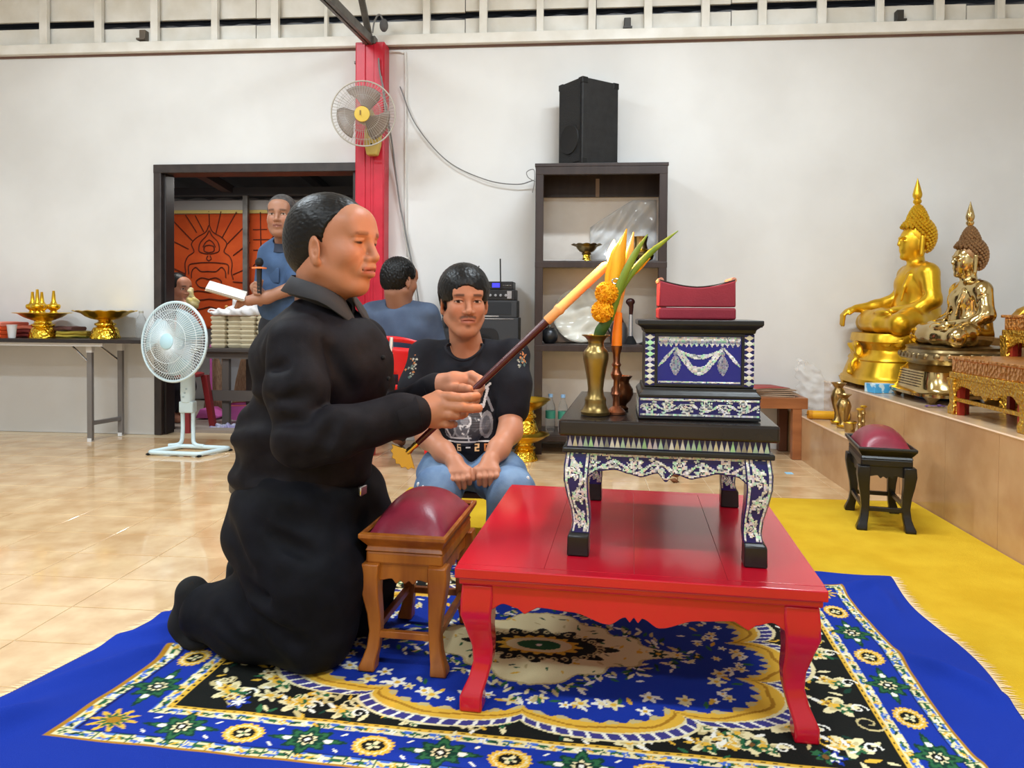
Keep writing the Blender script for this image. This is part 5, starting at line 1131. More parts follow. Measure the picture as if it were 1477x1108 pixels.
# ---- kneeling stools
def kneel_stool(label, loc, rz, M_w, M_c, carved=False, sc=1.0):
    o = thing('kneeling_stool', label, 'stool', loc, rz, group='kneeling stools'); o.scale = (sc, sc, sc); a, b = .083, .150
    MB().lathe([(.098, .300), (.108, .303), (.104, .314), (.112, .326), (.121, .340), (.121, .350), (.113, .353), (.108, .345)], (0, 0, 0), 4, rotz(45*D2R), cap=False).xf(np.diag([1.4142*.93, 1.4142*1.55, 1.0])).build('tray', M_w, o, 0, bevel=.002)
    MB().bb((-.10, -.165, .270), (.10, .165, .302)).build('seat_frame', M_w, o, 0, bevel=.006)
    n = 15; V = []; Fc = []
    for i in range(n):
        for j in range(n):
            u, v = -1+2*i/(n-1), -1+2*j/(n-1); h = (1-abs(u)**2.4)**.75*(1-abs(v)**2.4)**.75; V.append((u*.097, v*.162, .340+.082*h**.8))
    for i in range(n-1):
        for j in range(n-1): p = i*n+j; Fc.append((p, p+n, p+n+1, p+1))
    MB().add(V, Fc).bb((-.096, -.160, .303), (.096, .160, .339)).build('cushion', M_c, o, 60)
    pr = smooth_prof([(0, .052, 0), (.16, .044, 0), (.32, .052, 1), (.50, .040, 1), (1, .046, 1)])
    for sg in (-1, 1): sc_apron(2*a-.03, pr, .272, .016, 'apron', M_w, o, np.eye(3), (0, sg*b, 0)); sc_apron(2*b-.03, pr, .272, .016, 'apron', M_w, o, rotz(90*D2R), (sg*a, 0, 0))
    for sx in (-1, 1):
        for sy in (-1, 1):
            st = [(.004, .024, .272), (.006, .0245, .235), (.003, .021, .19), (-.003, .0175, .14), (-.005, .0155, .095), (-.001, .016, .055), (.006, .018, .028), (.010, .021, .012), (.010, .021, .0)]
            rleg([(sx*(a+q), sy*(b+q), z, h, h) for q, h, z in st], 'leg', M_w, o, .004)
    zt = .088
    for sg in (-1, 1): MB().box((0, sg*b, zt), (2*a-.02, .016, .018)).build('stretcher', M_w, o, bevel=.002); MB().box((sg*a, 0, zt+.004), (.016, 2*b-.02, .018)).build('stretcher', M_w, o, bevel=.002)
    return o
M_maroon = mat('maroon_leather', (136, 40, 60), .36, col2=(120, 32, 50), nscale=12, spec=.5, bump=.05, bscale=160)
M_oak = mat('golden_wood', (166, 98, 34), .32, col2=(128, 66, 20), nscale=7, stretch=(3, 3, .5), spec=.5, bump=.03, bscale=30)
kneel_stool('golden brown wooden kneeling stool with maroon cushion beside the kneeling man', (-.420, 1.975, .013), -4*D2R, M_oak, M_maroon)
kneel_stool('black wooden stool with maroon cushion standing on the yellow carpet', (1.322, 3.375, .006), -11*D2R, M_blk, M_maroon)

# the offerings keep one common scale with the table that carries them
G = 1.06
for o in (IT, BX, PL, VS, BQ, CS, PT):
    l = np.array(o.location); o.location = tuple(CAMP+G*(l-CAMP)); o.scale = (G, G, G)
# ================================================================== BACKGROUND THINGS
M_chrome = mat('chrome', (200, 200, 204), .2, metal=1.0)
M_gold1 = mat('bright_gold', (236, 196, 66), .28, metal=1.0, col2=(218, 172, 44), nscale=8)
M_gold2 = mat('stamped_gold', (236, 198, 66), .22, metal=1.0, bump=.5, bscale=60, btype='VORONOI')
M_brs = mat('yellow_brass', (186, 160, 106), .3, metal=1.0, col2=(156, 126, 76), nscale=12)
# ---- folding table on the left
FT = thing('folding_table', 'long folding table with dark edge against the white wall', 'table', (-3.6, 4.86, 0))
M_lam = mat('dark_laminate', (40, 34, 34), .35); M_ftl = mat('grey_tube', (128, 124, 122), .4, metal=.4); M_wf = mat('white_frame', (225, 225, 225), .4)
MB().bb((-1.6, -.20, .678), (.733, .20, .703)).build('tabletop', M_lam, FT, 0, bevel=.003)
MB().bb((-1.55, -.17, .655), (.42, -.145, .678)).build('rail', M_wf, FT, 0); MB().bb((-1.55, .145, .655), (.42, .17, .678)).build('rail', M_wf, FT, 0)
for x, s2 in ((.285, 1), (-1.35, -1)):
    for y in (-.10, .14):
        xx = x+(.09 if y > 0 else 0)*s2*.7
        lg = MB().box((xx, y, .33), (.036, .026, .645)).build('leg', M_ftl, FT, 0, bevel=.003); MB().box((xx, y, .012), (.03, .03, .024)).build('foot_cap', M_wf, lg, 0); MB().box((xx, y, .635), (.042, .03, .05)).build('leg_socket', M_wf, lg, 0)
    beam((x, -.10, .125), (x+.063*s2, .14, .125), .028, .028, 'crossbar', FT, M_ftl, np.zeros(3))
    for y, d in ((-.10, -.14), (.14, -.18)):
        xx = x+(.063*s2 if y > 0 else 0); MB().tube([(xx+d*s2, y, .66), (xx, y, .53)], .008, 8).build('brace', M_chrome, FT)
TZ = .7035
def phan(label, loc, prof, m, lob=0, seg=40, nm='pedestal_tray', grp='gold pedestal trays', rimw=None):
    o = thing(nm, label, 'tray', loc, 0, grp)
    k = next(i for i, p in enumerate(prof) if p[1] >= prof[0][1] and i > 0 and p[0] == min(q[0] for q in prof[1:]))
    wv = None
    if lob:
        top = max(p[1] for p in prof)
        def wv(i, a, r, z):
            w = max(0, (r[0]-.6*max(p[0] for p in prof))/max(p[0] for p in prof)); return r*(1+.10*w*np.abs(np.cos(a*lob))), z+.018*w*np.abs(np.cos(a*lob))
    pr = [tuple(p) for p in prof]
    MB().lathe(pr[:k+1], seg=seg).build('pedestal', M_gold2, o)
    t = [(p[0]-.006 if i else p[0], p[1]+.003) for i, p in enumerate(pr[k:])]
    MB().lathe(pr[k:]+[(pr[-1][0]-.002, pr[-1][1]+.002)]+t[::-1]+[(.001, pr[k][1]+.012)], seg=seg*2 if lob else seg, wave=wv, cap=False).build('bowl', m, o)
    return o
pA = [(.090, 0), (.090, .012), (.080, .045), (.066, .068), (.060, .074), (.075, .084), (.075, .092), (.056, .100), (.052, .116), (.075, .125), (.115, .142), (.140, .158), (.150, .166), (.186, .172)]
a = at(62, 470, 4.85); phan('gold pedestal tray holding four small gold bottles on the folding table', (a[0], 4.85, TZ), pA, M_gold1)
pB = [(.096, 0), (.096, .010), (.090, .020), (.086, .050), (.074, .074), (.050, .084), (.068, .092), (.068, .104), (.048, .112), (.042, .124), (.090, .136), (.125, .152), (.150, .172), (.196, .185)]
b = at(152, 470, 4.85); phan('empty gold tray with lotus rim near the end of the folding table', (b[0], 4.85, TZ), pB, M_gold1, 8)
lb = ['leftmost small gold bottle on the pedestal tray', 'tallest small gold bottle at the front of the pedestal tray', 'small gold bottle at the back of the pedestal tray', 'rightmost small gold bottle on the pedestal tray']
for (px, dy, h), l in zip(((47, .02, .95), (54, -.05, 1.05), (60.5, .06, .95), (77.5, -.01, 1.0)), lb):
    p = at(px, 450, 4.85+dy); o = thing('gold_bottle', l, 'bottle', (p[0], 4.85+dy, TZ+.1735), 0, 'small gold bottles on the tray')
    MB().lathe([(.001, 0), (.024, 0), (.022, .010), (.018, .014), (.040, .032), (.043, .046), (.040, .056), (.034, .06), (.001, .05)], seg=24, cap=False).build('bowl', M_gold1, o); MB().lathe([(.030, .058), (.022, .064), (.018, .072), (.014, .085), (.0085, .150*h), (.0095, .153*h), (.001, .155*h)], seg=20).build('spire', M_gold1, o)
def fold_cloth(label, loc, size, m, grp, rz=0, layers=2):
    o = thing('folded_cloth', label, 'cloth', loc, rz, grp); L, W, H = size
    for k in range(layers):
        z0, z1 = H*k/layers, H*(k+1)/layers; n = 14
        rings = []
        for i in range(n+1):
            u = -1+2*i/n; x = u*L/2; e_ = .0035*math.sin(9*u+k*2); rr = (z1-z0)/2; zc = (z0+z1)/2+.002*math.sin(5*u+k)
            rings.append(np.array([[x+e_*math.cos(t), (W/2-rr)*np.sign(math.cos(t))+rr*math.cos(t)+.004*math.sin(7*u+k), zc+rr*.96*math.sin(t)] for t in np.linspace(0, 2*math.pi, 16, endpoint=False)]))
        mb = MB(); mb.loft(rings[::-1]); mb.build('fold', m, o, 60)
    return o
M_or = mat('orange_robe', (232, 92, 40), .8, col2=(214, 76, 30), nscale=14, bump=.1, bscale=120); M_mr = mat('maroon_robe', (140, 58, 54), .8, col2=(120, 46, 46), nscale=14, bump=.1, bscale=120); M_pk = mat('pink_robe', (226, 128, 106), .75)
for k in range(4): q = at(2, 480, 4.84); fold_cloth(['bottom', 'second', 'third', 'top'][k]+' orange folded robe in the stack at the table end', (q[0]-.06, 4.84, TZ+.0005+.027*k), (.32, .26, .026), M_or if k < 3 else M_pk, 'folded orange robes', 0, 1)
for k in range(3): q = at(40, 480, 4.94); fold_cloth(['bottom', 'middle', 'top'][k]+' maroon folded robe behind the plastic cup', (q[0]+.02, 4.93, TZ+.0005+.028*k), (.24, .2, .027), (M_mr, M_mr, M_pk)[k], 'folded maroon robes', 0, 1)
q = at(107, 483, 4.9); fold_cloth('yellow and green folded cloth pack between the two gold trays', (q[0]+.005, 4.93, TZ+.0005), (.21, .17, .045), mat('olive_yellow_cloth', (190, 160, 56), .7, col2=(120, 120, 40), nscale=8, stretch=(.3, 1, 6)), 'folded packs', 6*D2R, 2)
q = at(100, 472, 4.96); fold_cloth('dark brown folded cloth on top of the yellow pack', (q[0], 4.93, TZ+.048), (.2, .14, .03), mat('brown_cloth', (96, 62, 58), .8), 'folded packs', -6*D2R, 1)
q = at(20.5, 490, 4.74); o = thing('plastic_cup', 'translucent white plastic cup beside the orange robes', 'cup', (q[0], 4.72, TZ))
M_cup = mat('cup_plastic', (236, 238, 240), .25, alpha=.55); MB().lathe([(.001, .002), (.022, .001), (.031, .088), (.033, .09), (.030, .088), (.021, .004), (.001, .004)], seg=24, cap=False).build('wall', M_cup, o); MB().lathe([(.0315, .086), (.034, .089), (.0315, .092)], seg=24, cap=False).build('rim', M_cup, o)
M_clear = mat('clear_plastic', (235, 240, 242), .08, trans=.92, ior=1.2, alpha=.55)
def bottle(label, loc, h, r, cap, grp, lab=None):
    o = thing('plastic_bottle', label, 'bottle', loc, 0, grp)
    MB().lathe([(.001, .002), (r*.85, .0), (r, .012), (r, h*.28), (r*.94, h*.31), (r, h*.34), (r, h*.62), (r*.85, h*.72), (r*.42, h*.86), (r*.40, h*.93), (.001, h*.93)], seg=20, cap=False).build('body', M_clear, o); MB().lathe([(.001, h*.92), (r*.46, h*.92), (r*.46, h), (.001, h)], seg=16).build('cap', cap, o)
    if lab: MB().lathe([(r+.0008, h*.36), (r+.0008, h*.56)], seg=20, cap=False).build('label', lab, o)
bottle('clear glass bottle at the end of the folding table', (at(200, 480, 4.95)[0], 4.98, TZ), .19, .034, mat('clear_cap', (190, 186, 170), .4), 'clear bottles')
# ---- pedestal fan
M_pf = mat('pale_blue_plastic', (206, 226, 232), .35); M_pfb = mat('pale_blue_blade', (200, 228, 236), .3, alpha=.55); M_wire = mat('white_wire', (226, 234, 236), .4)
def cage(o, c, R, rad, depth, nw, mring, mwire, hubr, rr=.006, wr=.0011):
    a = np.linspace(0, 2*math.pi, 49); MB().tube([R @ np.array([0, rad*math.cos(t), rad*math.sin(t)])+c for t in a], rr, 8).build('cage_ring', mring, o)
    for sgn, dep in ((1, depth), (-1, depth*.8)):
        mb = MB()
        for k in range(nw):
            t = 2*math.pi*k/nw; cs, sn = math.cos(t), math.sin(t)
            pts = [R @ np.array([sgn*dep*(1-((q-hubr)/(rad-hubr))**2.6), q*cs, q*sn])+c for q in np.linspace(hubr, rad, 6)]; mb.tube(pts, wr, 4, cap=False)
        for q in (rad*.55, rad*.8):
            mb.tube([R @ np.array([sgn*dep*(1-((q-hubr)/(rad-hubr))**2.6), q*math.cos(t), q*math.sin(t)])+c for t in a], wr, 4, cap=False)
        tag(mb.build('cage_wires', mwire, o), kind='stuff')
def blades(o, c, R, n, r0, r1, m, tw=.35, ph=0.0, fat=1.0):
    for k in range(n):
        V = []; Fc = []; nu, nv = 8, 7
        for i in range(nu):
            u = i/(nu-1); r = r0+(r1-r0)*u
            for j in range(nv):
                v = j/(nv-1)-.5; wd_ = (.62+.55*u-.45*max(0, u-.75)*2)*fat; t = ph+2*math.pi*k/n+v*wd_*(1.35)*(1-.12*u)+.35*u; V.append(R @ np.array([tw*.16*v*(1.2-.5*u), r*math.cos(t), r*math.sin(t)])+c)
        for i in range(nu-1):
            for j in range(nv-1): p = i*nv+j; Fc.append((p, p+1, p+nv+1, p+nv))
        b_ = MB().add(V, Fc).build('blade', m, o, 60); sd = b_.modifiers.new('solid', 'SOLIDIFY'); sd.thickness = .002
PF = thing('pedestal_fan', 'pale blue standing fan on a tubular base before the doorway', 'fan', (-2.53, 4.57, 0)); PFo = np.array([-2.53, 4.57, 0])
cen = at(251, 493, 4.48)-PFo; Rn = rotz(-103*D2R) @ roty(-4*D2R)
cage(PF, cen, Rn, .252, .062, 84, M_pf, M_wire, .05, .009, .0017); blades(PF, cen, Rn, 3, .045, .215, M_pfb, .4, .5, 1.0)
MB().lathe([(.001, .045), (.046, .045), (.05, .052), (.05, .066), (.04, .072), (.001, .073)], cen, 28, Rn @ roty(90*D2R)).build('hub_badge', mat('fan_badge', (186, 222, 234), .3), PF); MB().lathe([(.045, -.03), (.045, .03), (.001, .034)], cen, 20, Rn @ roty(90*D2R)).build('hub', mat('fan_hub', (170, 200, 206), .4), PF)
MB().lathe([(.001, -.20), (.05, -.198), (.072, -.17), (.08, -.10), (.08, -.065), (.05, -.055)], cen, 24, Rn @ roty(90*D2R)).build('motor_housing', M_pf, PF)
mx_ = cen+Rn @ np.array([-.12, 0, 0])
MB().lathe([(.028, .30), (.038, .31), (.041, .36), (.040, .46), (.034, .60), (.030, cen[2]-.05), (.001, cen[2]-.03)], (mx_[0], mx_[1], 0), 20, ex=3.0).build('column', M_pf, PF)
for k, z in enumerate((.345, .37, .395)): MB().sphere((mx_[0]-.01+.01*k, mx_[1]-.040, z), (.008, .006, .006), 8, 6).build('button', mat('fan_button', (168, 190, 198), .4), PF)
MB().box((mx_[0], mx_[1], .275), (.095, .06, .075)).build('joint_block', M_pf, PF, bevel=.008)
for sx in (-1, 1): MB().tube(spline([(mx_[0]+sx*.036, mx_[1], .27), (mx_[0]+sx*.036, mx_[1], .10), (mx_[0]+sx*.05, mx_[1]-.01, .035), (mx_[0]+sx*.12, mx_[1]-.02, .022)], 18), .013, 10).build('upright_tube', M_pf, PF)
lp = [np.array(az(x, y, .02))-PFo for x, y in ((214, 652), (287, 655), (332, 646), (262, 643))]; lp = [np.array([p[0], p[1], .018]) for p in lp]
pts = []
for i in range(4):
    A_, B_, C_ = lp[i-1], lp[i], lp[(i+1) % 4]
    for t in (.0, .33, .66, 1.0): p0_, p1_ = B_+(A_-B_)*.10*(1-t), B_+(C_-B_)*.10*t; pts.append(p0_*(1-t)+p1_*t)
pts.append(pts[0]); MB().tube(pts, .014, 10).build('base_loop', M_pf, PF)
for p in lp: MB().sphere((p[0], p[1], .007), (.016, .016, .007), 10, 6).build('foot', M_sock, PF)
# ---- wall fan
WF = thing('wall_fan', 'beige wall fan with grey blades fixed on the red column', 'fan', (-1.39, 4.92, 2.05)); WFo = np.array([-1.39, 4.92, 2.05]); M_wfb = mat('beige_fan_plastic', (206, 178, 92), .45)
cen = at(524, 164, 4.70)-WFo; Rn = rotz(-82*D2R) @ roty(6*D2R)
cage(WF, cen, Rn, .205, .05, 60, mat('grey_ring', (178, 172, 160), .4), mat('grey_wire', (176, 172, 164), .4), .045, .005, .0010); blades(WF, cen, Rn, 3, .035, .175, mat('grey_blade', (150, 136, 126), .4, alpha=.8), .45, 1.2, 1.15)
cb = at(523, 171, 4.64)-WFo
MB().lathe([(.001, .042), (.044, .042), (.05, .05), (.048, .06), (.001, .064)], cen+np.array([0, 0, -.01]), 28, Rn @ roty(90*D2R)).build('hub_badge', mat('fan_yellow', (216, 184, 80), .4), WF); MB().lathe([(.04, -.05), (.04, .03), (.001, .034)], cen, 20, Rn @ roty(90*D2R)).build('hub', M_wfb, WF); MB().box(cen+np.array([0, -.068, -.01]), (.006, .004, .03)).build('emblem', mat('brown_mark', (120, 90, 40), .5), WF)
MB().lathe([(.001, -.17), (.045, -.165), (.058, -.13), (.058, -.06), (.03, -.05)], cen, 20, Rn @ roty(90*D2R)).build('motor_housing', M_wfb, WF)
MB().prism([(-.035, -.10), (.02+.015, -.10), (.055, -.03), (.06, .06), (.03, .12), (-.03, .12), (-.05, .06), (-.05, -.03)], -.06, .0, 'y').build('bracket', M_wfb, WF, bevel=.010, bseg=3); beam((0, -.04, .08), cen+Rn @ np.array([-.12, 0, 0]), .04, .05, 'neck', WF, M_wfb, np.zeros(3))
for z in (-.03, .03): MB().sphere((.0, -.062, z), (.008, .004, .006), 8, 6).build('knob', M_sock, WF)
# ---- cables and socket
M_cab = mat('grey_cable', (112, 110, 106), .5); M_wcab = mat('white_conduit', (222, 222, 218), .5)
def cable(label, pts, r, m, nm='cable'):
    P = spline(pts, 60); o = MB().tube(P-P[0], r, 6).build(nm, m); o.location = tuple(P[0]); return tag(o, label, 'cable')
cable('thin grey cable sagging across the wall to the bookcase', [at(577, 125, 5.06), at(600, 180, 5.06), at(645, 232, 5.06), at(700, 259, 5.05), at(745, 266, 5.04), at(770, 260, 5.02)], .004, M_cab)
cable('loop of grey cable at the corner of the bookcase', [at(772, 262, 4.69), at(762, 256, 4.69), at(760, 248, 4.69), at(770, 245, 4.69), at(771, 262, 4.68), at(768, 278, 4.69)], .003, M_cab)
cable('grey cable hanging down the right side of the red column', [at(546, 84, 4.92), at(548, 105, 4.92), at(553, 128, 4.92), at(560, 175, 4.95), at(566, 210, 5.0), at(576, 290, 5.05), at(588, 350, 5.05), at(600, 410, 5.04), at(608, 470, 5.04)], .006, M_cab)
cable('pale cable hanging close behind the grey one', [at(550, 110, 4.925), at(558, 175, 4.95), at(570, 250, 5.05), at(582, 330, 5.05), at(595, 400, 5.03), at(602, 450, 5.03), at(600, 480, 5.03)], .005, mat('pale_cable', (176, 172, 166), .5))
cable('thin white conduit down the wall to the socket', [at(565, 74, 5.06), at(580, 76, 5.065), at(585, 90, 5.068), at(585, 230, 5.068), at(586, 370, 5.068)], .006, M_wcab)
SK = thing('wall_socket', 'white wall socket beside the red column', 'socket', tuple(at(580, 379, 5.075)))
MB().box((0, -.008, 0), (.12, .022, .075)).build('plate', M_white, SK, bevel=.004); MB().sphere((.04, -.022, 0), (.018, .014, .018)).build('plug', M_sock, SK); MB().box((-.025, -.020, 0), (.03, .006, .03)).build('outlet', mat('socket_grey', (190, 190, 188), .5), SK)
# ---- red plastic chair
RC = thing('plastic_chair', 'red plastic chair under the man in the grey-blue shirt', 'chair', (-1.06, 4.32, 0), 0); M_rp = mat('red_plastic', (214, 26, 30), .3, spec=.5)
MB().lathe([(.001, .405), (.20, .40), (.235, .408), (.235, .418), (.215, .425), (.001, .425)], seg=32, ex=4.0).build('seat', M_rp, RC)
V = []; Fc = []; nu, nv = 21, 11
for i in range(nu):
    for j in range(nv):
        u, v = -1+2*i/(nu-1), j/(nv-1); w_ = .20+.035*math.sin(v*math.pi*.9); z = .46+.31*v-.05*(u*u)*v*v; V.append((u*w_, -.195-.055*v+.055*u*u, z))
hole = lambda u, v: (.80 < v < .90 and abs(u) < .72) or (.10 < v < .34 and abs(u) < .25)
for i in range(nu-1):
    for j in range(nv-1):
        p = i*nv+j; uc, vc = -1+2*(i+.5)/(nu-1), (j+.5)/(nv-1)
        if not hole(uc, vc): Fc.append((p, p+nv, p+nv+1, p+1))
bk_ = MB().add(V, Fc).build('backrest', M_rp, RC, 50); sd = bk_.modifiers.new('solid', 'SOLIDIFY'); sd.thickness = .010; sd.offset = 0
for sx in (-1, 1):
    MB().tube([(sx*.17, -.18, .42), (sx*.195, -.192, .47)], .018, 8).build('back_support', M_rp, RC)
    for sy in (-1, 1): MB().loft([np.array([[sx*x-w, sy*y-w, z], [sx*x+w, sy*y-w, z], [sx*x+w, sy*y+w, z], [sx*x-w, sy*y+w, z]]) for x, y, z, w in ((.235, .225, 0, .022), (.215, .21, .2, .022), (.19, .185, .405, .026))]).build('leg', M_rp, RC, 30, bevel=.004)
mb = MB(); LBo = np.array([-1.06, 4.32, 0]); M_let = mat('white_print', (240, 238, 236), .5)
for (x0, y0, x1, y1) in ((552, 503, 556, 500), (556, 500, 560, 503), (560, 503, 566, 499), (556, 505, 558, 508), (561, 509, 566, 509), (561, 513, 566, 513), (561, 517, 566, 517), (561, 521, 566, 521), (563, 507, 563, 524), (566, 509, 566, 524), (552, 509, 556, 512)):
    A_, B_ = at(x0, y0, 4.085)-LBo, at(x1, y1, 4.085)-LBo
    f_ = lambda p: np.array([p[0], -.195-.055*np.clip((p[2]-.46)/.31, 0, 1)+.055*(p[0]/.22)**2-.007, p[2]]); mb.tube([f_(A_), f_(B_)], .0045, 5)
tag(mb.build('lettering', M_let, RC), 'white lettering printed on the chair back', kind='stuff')
# ---- audio rack
M_aud = mat('black_equipment', (26, 26, 29), .45); M_aud2 = mat('charcoal_equipment', (52, 54, 58), .5, bump=.15, bscale=300); M_led = mat('blue_display', (40, 40, 200), .3, emit=(60, 60, 240), estr=1.2)
yA = 4.85; xl = -.905
def unit(nm, label, x1, z0, z1, m, cat, dep=.20):
    o = thing(nm, label, cat, (xl, yA, z0)); MB().bb((0, 0, 0), (x1-xl, dep, z1-z0)).build('case', m, o, 0, bevel=.004); return o
u4 = unit('loudspeaker', 'charcoal loudspeaker with a dark cone at the bottom of the equipment stack', -.395, .0, .868, M_aud2, 'speaker', .21)
for z in (.30, .66): MB().prism([(.27+.11*math.copysign(abs(math.cos(t))**.4, math.cos(t)), z+.14*math.copysign(abs(math.sin(t))**.4, math.sin(t))) for t in np.linspace(0, 2*math.pi, 28, endpoint=False)], -.006, .002, 'y').build('woofer_panel', M_aud, u4); MB().lathe([(.001, .0), (.04, .004), (.085, .02), (.095, .02), (.098, .01)], (.27, -.006, z), 24, rotx(90*D2R)).build('cone', mat('cone_black', (16, 16, 17), .7), u4)
MB().bb((.02, -.004, .80), (.10, 0, .845)).build('horn_panel', M_aud, u4, 0); MB().bb((.02, -.003, .858), (.48, .0, .864)).build('silver_strip', M_chrome, u4, 0)
u3 = unit('loudspeaker', 'charcoal speaker cabinet in the middle of the equipment stack', -.405, .870, .982, M_aud2, 'speaker'); MB().bb((.03, -.003, .004), (.38, .0, .012)).build('silver_strip', M_chrome, u3, 0); MB().bb((.03, -.004, .02), (.46, .001, .10)).build('grille', mat('grille_cloth', (44, 46, 50), .8, bump=.4, bscale=500), u3, 0)
u2 = unit('amplifier', 'black amplifier with a row of knobs under the wireless receiver', -.418, .984, 1.054, M_aud, 'amplifier')
for k in range(10): MB().lathe([(.001, 0), (.009, 0), (.008, .012), (.001, .013)], (.12+.034*k, 0, .032), 10, rotx(90*D2R)).build('knob', mat('knob_grey', (150, 150, 154), .4), u2)
for x in (.035, .45): MB().box((x, -.003, .035), (.03, .006, .05)).build('handle', M_chrome, u2)
u1 = unit('wireless_receiver', 'black wireless receiver with blue display and antennas on top of the stack', -.432, 1.056, 1.107, M_aud, 'receiver')
MB().bb((.335, -.002, .012), (.385, .0, .04)).build('display', M_led, u1, 0)
for k in range(5): MB().sphere((.41+.012*k, -.002, .025), .004, 8, 6).build('button', M_chrome, u1)
MB().tube([(.392, -.006, .0), (.388, -.006, .20)], .0045, 8).build('antenna', M_aud, u1); MB().tube([(.20, .02, .05), (.245, .02, .155)], .004, 8).build('antenna', M_aud, u1)
# ---- bookcase
BC = thing('bookcase', 'dark brown open bookcase against the white wall', 'bookcase', (-.28, 4.70, 0)); bwid = .826; M_bc = mat('dark_walnut', (56, 44, 42), .4, col2=(44, 34, 33), nscale=6, stretch=(4, 4, .5)); M_bcb = mat('bookcase_back', (236, 230, 222), .22, col2=(222, 212, 202), nscale=4, spec=.5)
for x in (0, bwid-.022): MB().bb((x, 0, 0), (x+.022, .34, 1.84)).build('side', M_bc, BC, 0, bevel=.002)
for x in (.002, bwid-.052): MB().bb((x, -.012, 0), (x+.05, .01, 1.84)).build('stile', M_bc, BC, 0, bevel=.003)
MB().bb((-.004, -.016, 1.825), (bwid+.004, .345, 1.847)).build('top', M_bc, BC, 0, bevel=.003)
MB().bb((.001, -.0135, 1.775), (bwid-.001, .009, 1.8255)).build('rail', M_bc, BC, 0, bevel=.003); MB().bb((.022, .30, 1.68), (bwid-.022, .325, 1.825)).build('rail', M_bc, BC, 0)
MB().bb((.385, .29, 1.68), (.41, .30, 1.80)).build('clip', mat('clip_tan', (150, 130, 116), .5), BC, 0)
for z in (1.235, .705, .13): MB().bb((.022, -.006, z-.022), (bwid-.022, .325, z)).build('shelf', M_bc, BC, 0, bevel=.002); MB().bb((.0, -.013, z-.045), (bwid, .006, z-.008)).build('shelf_lip', M_bc, BC, 0, bevel=.002)
MB().bb((.02, .325, .05), (bwid-.02, .335, 1.83)).build('back_panel', M_bcb, BC, 0)
SZ1, SZ2, SZ3 = 1.2355, .7055, .1305
ps = thing('glare_sheet', 'crumpled pale film added to imitate glare on the bookcase back', 'plastic', (.31, 4.99, 1.238))  # film added where the glossy back panel only shows glare
V = []; Fc = []; n = 26
for i in range(n):
    for j in range(n):
        u, v = i/(n-1), j/(n-1); V.append((-.24+.44*u*(1 if v > .2 else 1), .026-.012*math.sin(9*u+5*v)*math.sin(7*v+3*u)+.006*math.sin(23*u-17*v)-.008, .02+.40*v*(.55+.45*min(1, u*1.6))))
for i in range(n-1):
    for j in range(n-1): p = i*n+j; Fc.append((p, p+n, p+n+1, p+1))
sh_ = MB().add(V, Fc).build('sheet', mat('glare_film', (244, 246, 248), .10, alpha=.45, spec=1.0), ps); sh_.modifiers.new('s', 'SOLIDIFY').thickness = .0006
MB().tube([(-.24, .0, .015), (.2, .0, .015)], .003, 6).build('rolled_edge', MATS['glare_film'], ps)
a = at(846, 360, 4.85); phan('small gold pedestal bowl on the middle shelf of the bookcase', (a[0], 4.85, SZ1+.0003), [(.034, 0), (.034, .008), (.026, .02), (.024, .045), (.033, .052), (.027, .06), (.045, .068), (.062, .085), (.068, .098), (.098, .108)], M_brs, 6, 32)
bp_ = thing('brass_urn', 'brass urn with a narrow neck on the middle shelf of the bookcase', 'urn', (at(924, 350, 4.86)[0], 4.87, SZ1+.0003)); MB().lathe([(.001, 0), (.05, 0), (.08, .02), (.088, .045), (.07, .07), (.048, .085), (.044, .10), (.040, .12), (.046, .15), (.05, .165), (.044, .166), (.03, .12), (.001, .1)], seg=32, cap=False).build('body', M_brs, bp_); MB().lathe([(.07, .066), (.074, .074), (.06, .082)], seg=32, cap=False).build('collar', M_gold1, bp_)
for k, (px, w_) in enumerate(((800, .16), (826, .12))):
    a = at(px, 362, 4.78); mg = thing('magazine', ('thick', 'thin')[k]+' white magazine lying at the '+('left end', 'middle')[k]+' of the bookcase shelf', 'magazine', (a[0], 4.80, SZ1+.0003), 5*D2R*(k+1), 'magazines on the shelf'); MB().bb((-w_/2, -.08, 0), (w_/2, .10, .004)).build('pages', mat('paper_white', (232, 228, 220), .7), mg, 0); MB().bb((-w_/2, -.08, .0042), (w_/2, .10, .006)).build('cover', mat('magazine_cover', (150, 150, 156), .4), mg, 0)
# lower shelf
pt = thing('wrapped_plate', 'large round plate wrapped in clear plastic leaning in the bookcase', 'plate', (at(838, 468, 4.88)[0], 4.90, SZ2+.0005)); Rp_ = rotx(72*D2R)
MB().lathe([(.001, 0), (.12, .004), (.17, .018), (.175, .022), (.165, .022), (.12, .010), (.001, .006)], (0, 0, .165), 40, Rp_).build('plate', mat('silver_plate', (196, 192, 182), .25, metal=.7), pt)
V = []; Fc = []; n = 22
for i in range(n):
    for j in range(n):
        u, v = -1+2*i/(n-1), -1+2*j/(n-1); k_ = math.sqrt(max(1e-6, 1-.5*v*v)), math.sqrt(max(1e-6, 1-.5*u*u)); x, y = u*k_[0]*.185, v*k_[1]*.185; V.append(Rp_ @ np.array([x, y, .034+.010*math.sin(7*u+4*v*v)+.008*math.sin(11*v-3*u)])+np.array([0, 0, .178]))
for i in range(n-1):
    for j in range(n-1): p = i*n+j; Fc.append((p, p+n, p+n+1, p+1))
MB().add(V, Fc).build('wrapping', mat('plastic_wrap', (236, 232, 220), .10, alpha=.4, spec=.9), pt).modifiers.new('s', 'SOLIDIFY').thickness = .0006
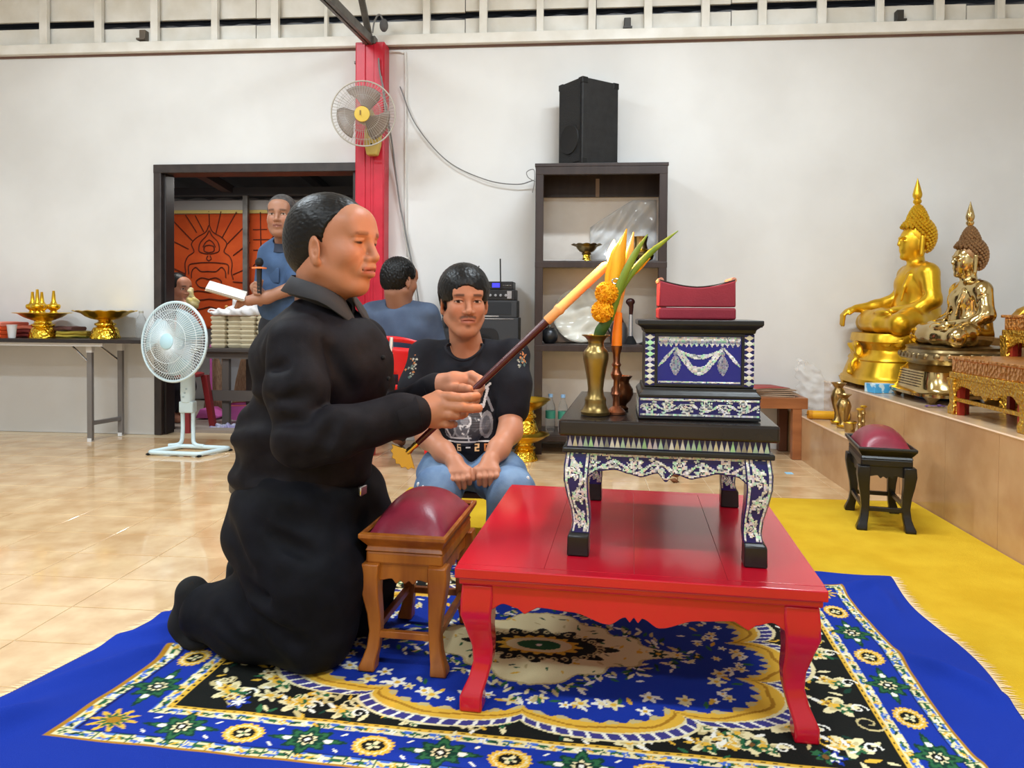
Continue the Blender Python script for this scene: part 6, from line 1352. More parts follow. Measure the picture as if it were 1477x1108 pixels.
db = thing('dark_pot', 'round dark metal pot at the left end of the lower shelf', 'pot', (at(786, 475, 4.80)[0]+.03, 4.80, SZ2+.0003)); MB().lathe([(.001, 0), (.03, 0), (.05, .02), (.056, .05), (.048, .08), (.03, .095), (.032, .102), (.001, .10)], seg=28).build('body', mat('dark_metal', (58, 60, 64), .3, metal=.6), db); MB().sphere((0, 0, .108), .012, 10, 8).build('knob', M_steel, db)
ld = thing('lacquer_ladle', 'ladle with dark carved knob and silver handle standing in the bookcase', 'ladle', (at(910, 480, 4.82)[0], 4.84, SZ2+.0003)); MB().tube([(0, 0, .05), (.0, 0, .19)], [.014, .012], 12).build('handle', mat('silver_handle', (200, 204, 210), .25, metal=.7), ld); MB().lathe([(.001, 0), (.04, 0), (.035, .015), (.016, .05), (.001, .055)], seg=20).build('foot', M_sock, ld)
kb = MB().tube([(0, 0, .19), (.002, 0, .24), (-.004, 0, .262)], [.012, .015, .022], 12); kb.sphere((-.004, 0, .272), (.030, .024, .024)); kb.build('carved_knob', mat('dark_lacquer_wood', (52, 22, 22), .3), ld)
kt = thing('tin_kettle', 'dull grey kettle behind the ladle on the lower shelf', 'kettle', (at(893, 475, 4.92)[0], 4.95, SZ2+.0003)); MB().lathe([(.001, 0), (.055, 0), (.06, .03), (.056, .10), (.04, .135), (.03, .14), (.001, .15)], seg=28).build('body', mat('dull_grey_metal', (126, 126, 128), .4, metal=.7), kt); MB().tube(spline([(.03, -.02, .12), (.0, -.02, .19), (-.045, -.02, .15)], 14), .008, 8).build('handle', mat('dark_lacquer_wood', (52, 22, 22), .3), kt); MB().tube([(-.05, 0, .07), (-.085, 0, .125)], [.016, .008], 10).build('spout', MATS['dull_grey_metal'], kt)
mbx = thing('round_tin', 'flat dark round tin on the right of the lower shelf', 'tin', (at(935, 486, 4.80)[0], 4.82, SZ2+.0003)); MB().lathe([(.001, 0), (.055, 0), (.06, .006), (.03, .018), (.001, .022)], seg=24).build('disc', mat('dark_metal', (58, 60, 64), .3, metal=.6), mbx); MB().sphere((0, 0, .026), .01, 8, 6).build('knob', M_steel, mbx)
M_lbl = mat('green_label', (60, 140, 120), .5); M_bcap = mat('blue_cap', (140, 180, 220), .4)
bottle('left plastic water bottle on the bottom shelf behind the altar table', (at(794, 600, 4.80)[0], 4.80, SZ3), .245, .032, M_bcap, 'water bottles', M_lbl); bottle('right plastic water bottle on the bottom shelf behind the altar table', (at(812, 600, 4.78)[0], 4.78, SZ3), .245, .032, M_bcap, 'water bottles', M_lbl)
wpk = thing('white_packet', 'crumpled white paper packet on the bottom shelf', 'packet', (at(905, 556, 4.82)[0], 4.84, SZ3+.0005)); F = Field((-.12, -.1, -.02), (.12, .1, .28), .007); F.box((0, 0, .12), (.085, .05, .115), None, .03, 0); F.noise(.012, [(50, 30, 60), (-40, 60, 20)], 1); F.box((0, 0, -.04), (.3, .3, .04), None, 0, 0, 's'); sdf_obj('paper', F, mat('packet_paper', (226, 224, 224), .6), wpk)
MB().box((0, -.045, .16), (.06, .004, .04)).build('fold', MATS['packet_paper'], wpk)
# loudspeaker on top
SP = thing('loudspeaker', 'large black loudspeaker standing on top of the bookcase', 'speaker', (.012, 4.70, 1.8475), 38*D2R); M_spk = mat('speaker_black', (24, 24, 25), .6, col2=(34, 34, 35), nscale=20, bump=.15, bscale=90)
MB().bb((.0, .0, 0), (.295, .25, .545)).build('cabinet', M_spk, SP, 0, bevel=.006)
MB().bb((-.006, .016, .016), (.001, .234, .529)).build('grille', mat('speaker_grille', (30, 30, 31), .55, metal=.3, bump=.8, bscale=260, btype='VORONOI'), SP, 0, bevel=.003)
MB().lathe([(.001, 0), (.07, .002), (.092, .006), (.096, .0)], (-.006, .125, .17), 28, roty(-90*D2R)).build('woofer_ring', mat('cone_black', (16, 16, 17), .7), SP)
for z in (.0, .505):
    for x in (0, .255):
        for y in (0, .21): MB().bb((x-.003, y-.003, z-(.0 if z == 0 else -.003)), (x+.043, y+.043, z+.04+(.003 if z else 0))).build('corner_guard', mat('guard_black', (18, 18, 19), .5), SP, 0, bevel=.004)
# ---- stacked gold trays on the floor
pC = [(.082, 0), (.082, .010), (.070, .030), (.062, .055), (.050, .062), (.068, .075), (.060, .085), (.048, .092), (.045, .105), (.085, .118), (.125, .140), (.135, .150), (.152, .158)]
a = at(757, 640, 4.52); phan('lower of the two stacked gold trays on the floor by the bookcase', (a[0], 4.52, 0.0003), pC, M_gold1, 0, 40); phan('upper of the two stacked gold trays by the bookcase', (a[0]+.005, 4.52, .170), [(r_*(1 if i > 5 else .95), z_*1.28) for i, (r_, z_) in enumerate(pC)], M_gold1, 0, 40)
# ---- wooden bench, cardboard, bag, candle
BN = thing('wooden_bench', 'low brown wooden bench against the white wall', 'bench', (.62, 4.72, 0)); M_bn = mat('bench_wood', (166, 104, 62), .4, col2=(140, 84, 48), nscale=5, stretch=(.5, 3, 3)); M_bnd = mat('bench_dark_wood', (92, 54, 34), .5)
MB().bb((0, 0, .335), (.80, .34, .352)).build('top', M_bn, BN, 0, bevel=.003); MB().bb((0, -.004, .318), (.80, .02, .386)).build('front_rail', M_bn, BN, 0, bevel=.003); MB().bb((0, .02, .352), (.80, .34, .386)).build('seat_board', M_bn, BN, 0, bevel=.003)
for x, y in ((.03, .0), (.71, .0), (.03, .28), (.70, .28)): MB().bb((x, y, 0), (x+.055, y+.05, .32)).build('leg', M_bn if y == 0 else M_bnd, BN, 0, bevel=.003)
M_cbd = mat('cardboard', (172, 146, 122), .8, col2=(150, 124, 102), nscale=8)
for k in range(5):
    o = thing('cardboard_sheet', ['bottom flattened cardboard sheet', 'second flattened cardboard sheet', 'middle flattened cardboard sheet', 'fourth flattened cardboard sheet', 'topmost red-edged cardboard sheet'][k]+' on the wooden bench', 'cardboard', (1.17+.03*(k % 2), 4.88, .3865+.011*k), (k*7-10)*D2R, 'flattened cardboard on the bench')
    V = []; Fc = []; n = 9; L_, W_ = .40-.03*k, .22
    for i in range(n):
        for j in range(4): u, v = -1+2*i/(n-1), -1+2*j/3; V.append((u*L_/2, v*W_/2, .003+.006*max(0, 1-abs(u)*1.2)*(k == 4)+.001*math.sin(5*u+k)))
    for i in range(n-1):
        for j in range(3): p = i*4+j; Fc.append((p, p+4, p+5, p+1))
    q = MB().add(V, Fc).build('sheet', M_cbd if k < 4 else mat('red_card', (156, 70, 66), .7), o); s2 = q.modifiers.new('s', 'SOLIDIFY'); s2.thickness = .004; s2.offset = 1
    MB().bb((-L_/2, -W_/2-.001, .001), (L_/2, -W_/2+.002, .006)).build('flap', M_cbd, o, 0)
pb = thing('plastic_bag', 'clear crumpled plastic bag against the wall beside the bench', 'bag', (1.53, 4.91, .2705))
F = Field((-.24, -.16, -.02), (.30, .17, .40), .008); F.ell((.06, 0, .10), (.12, .07, .11), None, 0); F.ell((-.04, 0, .18), (.08, .06, .13), None, .04); F.cap((-.08, 0, .25), (-.10, 0, .31), .045, .03, .03); F.noise(.018, [(50, 30, 70), (-60, 50, 24), (30, -40, 90)], 1.2); F.box((0, 0, -.05), (.5, .5, .05), None, 0, 0, 's')
bo_ = sdf_obj('film', F, mat('bag_clear', (240, 240, 240), .12, alpha=.22, spec=.8), pb); MB().tube(spline([(-.13, -.02, .27), (-.12, -.03, .33), (-.09, -.03, .34), (-.08, -.02, .28)], 14), .004, 6).build('handle', MATS['bag_clear'], pb)
yc = thing('wax_candle', 'thick yellow candle lying on the low step', 'candle', (1.512, 4.62, .2965)); MB().tube([(-.115, .01, 0), (.115, -.01, 0)], .026, 18).build('wax', mat('yellow_wax', (220, 160, 20), .4, sss=.2), yc); MB().tube([(-.118, .01, 0), (-.095, .01, 0)], .0275, 18).build('end_band', mat('amber_wax', (196, 130, 20), .4), yc); MB().tube([(-.135, .01, 0), (-.115, .01, 0)], .002, 6).build('wick', M_sock, yc)
vprof = lambda h, r: [(.001, 0), (r*.85, 0), (r*.88, .04*h), (r*.5, .14*h), (r*.45, .26*h), (r*.8, .5*h), (r*.95, .66*h), (r*.75, .8*h), (r*.5, .88*h), (r*.62, .94*h), (r, h), (r*.9, h), (r*.4, .86*h), (.001, .8*h)]
for k, (px, y, h, r) in enumerate(((1209, 4.45, .24, .045), (1217, 4.30, .19, .042))):
    o = thing('brass_vase', ('taller', 'shorter')[k]+' empty brass vase standing on the low step', 'vase', (at(px, 600, y)[0], y, .2705), 0, 'empty brass vases'); MB().lathe(vprof(h, r), seg=28, cap=False).build('body', M_brs, o); MB().lathe([(r*.9, .01), (r*.95, .016), (r*.9, .022)], seg=28, cap=False).build('foot_ring', M_gold1, o)
o = thing('brass_cup', 'small brass cup beside the empty vases on the low step', 'cup', (at(1226, 604, 4.16)[0], 4.16, .2705)); MB().lathe([(.001, 0), (.024, 0), (.030, .03), (.034, .055), (.035, .056), (.031, .055), (.022, .006), (.001, .006)], seg=24, cap=False).build('bowl', M_brs, o); MB().lathe([(.0345, .05), (.037, .054), (.0345, .058)], seg=24, cap=False).build('rim', M_gold1, o)
for k, (px, y) in enumerate(((1240, 4.10), (1245, 4.22))):
    o = thing('brass_candleholder', ('nearer', 'farther')[k]+' slim brass candleholder on the low step', 'candleholder', (at(px, 608, y)[0], y, .2705), 0, 'brass candleholders'); MB().lathe([(.001, 0), (.026, 0), (.024, .008), (.010, .016), (.008, .04), (.013, .05), (.008, .06), (.008, .085), (.014, .095), (.010, .105), (.010, .125), (.014, .135), (.001, .13)], seg=20, cap=False).build('stem', M_brs, o); MB().lathe([(.018, .13), (.020, .134), (.012, .14)], seg=20).build('cup', M_gold1, o)
o = thing('blue_box', 'small light blue carton lying at the edge of the altar platform', 'box', (1.76, 4.44, .4605), 12*D2R); MB().bb((-.09, -.05, 0), (.09, .05, .052)).build('carton', mat('carton_blue', (78, 170, 226), .4, col2=(210, 236, 246), nscale=18, ncontrast=(.5, .56)), o, 0, bevel=.003); MB().bb((-.091, -.02, .052), (.091, .02, .0535)).build('tape', mat('carton_tape', (220, 236, 244), .3), o, 0)
o = thing('blue_box', 'dark blue carton under the feet of the brass statue', 'box', (1.93, 4.16, .4605), 0); MB().bb((-.09, -.08, 0), (.09, .08, .030)).build('carton', mat('carton_navy', (30, 74, 130), .5), o, 0, bevel=.003); MB().bb((-.09, -.0805, .010), (.09, -.0795, .018)).build('stripe', mat('carton_tape', (220, 236, 244), .3), o, 0)
o = thing('purple_ribbon', 'small scrap of purple ribbon on the altar platform', 'ribbon', (at(1346, 591, 3.8)[0], 3.78, .462)); V = [(-.045+.09*i/8, (-.012 if j == 0 else .012), .003+.006*abs(math.sin(i*1.3))) for i in range(9) for j in (0, 1)]
MB().add(V, [(2*i, 2*i+2, 2*i+3, 2*i+1) for i in range(8)]).build('band', mat('purple_cloth', (92, 60, 120), .6), o).modifiers.new('s', 'SOLIDIFY').thickness = .002; MB().sphere((.02, .0, .008), (.012, .01, .006), 8, 6).build('knot', MATS['purple_cloth'], o)
p = az(1138, 683); tag(MB().bb((-.02, -.022, 0), (.02, .022, .002)).build('blue_scrap', mat('blue_paper', (150, 200, 230), .6), smooth=0), 'tiny pale blue paper scrap on the tile floor', 'paper').location = (p[0], p[1], .0005)
lf = thing('dried_sprig', 'small sprig of dry brown leaves standing on the tile floor behind the red table', 'leaves', tuple(az(976, 697)*np.array([1, 1, 0])+np.array([0, 0, .0005]))); lo_ = np.array(lf.location); M_dry = mat('dry_leaf', (116, 70, 40), .7)
MB().tube(spline([(0, 0, .0), (.004, 0, .03), (-.006, 0, .07), (.01, 0, .11)], 12), .0025, 6).build('stem', M_dry, lf)
for (x, z, a, s2) in ((-.02, .085, 2.2, .032), (.0, .045, .2, .034), (.035, .10, .9, .030), (-.012, .012, 2.9, .028), (.012, .06, 1.4, .022)):
    d_ = np.array([math.cos(a), 0, math.sin(a)]); n_ = np.array([-d_[2], 0, d_[0]]); c_ = np.array([x, 0, z]); MB().add([c_-d_*s2, c_+n_*s2*.5+[0, .006, 0], c_+d_*s2, c_-n_*s2*.5+[0, .006, 0], c_-[0, .003, 0]], [(0, 3, 4), (3, 2, 4), (2, 1, 4), (1, 0, 4)]).build('leaf', M_dry, lf).modifiers.new('s', 'SOLIDIFY').thickness = .001
# ================================================================== beyond the doorway
cl = thing('orange_cloth', 'orange cloth banner with dark line drawing of a seated figure and rays', 'banner', (-3.3, 6.56, 0)); CO = np.array([-3.3, 6.56, 0])
cy_ = lambda x, z: .012*math.sin(x*5+2*z)+.010*math.sin(9*z+3*x)*(1-min(1, abs(z-1.2)))
V = []; Fc = []; nx_, nz_ = 44, 28
for i in range(nx_):
    for j in range(nz_): x = -.68+1.98*i/(nx_-1); z = .72+1.06*j/(nz_-1); V.append((x, cy_(x, z), z))
for i in range(nx_-1):
    for j in range(nz_-1): p = i*nz_+j; Fc.append((p, p+nz_, p+nz_+1, p+1))
MB().add(V, Fc).build('cloth', mat('orange_banner', (214, 88, 30), .8, col2=(196, 72, 22), nscale=5, bump=.1, bscale=60), cl, 60).modifiers.new('s', 'SOLIDIFY').thickness = .004
def zl(pts, r=.005):
    P = []
    for zx, zy in pts: q = at(230+zx/5.277, 270+zy/5.277, 6.55)-CO; P.append((q[0], cy_(q[0], q[2])-.006, q[2]))
    P = spline(P, max(2, 5*len(P))) if len(P) > 2 else np.array(P); return MB().tube(P, r, 5)
mir = lambda pts: [(2*372-x, y) for x, y in pts]
M_ln = mat('brown_ink', (92, 38, 22), .8)
rays = [[(375, 182), (375, 290)], [(470, 185), (425, 350)], [(590, 190), (470, 388)], [(690, 262), (512, 432)], [(690, 420), (560, 520)], [(265, 215), (330, 340)], [(190, 210), (275, 345)], [(100, 260), (245, 410)], [(78, 400), (215, 470)], [(78, 605), (195, 660)], [(560, 665), (690, 610)], [(560, 720), (690, 730)],
        [(770, 190), (772, 500)], [(715, 325), (820, 322)], [(715, 400), (850, 398)], [(715, 480), (770, 478)], [(775, 480), (890, 350)], [(775, 540), (870, 450)], [(715, 600), (790, 520)]]
fig = [[(375, 290), (400, 340), (470, 382), (508, 430), (488, 490), (530, 525), (552, 580), (548, 650), (562, 700)], [(375, 330), (395, 370), (440, 420), (450, 480), (420, 500), (375, 508)], [(372, 440), (405, 450), (408, 485), (372, 498)], [(372, 400), (400, 420), (420, 455)], [(372, 572), (450, 576), (520, 592), (524, 660)], [(372, 640), (430, 640), (470, 610), (500, 640), (505, 690)], [(372, 700), (430, 690), (470, 720), (440, 760), (372, 770)], [(380, 520), (390, 545), (372, 560)], [(372, 800), (470, 790), (560, 820)], [(372, 850), (480, 860), (590, 840), (680, 870)], [(372, 910), (470, 930), (560, 900)]]
for r in rays: zl(r).build('ray_line', M_ln, cl)
for g_ in fig: zl(g_).build('figure_line', M_ln, cl); zl(mir(g_)).build('figure_line', M_ln, cl)
MB().bb((-.68, -.01, 1.785), (1.3, .012, 1.815)).build('hem', mat('yellow_hem', (222, 200, 120), .7), cl, 0)
PTb = thing('porch_table', 'dark table beyond the doorway carrying the stacked foam boxes', 'table', (-2.55, 5.66, -.01)); M_pt = mat('porch_table_grey', (92, 84, 80), .5)
MB().bb((-.40, -.14, .585), (.75, .40, .612)).build('tabletop', mat('porch_table_top', (74, 68, 66), .45), PTb, 0, bevel=.003); MB().bb((-.36, -.10, .53), (.7, -.07, .585)).build('rail', M_pt, PTb, 0)
for x in (-.24, .62):
    for y in (-.08, .34): MB().bb((x, y, 0), (x+.055, y+.04, .585)).build('leg', M_pt, PTb, 0)
MB().bb((-.36, -.1, .20), (.2, -.07, .28)).build('stretcher', M_pt, PTb, 0)
M_fb = mat('foam_beige', (222, 210, 180), .7, col2=(206, 192, 160), nscale=6)
x0 = at(303, 480, 5.6)[0]; proto = None
for cI in range(4):
    for rI in range(7 if cI < 3 else 8):
        loc = (x0+.062+.121*cI+.002*math.sin(rI*3+cI), 5.66+.03*(cI % 2), .6025+.0362*rI)
        if proto is None:
            proto = thing('foam_box', 'beige foam food box in the stacked block on the porch table', 'box', loc, 0, 'foam boxes stacked on the porch table')
            MB().loft([np.array([[-w, -w, z], [w, -w, z], [w, w, z], [-w, w, z]]) for w, z in ((.050, .0), (.0585, .017))]).build('base', M_fb, proto, 0, bevel=.002); MB().loft([np.array([[-w, -w, z], [w, -w, z], [w, w, z], [-w, w, z]]) for w, z in ((.0590, .018), (.0585, .026), (.050, .0355))]).build('lid', M_fb, proto, 0, bevel=.002)
        else: c_ = clone(proto); c_.location = loc
        (proto if cI+rI == 0 else c_)['label'] = 'beige foam food box, %s from the bottom of the %s stack' % (('first', 'second', 'third', 'fourth', 'fifth', 'sixth', 'seventh', 'eighth')[rI], ('leftmost', 'second', 'third', 'rightmost')[cI])
wb_ = thing('plastic_bag', 'white plastic carrier bags lying on top of the foam boxes', 'bag', (x0+.2, 5.66, .858)); F = Field((-.24, -.12, -.02), (.24, .12, .24), .006)
F.ell((-.10, 0, .02), (.11, .09, .035), None, 0); F.ell((.07, 0, .03), (.12, .09, .05), None, .03); F.chain([(-.04, -.03, .03), (.0, -.03, .13), (.03, -.03, .16), (.05, -.03, .12), (.05, -.03, .03)], [.024, .014, .012, .014, .022], .02); F.chain([(.08, -.02, .03), (.10, -.02, .11), (.13, -.02, .125), (.16, -.02, .09), (.17, -.02, .02)], [.022, .014, .012, .014, .02], .02); F.noise(.012, [(60, 40, 50), (-50, 70, 30), (90, 20, 40)], 1.2); F.box((0, 0, -.05), (.5, .5, .05), None, 0, 0, 's')
sdf_obj('film', F, mat('bag_white', (240, 238, 238), .35, spec=.5), wb_); MB().tube(spline([(-.18, -.04, .02), (-.22, -.05, .03), (-.2, -.05, .05), (-.15, -.04, .04)], 12), .006, 6).build('handle', MATS['bag_white'], wb_)
for k, (px, y, h) in enumerate(((312, 6.10, .62), (352, 6.22, .60))):
    p = at(px, 560, y); o = thing('grass_broom', ('left', 'right')[k]+' tan grass broom standing under the porch table', 'broom', (p[0], y, -.01), 0, 'grass brooms'); M_br = mat('broom_grass', (176, 142, 112), .9, col2=(130, 100, 78), nscale=40, stretch=(6, 6, .3), bump=.5, bscale=120)
    MB().lathe([(.12, .02), (.105, .12), (.075, .30), (.035, .46), (.02, .5)], seg=18, sy=.4).build('bristles', M_br, o); MB().tube([(0, 0, .48), (0, 0, .85)], .014, 8).build('handle', mat('broom_handle', (150, 120, 90), .6), o)
p = at(305, 585, 5.95); o = thing('pink_dustpan', 'pink plastic dustpan with a long handle under the porch table', 'dustpan', (p[0], 5.95, -.01)); M_pkp = mat('pink_plastic', (224, 110, 190), .4)
MB().tube([(.0, 0, .05), (-.005, 0, .62)], .010, 8).build('handle', M_pkp, o); MB().prism([(-.09, .012), (.10, .012), (.12, .03), (.02, .09), (-.05, .09)], -.10, .08, 'y').build('pan', M_pkp, o, bevel=.008)
p = at(352, 588, 6.0); o = thing('pink_basket', 'small pink basket beside the broom under the porch table', 'basket', (p[0], 5.95, -.01)); MB().lathe([(.08, 0), (.10, .06), (.11, .12), (.115, .122), (.1, .06), (.075, .01), (.001, .008)], seg=20, cap=False).build('body', M_pkp, o); MB().lathe([(.11, .118), (.118, .122), (.11, .128)], seg=20, cap=False).build('rim', mat('coral_plastic', (226, 110, 100), .4), o)
p = az(267, 628, -.01); ms = thing('plastic_stool', 'maroon plastic stool half hidden behind the door frame', 'stool', (p[0]-.19, p[1]+.24, -.01)); M_ms = mat('maroon_plastic', (140, 40, 44), .4)
MB().lathe([(.001, .40), (.15, .40), (.165, .41), (.165, .425), (.15, .43), (.001, .43)], seg=28, ex=3.5).build('seat', M_ms, ms)
for sx in (-1, 1):
    for sy in (-1, 1): MB().loft([np.array([[sx*x-w, sy*x-w, z], [sx*x+w, sy*x-w, z], [sx*x+w, sy*x+w, z], [sx*x-w, sy*x+w, z]]) for x, z, w in ((.185, 0, .022), (.14, .405, .024))]).build('leg', M_ms, ms, 30, bevel=.003)
o = thing('bamboo_pole', 'short tan bamboo pole leaning before the orange cloth', 'pole', tuple(at(322, 470, 6.2))); MB().tube([(0, 0, -at(322, 470, 6.2)[2]-.009), (0, 0, 0), (.03, 0, .16)], .014, 8).build('cane', mat('bamboo', (206, 150, 84), .5), o); MB().sphere((.03, 0, .165), .016, 8, 6).build('tip', MATS['bamboo'], o)
o = thing('crumpled_wrapper', 'crumpled silver plastic wrapper on the porch floor', 'wrapper', tuple(az(316, 622, -.01)+np.array([0, .10, .0005]))); F = Field((-.13, -.08, -.02), (.13, .08, .06), .006); F.ell((0, 0, .008), (.11, .06, .022), None, 0); F.noise(.022, [(70, 60, 80), (-60, 90, 40), (90, -40, 60)], 1.2); F.box((0, 0, -.05), (.5, .5, .05), None, 0, 0, 's'); sdf_obj('foil', F, mat('silver_wrapper', (200, 204, 220), .3, spec=.7, col2=(150, 140, 190), nscale=20), o); MB().sphere((.07, .0, .012), (.02, .012, .01), 8, 6).build('twist', MATS['silver_wrapper'], o)
# ================================================================== STATUES AND GOLD ALTAR TABLES
M_st1 = mat('gold_leaf_statue', (228, 184, 52), .34, metal=.85, col2=(208, 160, 34), nscale=9, bump=.04, bscale=20)
M_st2 = mat('pale_brass_statue', (208, 186, 132), .16, metal=1.0, col2=(176, 150, 100), nscale=7)
M_st2d = mat('dull_brass_base', (150, 130, 92), .32, metal=.9, col2=(108, 92, 62), nscale=8, bump=.1, bscale=40)
def buddha(o, m, mh, robe=False, sc=1.0, v=.0062):
    F = Field((-.24, -.40, -.02), (.46, .40, .80), v)
    F.ell((-.01, 0, .13), (.125, .16, .13), None, 0); F.ell((.0, 0, .28), (.105, .150, .125), None, .06); F.ell((.03, 0, .30), (.085, .12, .085), None, .03); F.cap((-.01, -.13, .365), (-.01, .13, .365), .062, .062, .05)
    F.cap((-.005, 0, .38), (.005, 0, .48), .052, .046, .03)
    F.ell((.010, 0, .565), (.086, .076, .098), None, .01); F.ell((.030, 0, .515), (.062, .056, .070), None, .03)
    for sg in (-1, 1):
        F.cap((.086, sg*.042, .588), (.098, sg*.010, .582), .005, .006, .010); F.ell((.085, sg*.032, .562), (.012, .020, .007), None, .006); F.cap((-.005, sg*.080, .585), (.004, sg*.084, .475), .014, .012, .01); F.ell((.088, sg*.028, .574), (.01, .02, .006), None, .008, 's')
    F.cap((.093, 0, .582), (.104, 0, .543), .007, .010, .012); F.ell((.086, 0, .508), (.014, .024, .007), None, .008); F.ell((.084, 0, .496), (.013, .018, .007), None, .006); F.ell((.075, 0, .466), (.020, .024, .018), None, .02)
    for sg in (-1, 1): F.chain([(-.02, sg*.10, .065), (.12, sg*.22, .070), (.19, sg*.275, .062)], [.088, .078, .062], .03)
    F.chain([(.19, .275, .055), (.24, .12, .055), (.25, -.06, .075)], [.056, .050, .040], .03); F.chain([(.19, -.275, .055), (.23, -.12, .085), (.22, .07, .115)], [.056, .050, .040], .03)
    F.ell((.24, .14, .125), (.035, .075, .022), rotz(10*D2R), .02); F.ell((.23, -.02, .06), (.08, .15, .06), None, .03)
    # right arm reaching over the knee, left hand in the lap
    if not robe:
        F.chain([(-.01, -.165, .355), (.01, -.215, .215), (.16, -.215, .165), (.275, -.20, .150)], [.056, .046, .036, .026], .03)
        F.ell((.315, -.20, .140), (.045, .034, .018), roty(20*D2R), .02)
        for k in range(4): F.chain([(.335, -.228+.018*k, .135), (.362, -.228+.018*k, .105), (.366, -.228+.018*k, .045-.006*(k % 2))], [.011, .010, .008], .005)
        F.chain([(.30, -.175, .14), (.335, -.160, .115)], [.012, .010], .006)
    else:
        F.chain([(-.01, -.165, .355), (-.01, -.215, .200), (.06, -.20, .155), (.16, -.08, .145)], [.056, .047, .038, .027], .03); F.ell((.20, -.02, .148), (.035, .055, .018), None, .02)
        for k in range(4): F.chain([(.185+.017*k, .02, .152), (.188+.016*k, .075, .148)], [.010, .008], .004)
    F.chain([(-.01, .165, .355), (-.01, .215, .200), (.06, .20, .150), (.15, .08, .135)], [.056, .047, .038, .027], .03); F.ell((.19, .03, .130), (.035, .055, .018), None, .02)
    for k in range(4): F.chain([(.175+.017*k, -.01, .134), (.178+.016*k, -.065, .130)], [.010, .008], .004)
    # robe edge over the left shoulder and flap on the chest
    F.chain([(-.02, .10, .425), (.07, .075, .36), (.105, .0, .25), (.10, -.10, .16)], [.010, .010, .010, .010], .014)
    F.chain([(.075, .10, .35), (.10, .09, .28), (.115, .085, .20)], [.012, .010, .008], .012)
    if robe:
        for k in range(7): F.crease((.09-.012*k, .04+.022*k, .37-.004*k), (.10-.012*k, -.02+.030*k, .17), .010, .012); F.crease((-.02+.01*k, .22, .34-.03*k), (.06, .20-.01*k, .30-.03*k), .008, .011)
    else: F.crease((.06, .20, .25), (-.05, .23, .20), .010, .012)
    V, Q = F.mesh(); grid_mesh('body', V*sc, Q, m, None, o)
    # curled hair, crown bump and flame finial
    mb = MB(); dome = lambda n: np.array([-.004, 0, .592])+n*np.array([.100, .092, .116]); cnt = 0
    for k in range(330):
        z = 1-2*(k+.5)/330; a = k*2.39996; n = np.array([math.sqrt(1-z*z)*math.cos(a), math.sqrt(1-z*z)*math.sin(a), z]); p = dome(n)
        if p[0] > .028 and p[2] < .632+.02*(1-(p[1]/.09)**2): continue
        if p[2] < .50 or (abs(p[1]) > .06 and p[0] > -.018 and p[2] < .60): continue
        mb.sphere(p, .0135, 6, 4)
    for k in range(90):
        t = k/90; a = k*2.39996; r_ = .056*(1-t)**.5; mb.sphere((-.004+r_*math.cos(a), r_*math.sin(a), .695+.085*t), .0125, 6, 4)
    mb.lathe([(.050, .66), (.046, .71), (.032, .755), (.016, .78), (.010, .795)], (-.004, 0, 0), 20); mb.sphere((-.014, 0, .597), (.090, .086, .110), 20, 12)
    mb.v = [q*sc for q in mb.v]; tag(mb.build('hair_curls', mh, o), kind='stuff')
    fn = MB().lathe([(.014, .785), (.024, .80), (.024, .812), (.018, .818), (.026, .835), (.027, .85), (.020, .88), (.010, .915), (.001, .948)], seg=20); fn.v = [q*sc for q in fn.v]; fn.build('flame_finial', m, o)
def ped(o, st, m, name, ex=4.0, seg=40): return MB().lathe([(q[0], q[1]) for q in st], (st[0][2] if len(st[0]) > 2 else 0, 0, 0), seg, sx=1.0, sy=1.22, ex=ex).build(name, m, o)
def petals(o, r, z, h, n, m, sy=1.22, ex=4.0):
    for k in range(n):
        a = 2*math.pi*(k+.5)/n; ca, sa = math.cos(a), math.sin(a); q = (abs(ca)**ex+abs(sa)**ex)**(-1/ex); c = np.array([.07+r*ca*q, r*sa*q*sy, z])
        MB().sphere(c, (.013, .034, h/2), 10, 7, rotz(a)).build('lotus_petal', m, o)
# statue 1 : bright gold, on stepped pedestal, faces the hall (-x)
B1 = thing('buddha_statue', 'bright gold seated Buddha statue on a tall stepped gold pedestal by the wall', 'statue', (2.055, 4.74, .4605), 178*D2R)
S1 = bpy.data.objects.new('figure', None); 
zs = .335
fig1 = thing('seated_figure', None, None, (0, 0, zs)); fig1.parent = B1
buddha(fig1, M_st1, M_st1)
P1 = [(.30, .318), (.305, .285), (.285, .270), (.270, .235), (.280, .215), (.310, .190), (.318, .175), (.312, .165), (.345, .085), (.350, .070), (.365, .060), (.368, .03)]
MB().lathe([(r*.82, z) for r, z in P1[::-1]]+[(.24, .334), (.001, .336)], (.085, 0, 0), 48, sy=1.12, ex=4.0).build('pedestal', M_st1, B1); petals(B1, .235, .285, .06, 26, M_st1, 1.15)
for sx in (-1, 1):
    for sy in (-1, 1): MB().loft([np.array([[.085+sx*.235-w, sy*.265-w, z], [.085+sx*.235+w, sy*.265-w, z], [.085+sx*.235+w, sy*.265+w, z], [.085+sx*.235-w, sy*.265+w, z]]) for w, z in ((.022, 0), (.026, .02), (.036, .045))]).build('foot', M_st1, B1, 30, bevel=.004)
F = Field((-.02, -.12, 0), (.16, .12, .30), .006)       # draped cloth with a lion face in front of the pedestal
F.box((.05, 0, .16), (.022, .075, .12), roty(16*D2R), .02, 0); F.ell((.085, 0, .12), (.03, .05, .05), None, .02); F.ell((.10, 0, .10), (.02, .025, .02), None, .01); F.noise(.010, [(70, 60, 90), (-60, 80, 50)], 1.0)
V, Q = F.mesh(); grid_mesh('draped_cloth', V+np.array([.27, 0, 0]), Q, M_st1, None, B1)
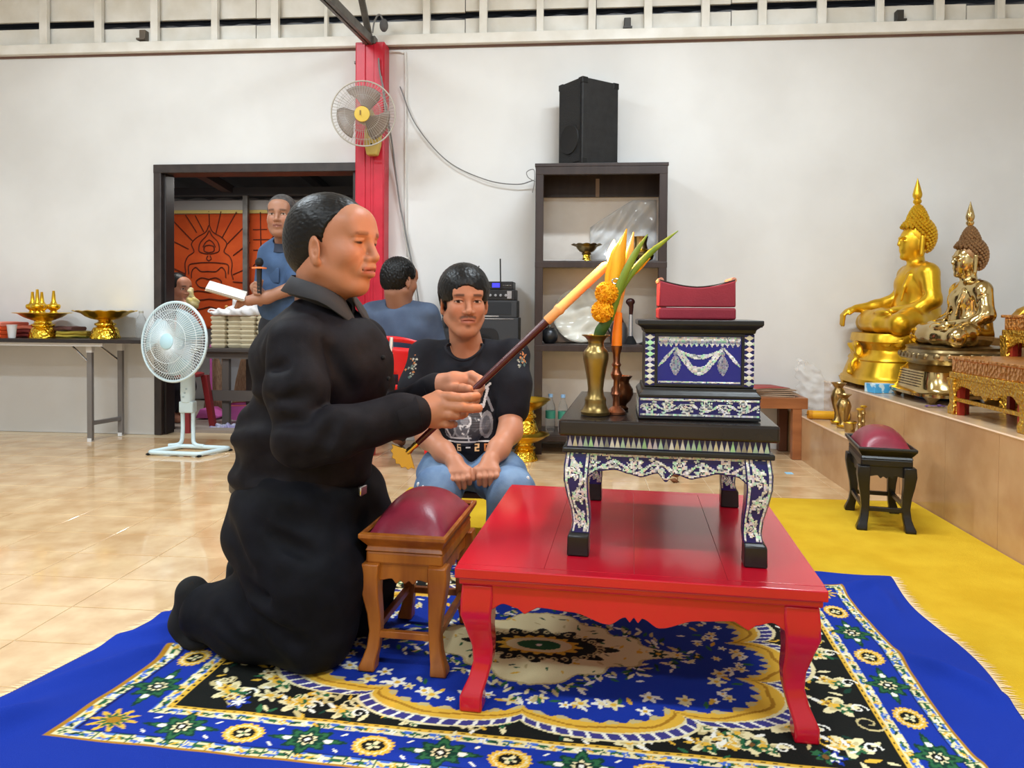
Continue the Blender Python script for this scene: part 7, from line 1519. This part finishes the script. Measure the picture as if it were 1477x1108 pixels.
# statue 2 : pale polished brass
B2 = thing('buddha_statue', 'pale polished brass seated Buddha statue with ringed base and inscription', 'statue', (2.05, 4.11, .4605), 178*D2R)
fig2 = thing('seated_figure', None, None, (0, 0, .292)); fig2.parent = B2
buddha(fig2, M_st2, mat('brown_brass_curls', (150, 116, 82), .35, metal=.9), True, .80)
MB().lathe([(.195, .190), (.225, .200), (.242, .222), (.240, .245), (.215, .258), (.21, .27), (.215, .285), (.19, .292), (.001, .293)], (.06, 0, 0), 48, sy=1.05, ex=3.4).build('lotus_cushion', M_st2d, B2)
for k in range(30):
    a = 2*math.pi*k/30; ca, sa = math.cos(a), math.sin(a); q = (abs(ca)**3.4+abs(sa)**3.4)**(-1/3.4); MB().sphere((.06+.236*ca*q, .236*sa*q*1.05, .238), (.010, .020, .018), 8, 6, rotz(a)).build('lotus_petal', M_st2d, B2)
MB().lathe([(.262, .035), (.262, .05), (.245, .058), (.235, .075), (.222, .150), (.222, .160), (.205, .172), (.19, .192)], (.06, 0, 0), 48, sy=1.05, ex=5.0).build('pedestal', M_st2, B2)
for sx in (-1, 1):
    for sy in (-1, 1): MB().loft([np.array([[.06+sx*.205-w, sy*.215-w, z], [.06+sx*.205+w, sy*.215-w, z], [.06+sx*.205+w, sy*.215+w, z], [.06+sx*.205-w, sy*.215+w, z]]) for w, z in ((.014, 0), (.018, .015), (.036, .04))]).build('foot', M_st2d, B2, 30, bevel=.004)
mb = MB(); M_ink = mat('inscription_ink', (70, 56, 40), .6)
for r_ in range(6):
    z = .148-.0135*r_; xs_ = .06+np.interp(z, (.075, .150), (.235, .222)); y = -.14+.01*rng.random()
    while y < .14:
        w_ = rng.uniform(.004, .010); mb.box((xs_+.0008, y, z), (.0012, w_, rng.uniform(.003, .007))); y += w_+rng.uniform(.002, .006)
tag(mb.build('inscription', M_ink, B2, 0), 'dark engraved lines of writing', kind='stuff')
# statue 3 : at the right edge
B3 = thing('buddha_statue', 'large gold seated Buddha statue cut by the right edge of the picture', 'statue', (2.72, 3.98, .785), 180*D2R)
fig3 = thing('seated_figure', None, None, (0, 0, .012)); fig3.parent = B3; buddha(fig3, mat('dull_gold_statue', (196, 150, 52), .34, metal=.85), MATS['dull_gold_statue'], False, 1.06, .008)
MB().lathe([(.26, 0), (.27, .004), (.27, .012), (.001, .013)], (.1, 0, 0), 40, sy=1.15, ex=4.0).build('base_slab', MATS['dull_gold_statue'], B3)
# gold altar tables
M_gt = mat('carved_gold', (212, 168, 66), .30, metal=.9, bump=.9, bscale=70, btype='VORONOI'); M_gtc = mat('copper_gold', (220, 156, 88), .28, metal=.9, bump=.5, bscale=50, btype='VORONOI'); M_rin = mat('red_inner', (150, 40, 28), .4)
def altar_table(label, loc, sx, sy, h):
    o = thing('altar_table', label, 'table', loc, 0, 'gold altar tables')
    MB().bb((0, 0, h-.014), (sx, sy, h)).build('tabletop', M_gtc, o, 0, bevel=.003); MB().bb((.012, .012, h-.072), (sx-.012, sy-.012, h-.014)).build('frieze', M_gtc, o, 0, bevel=.004); MB().bb((.004, .004, h-.10), (sx-.004, sy-.004, h-.072)).build('moulding', M_gt, o, 0, bevel=.003)
    pr = smooth_prof([(0, .075, 0), (.12, .055, 1), (.3, .06, 0), (.5, .035, 1), (.75, .03, 1), (1.0, .06, 1)])
    for k in (0, 1): sc_apron(sy-.09, pr, h-.10, .012, 'apron', M_gt, o, rotz(90*D2R), (.012 if k == 0 else sx-.012, sy/2, 0)); sc_apron(sx-.09, pr, h-.10, .012, 'apron', M_gt, o, np.eye(3), (sx/2, .012 if k == 0 else sy-.012, 0))
    for ax in (0, 1):
        for ay in (0, 1):
            cx_, cy2 = (.028 if ax == 0 else sx-.028), (.028 if ay == 0 else sy-.028)
            lg = rleg([(cx_, cy2, z, w, w) for w, z in ((.032, h-.10), (.030, h-.13), (.024, h*.4), (.022, .05), (.028, .03), (.028, 0))], 'leg', M_gt, o, .004)
            ix = 1 if ax == 0 else -1; iy = 1 if ay == 0 else -1; MB().bb((min(cx_+ix*.026, cx_+ix*.05), cy2-.012, 0), (max(cx_+ix*.026, cx_+ix*.05), cy2+.012, h-.10)).build('inner_post', M_rin, lg, 0); MB().bb((cx_-.012, min(cy2+iy*.026, cy2+iy*.05), 0), (cx_+.012, max(cy2+iy*.026, cy2+iy*.05), h-.10)).build('inner_post', M_rin, lg, 0)
    for x in (.02, sx-.02): MB().box((x, sy/2, .07), (.014, sy-.06, .016)).build('stretcher', M_gt, o, 0)
    return o
altar_table('low carved gold altar table at the edge of the platform', (1.70, 2.98, .4605), .33, .60, .265)
altar_table('tall carved gold altar table behind the low one at the picture edge', (2.045, 2.95, .4605), .22, .85, .455)
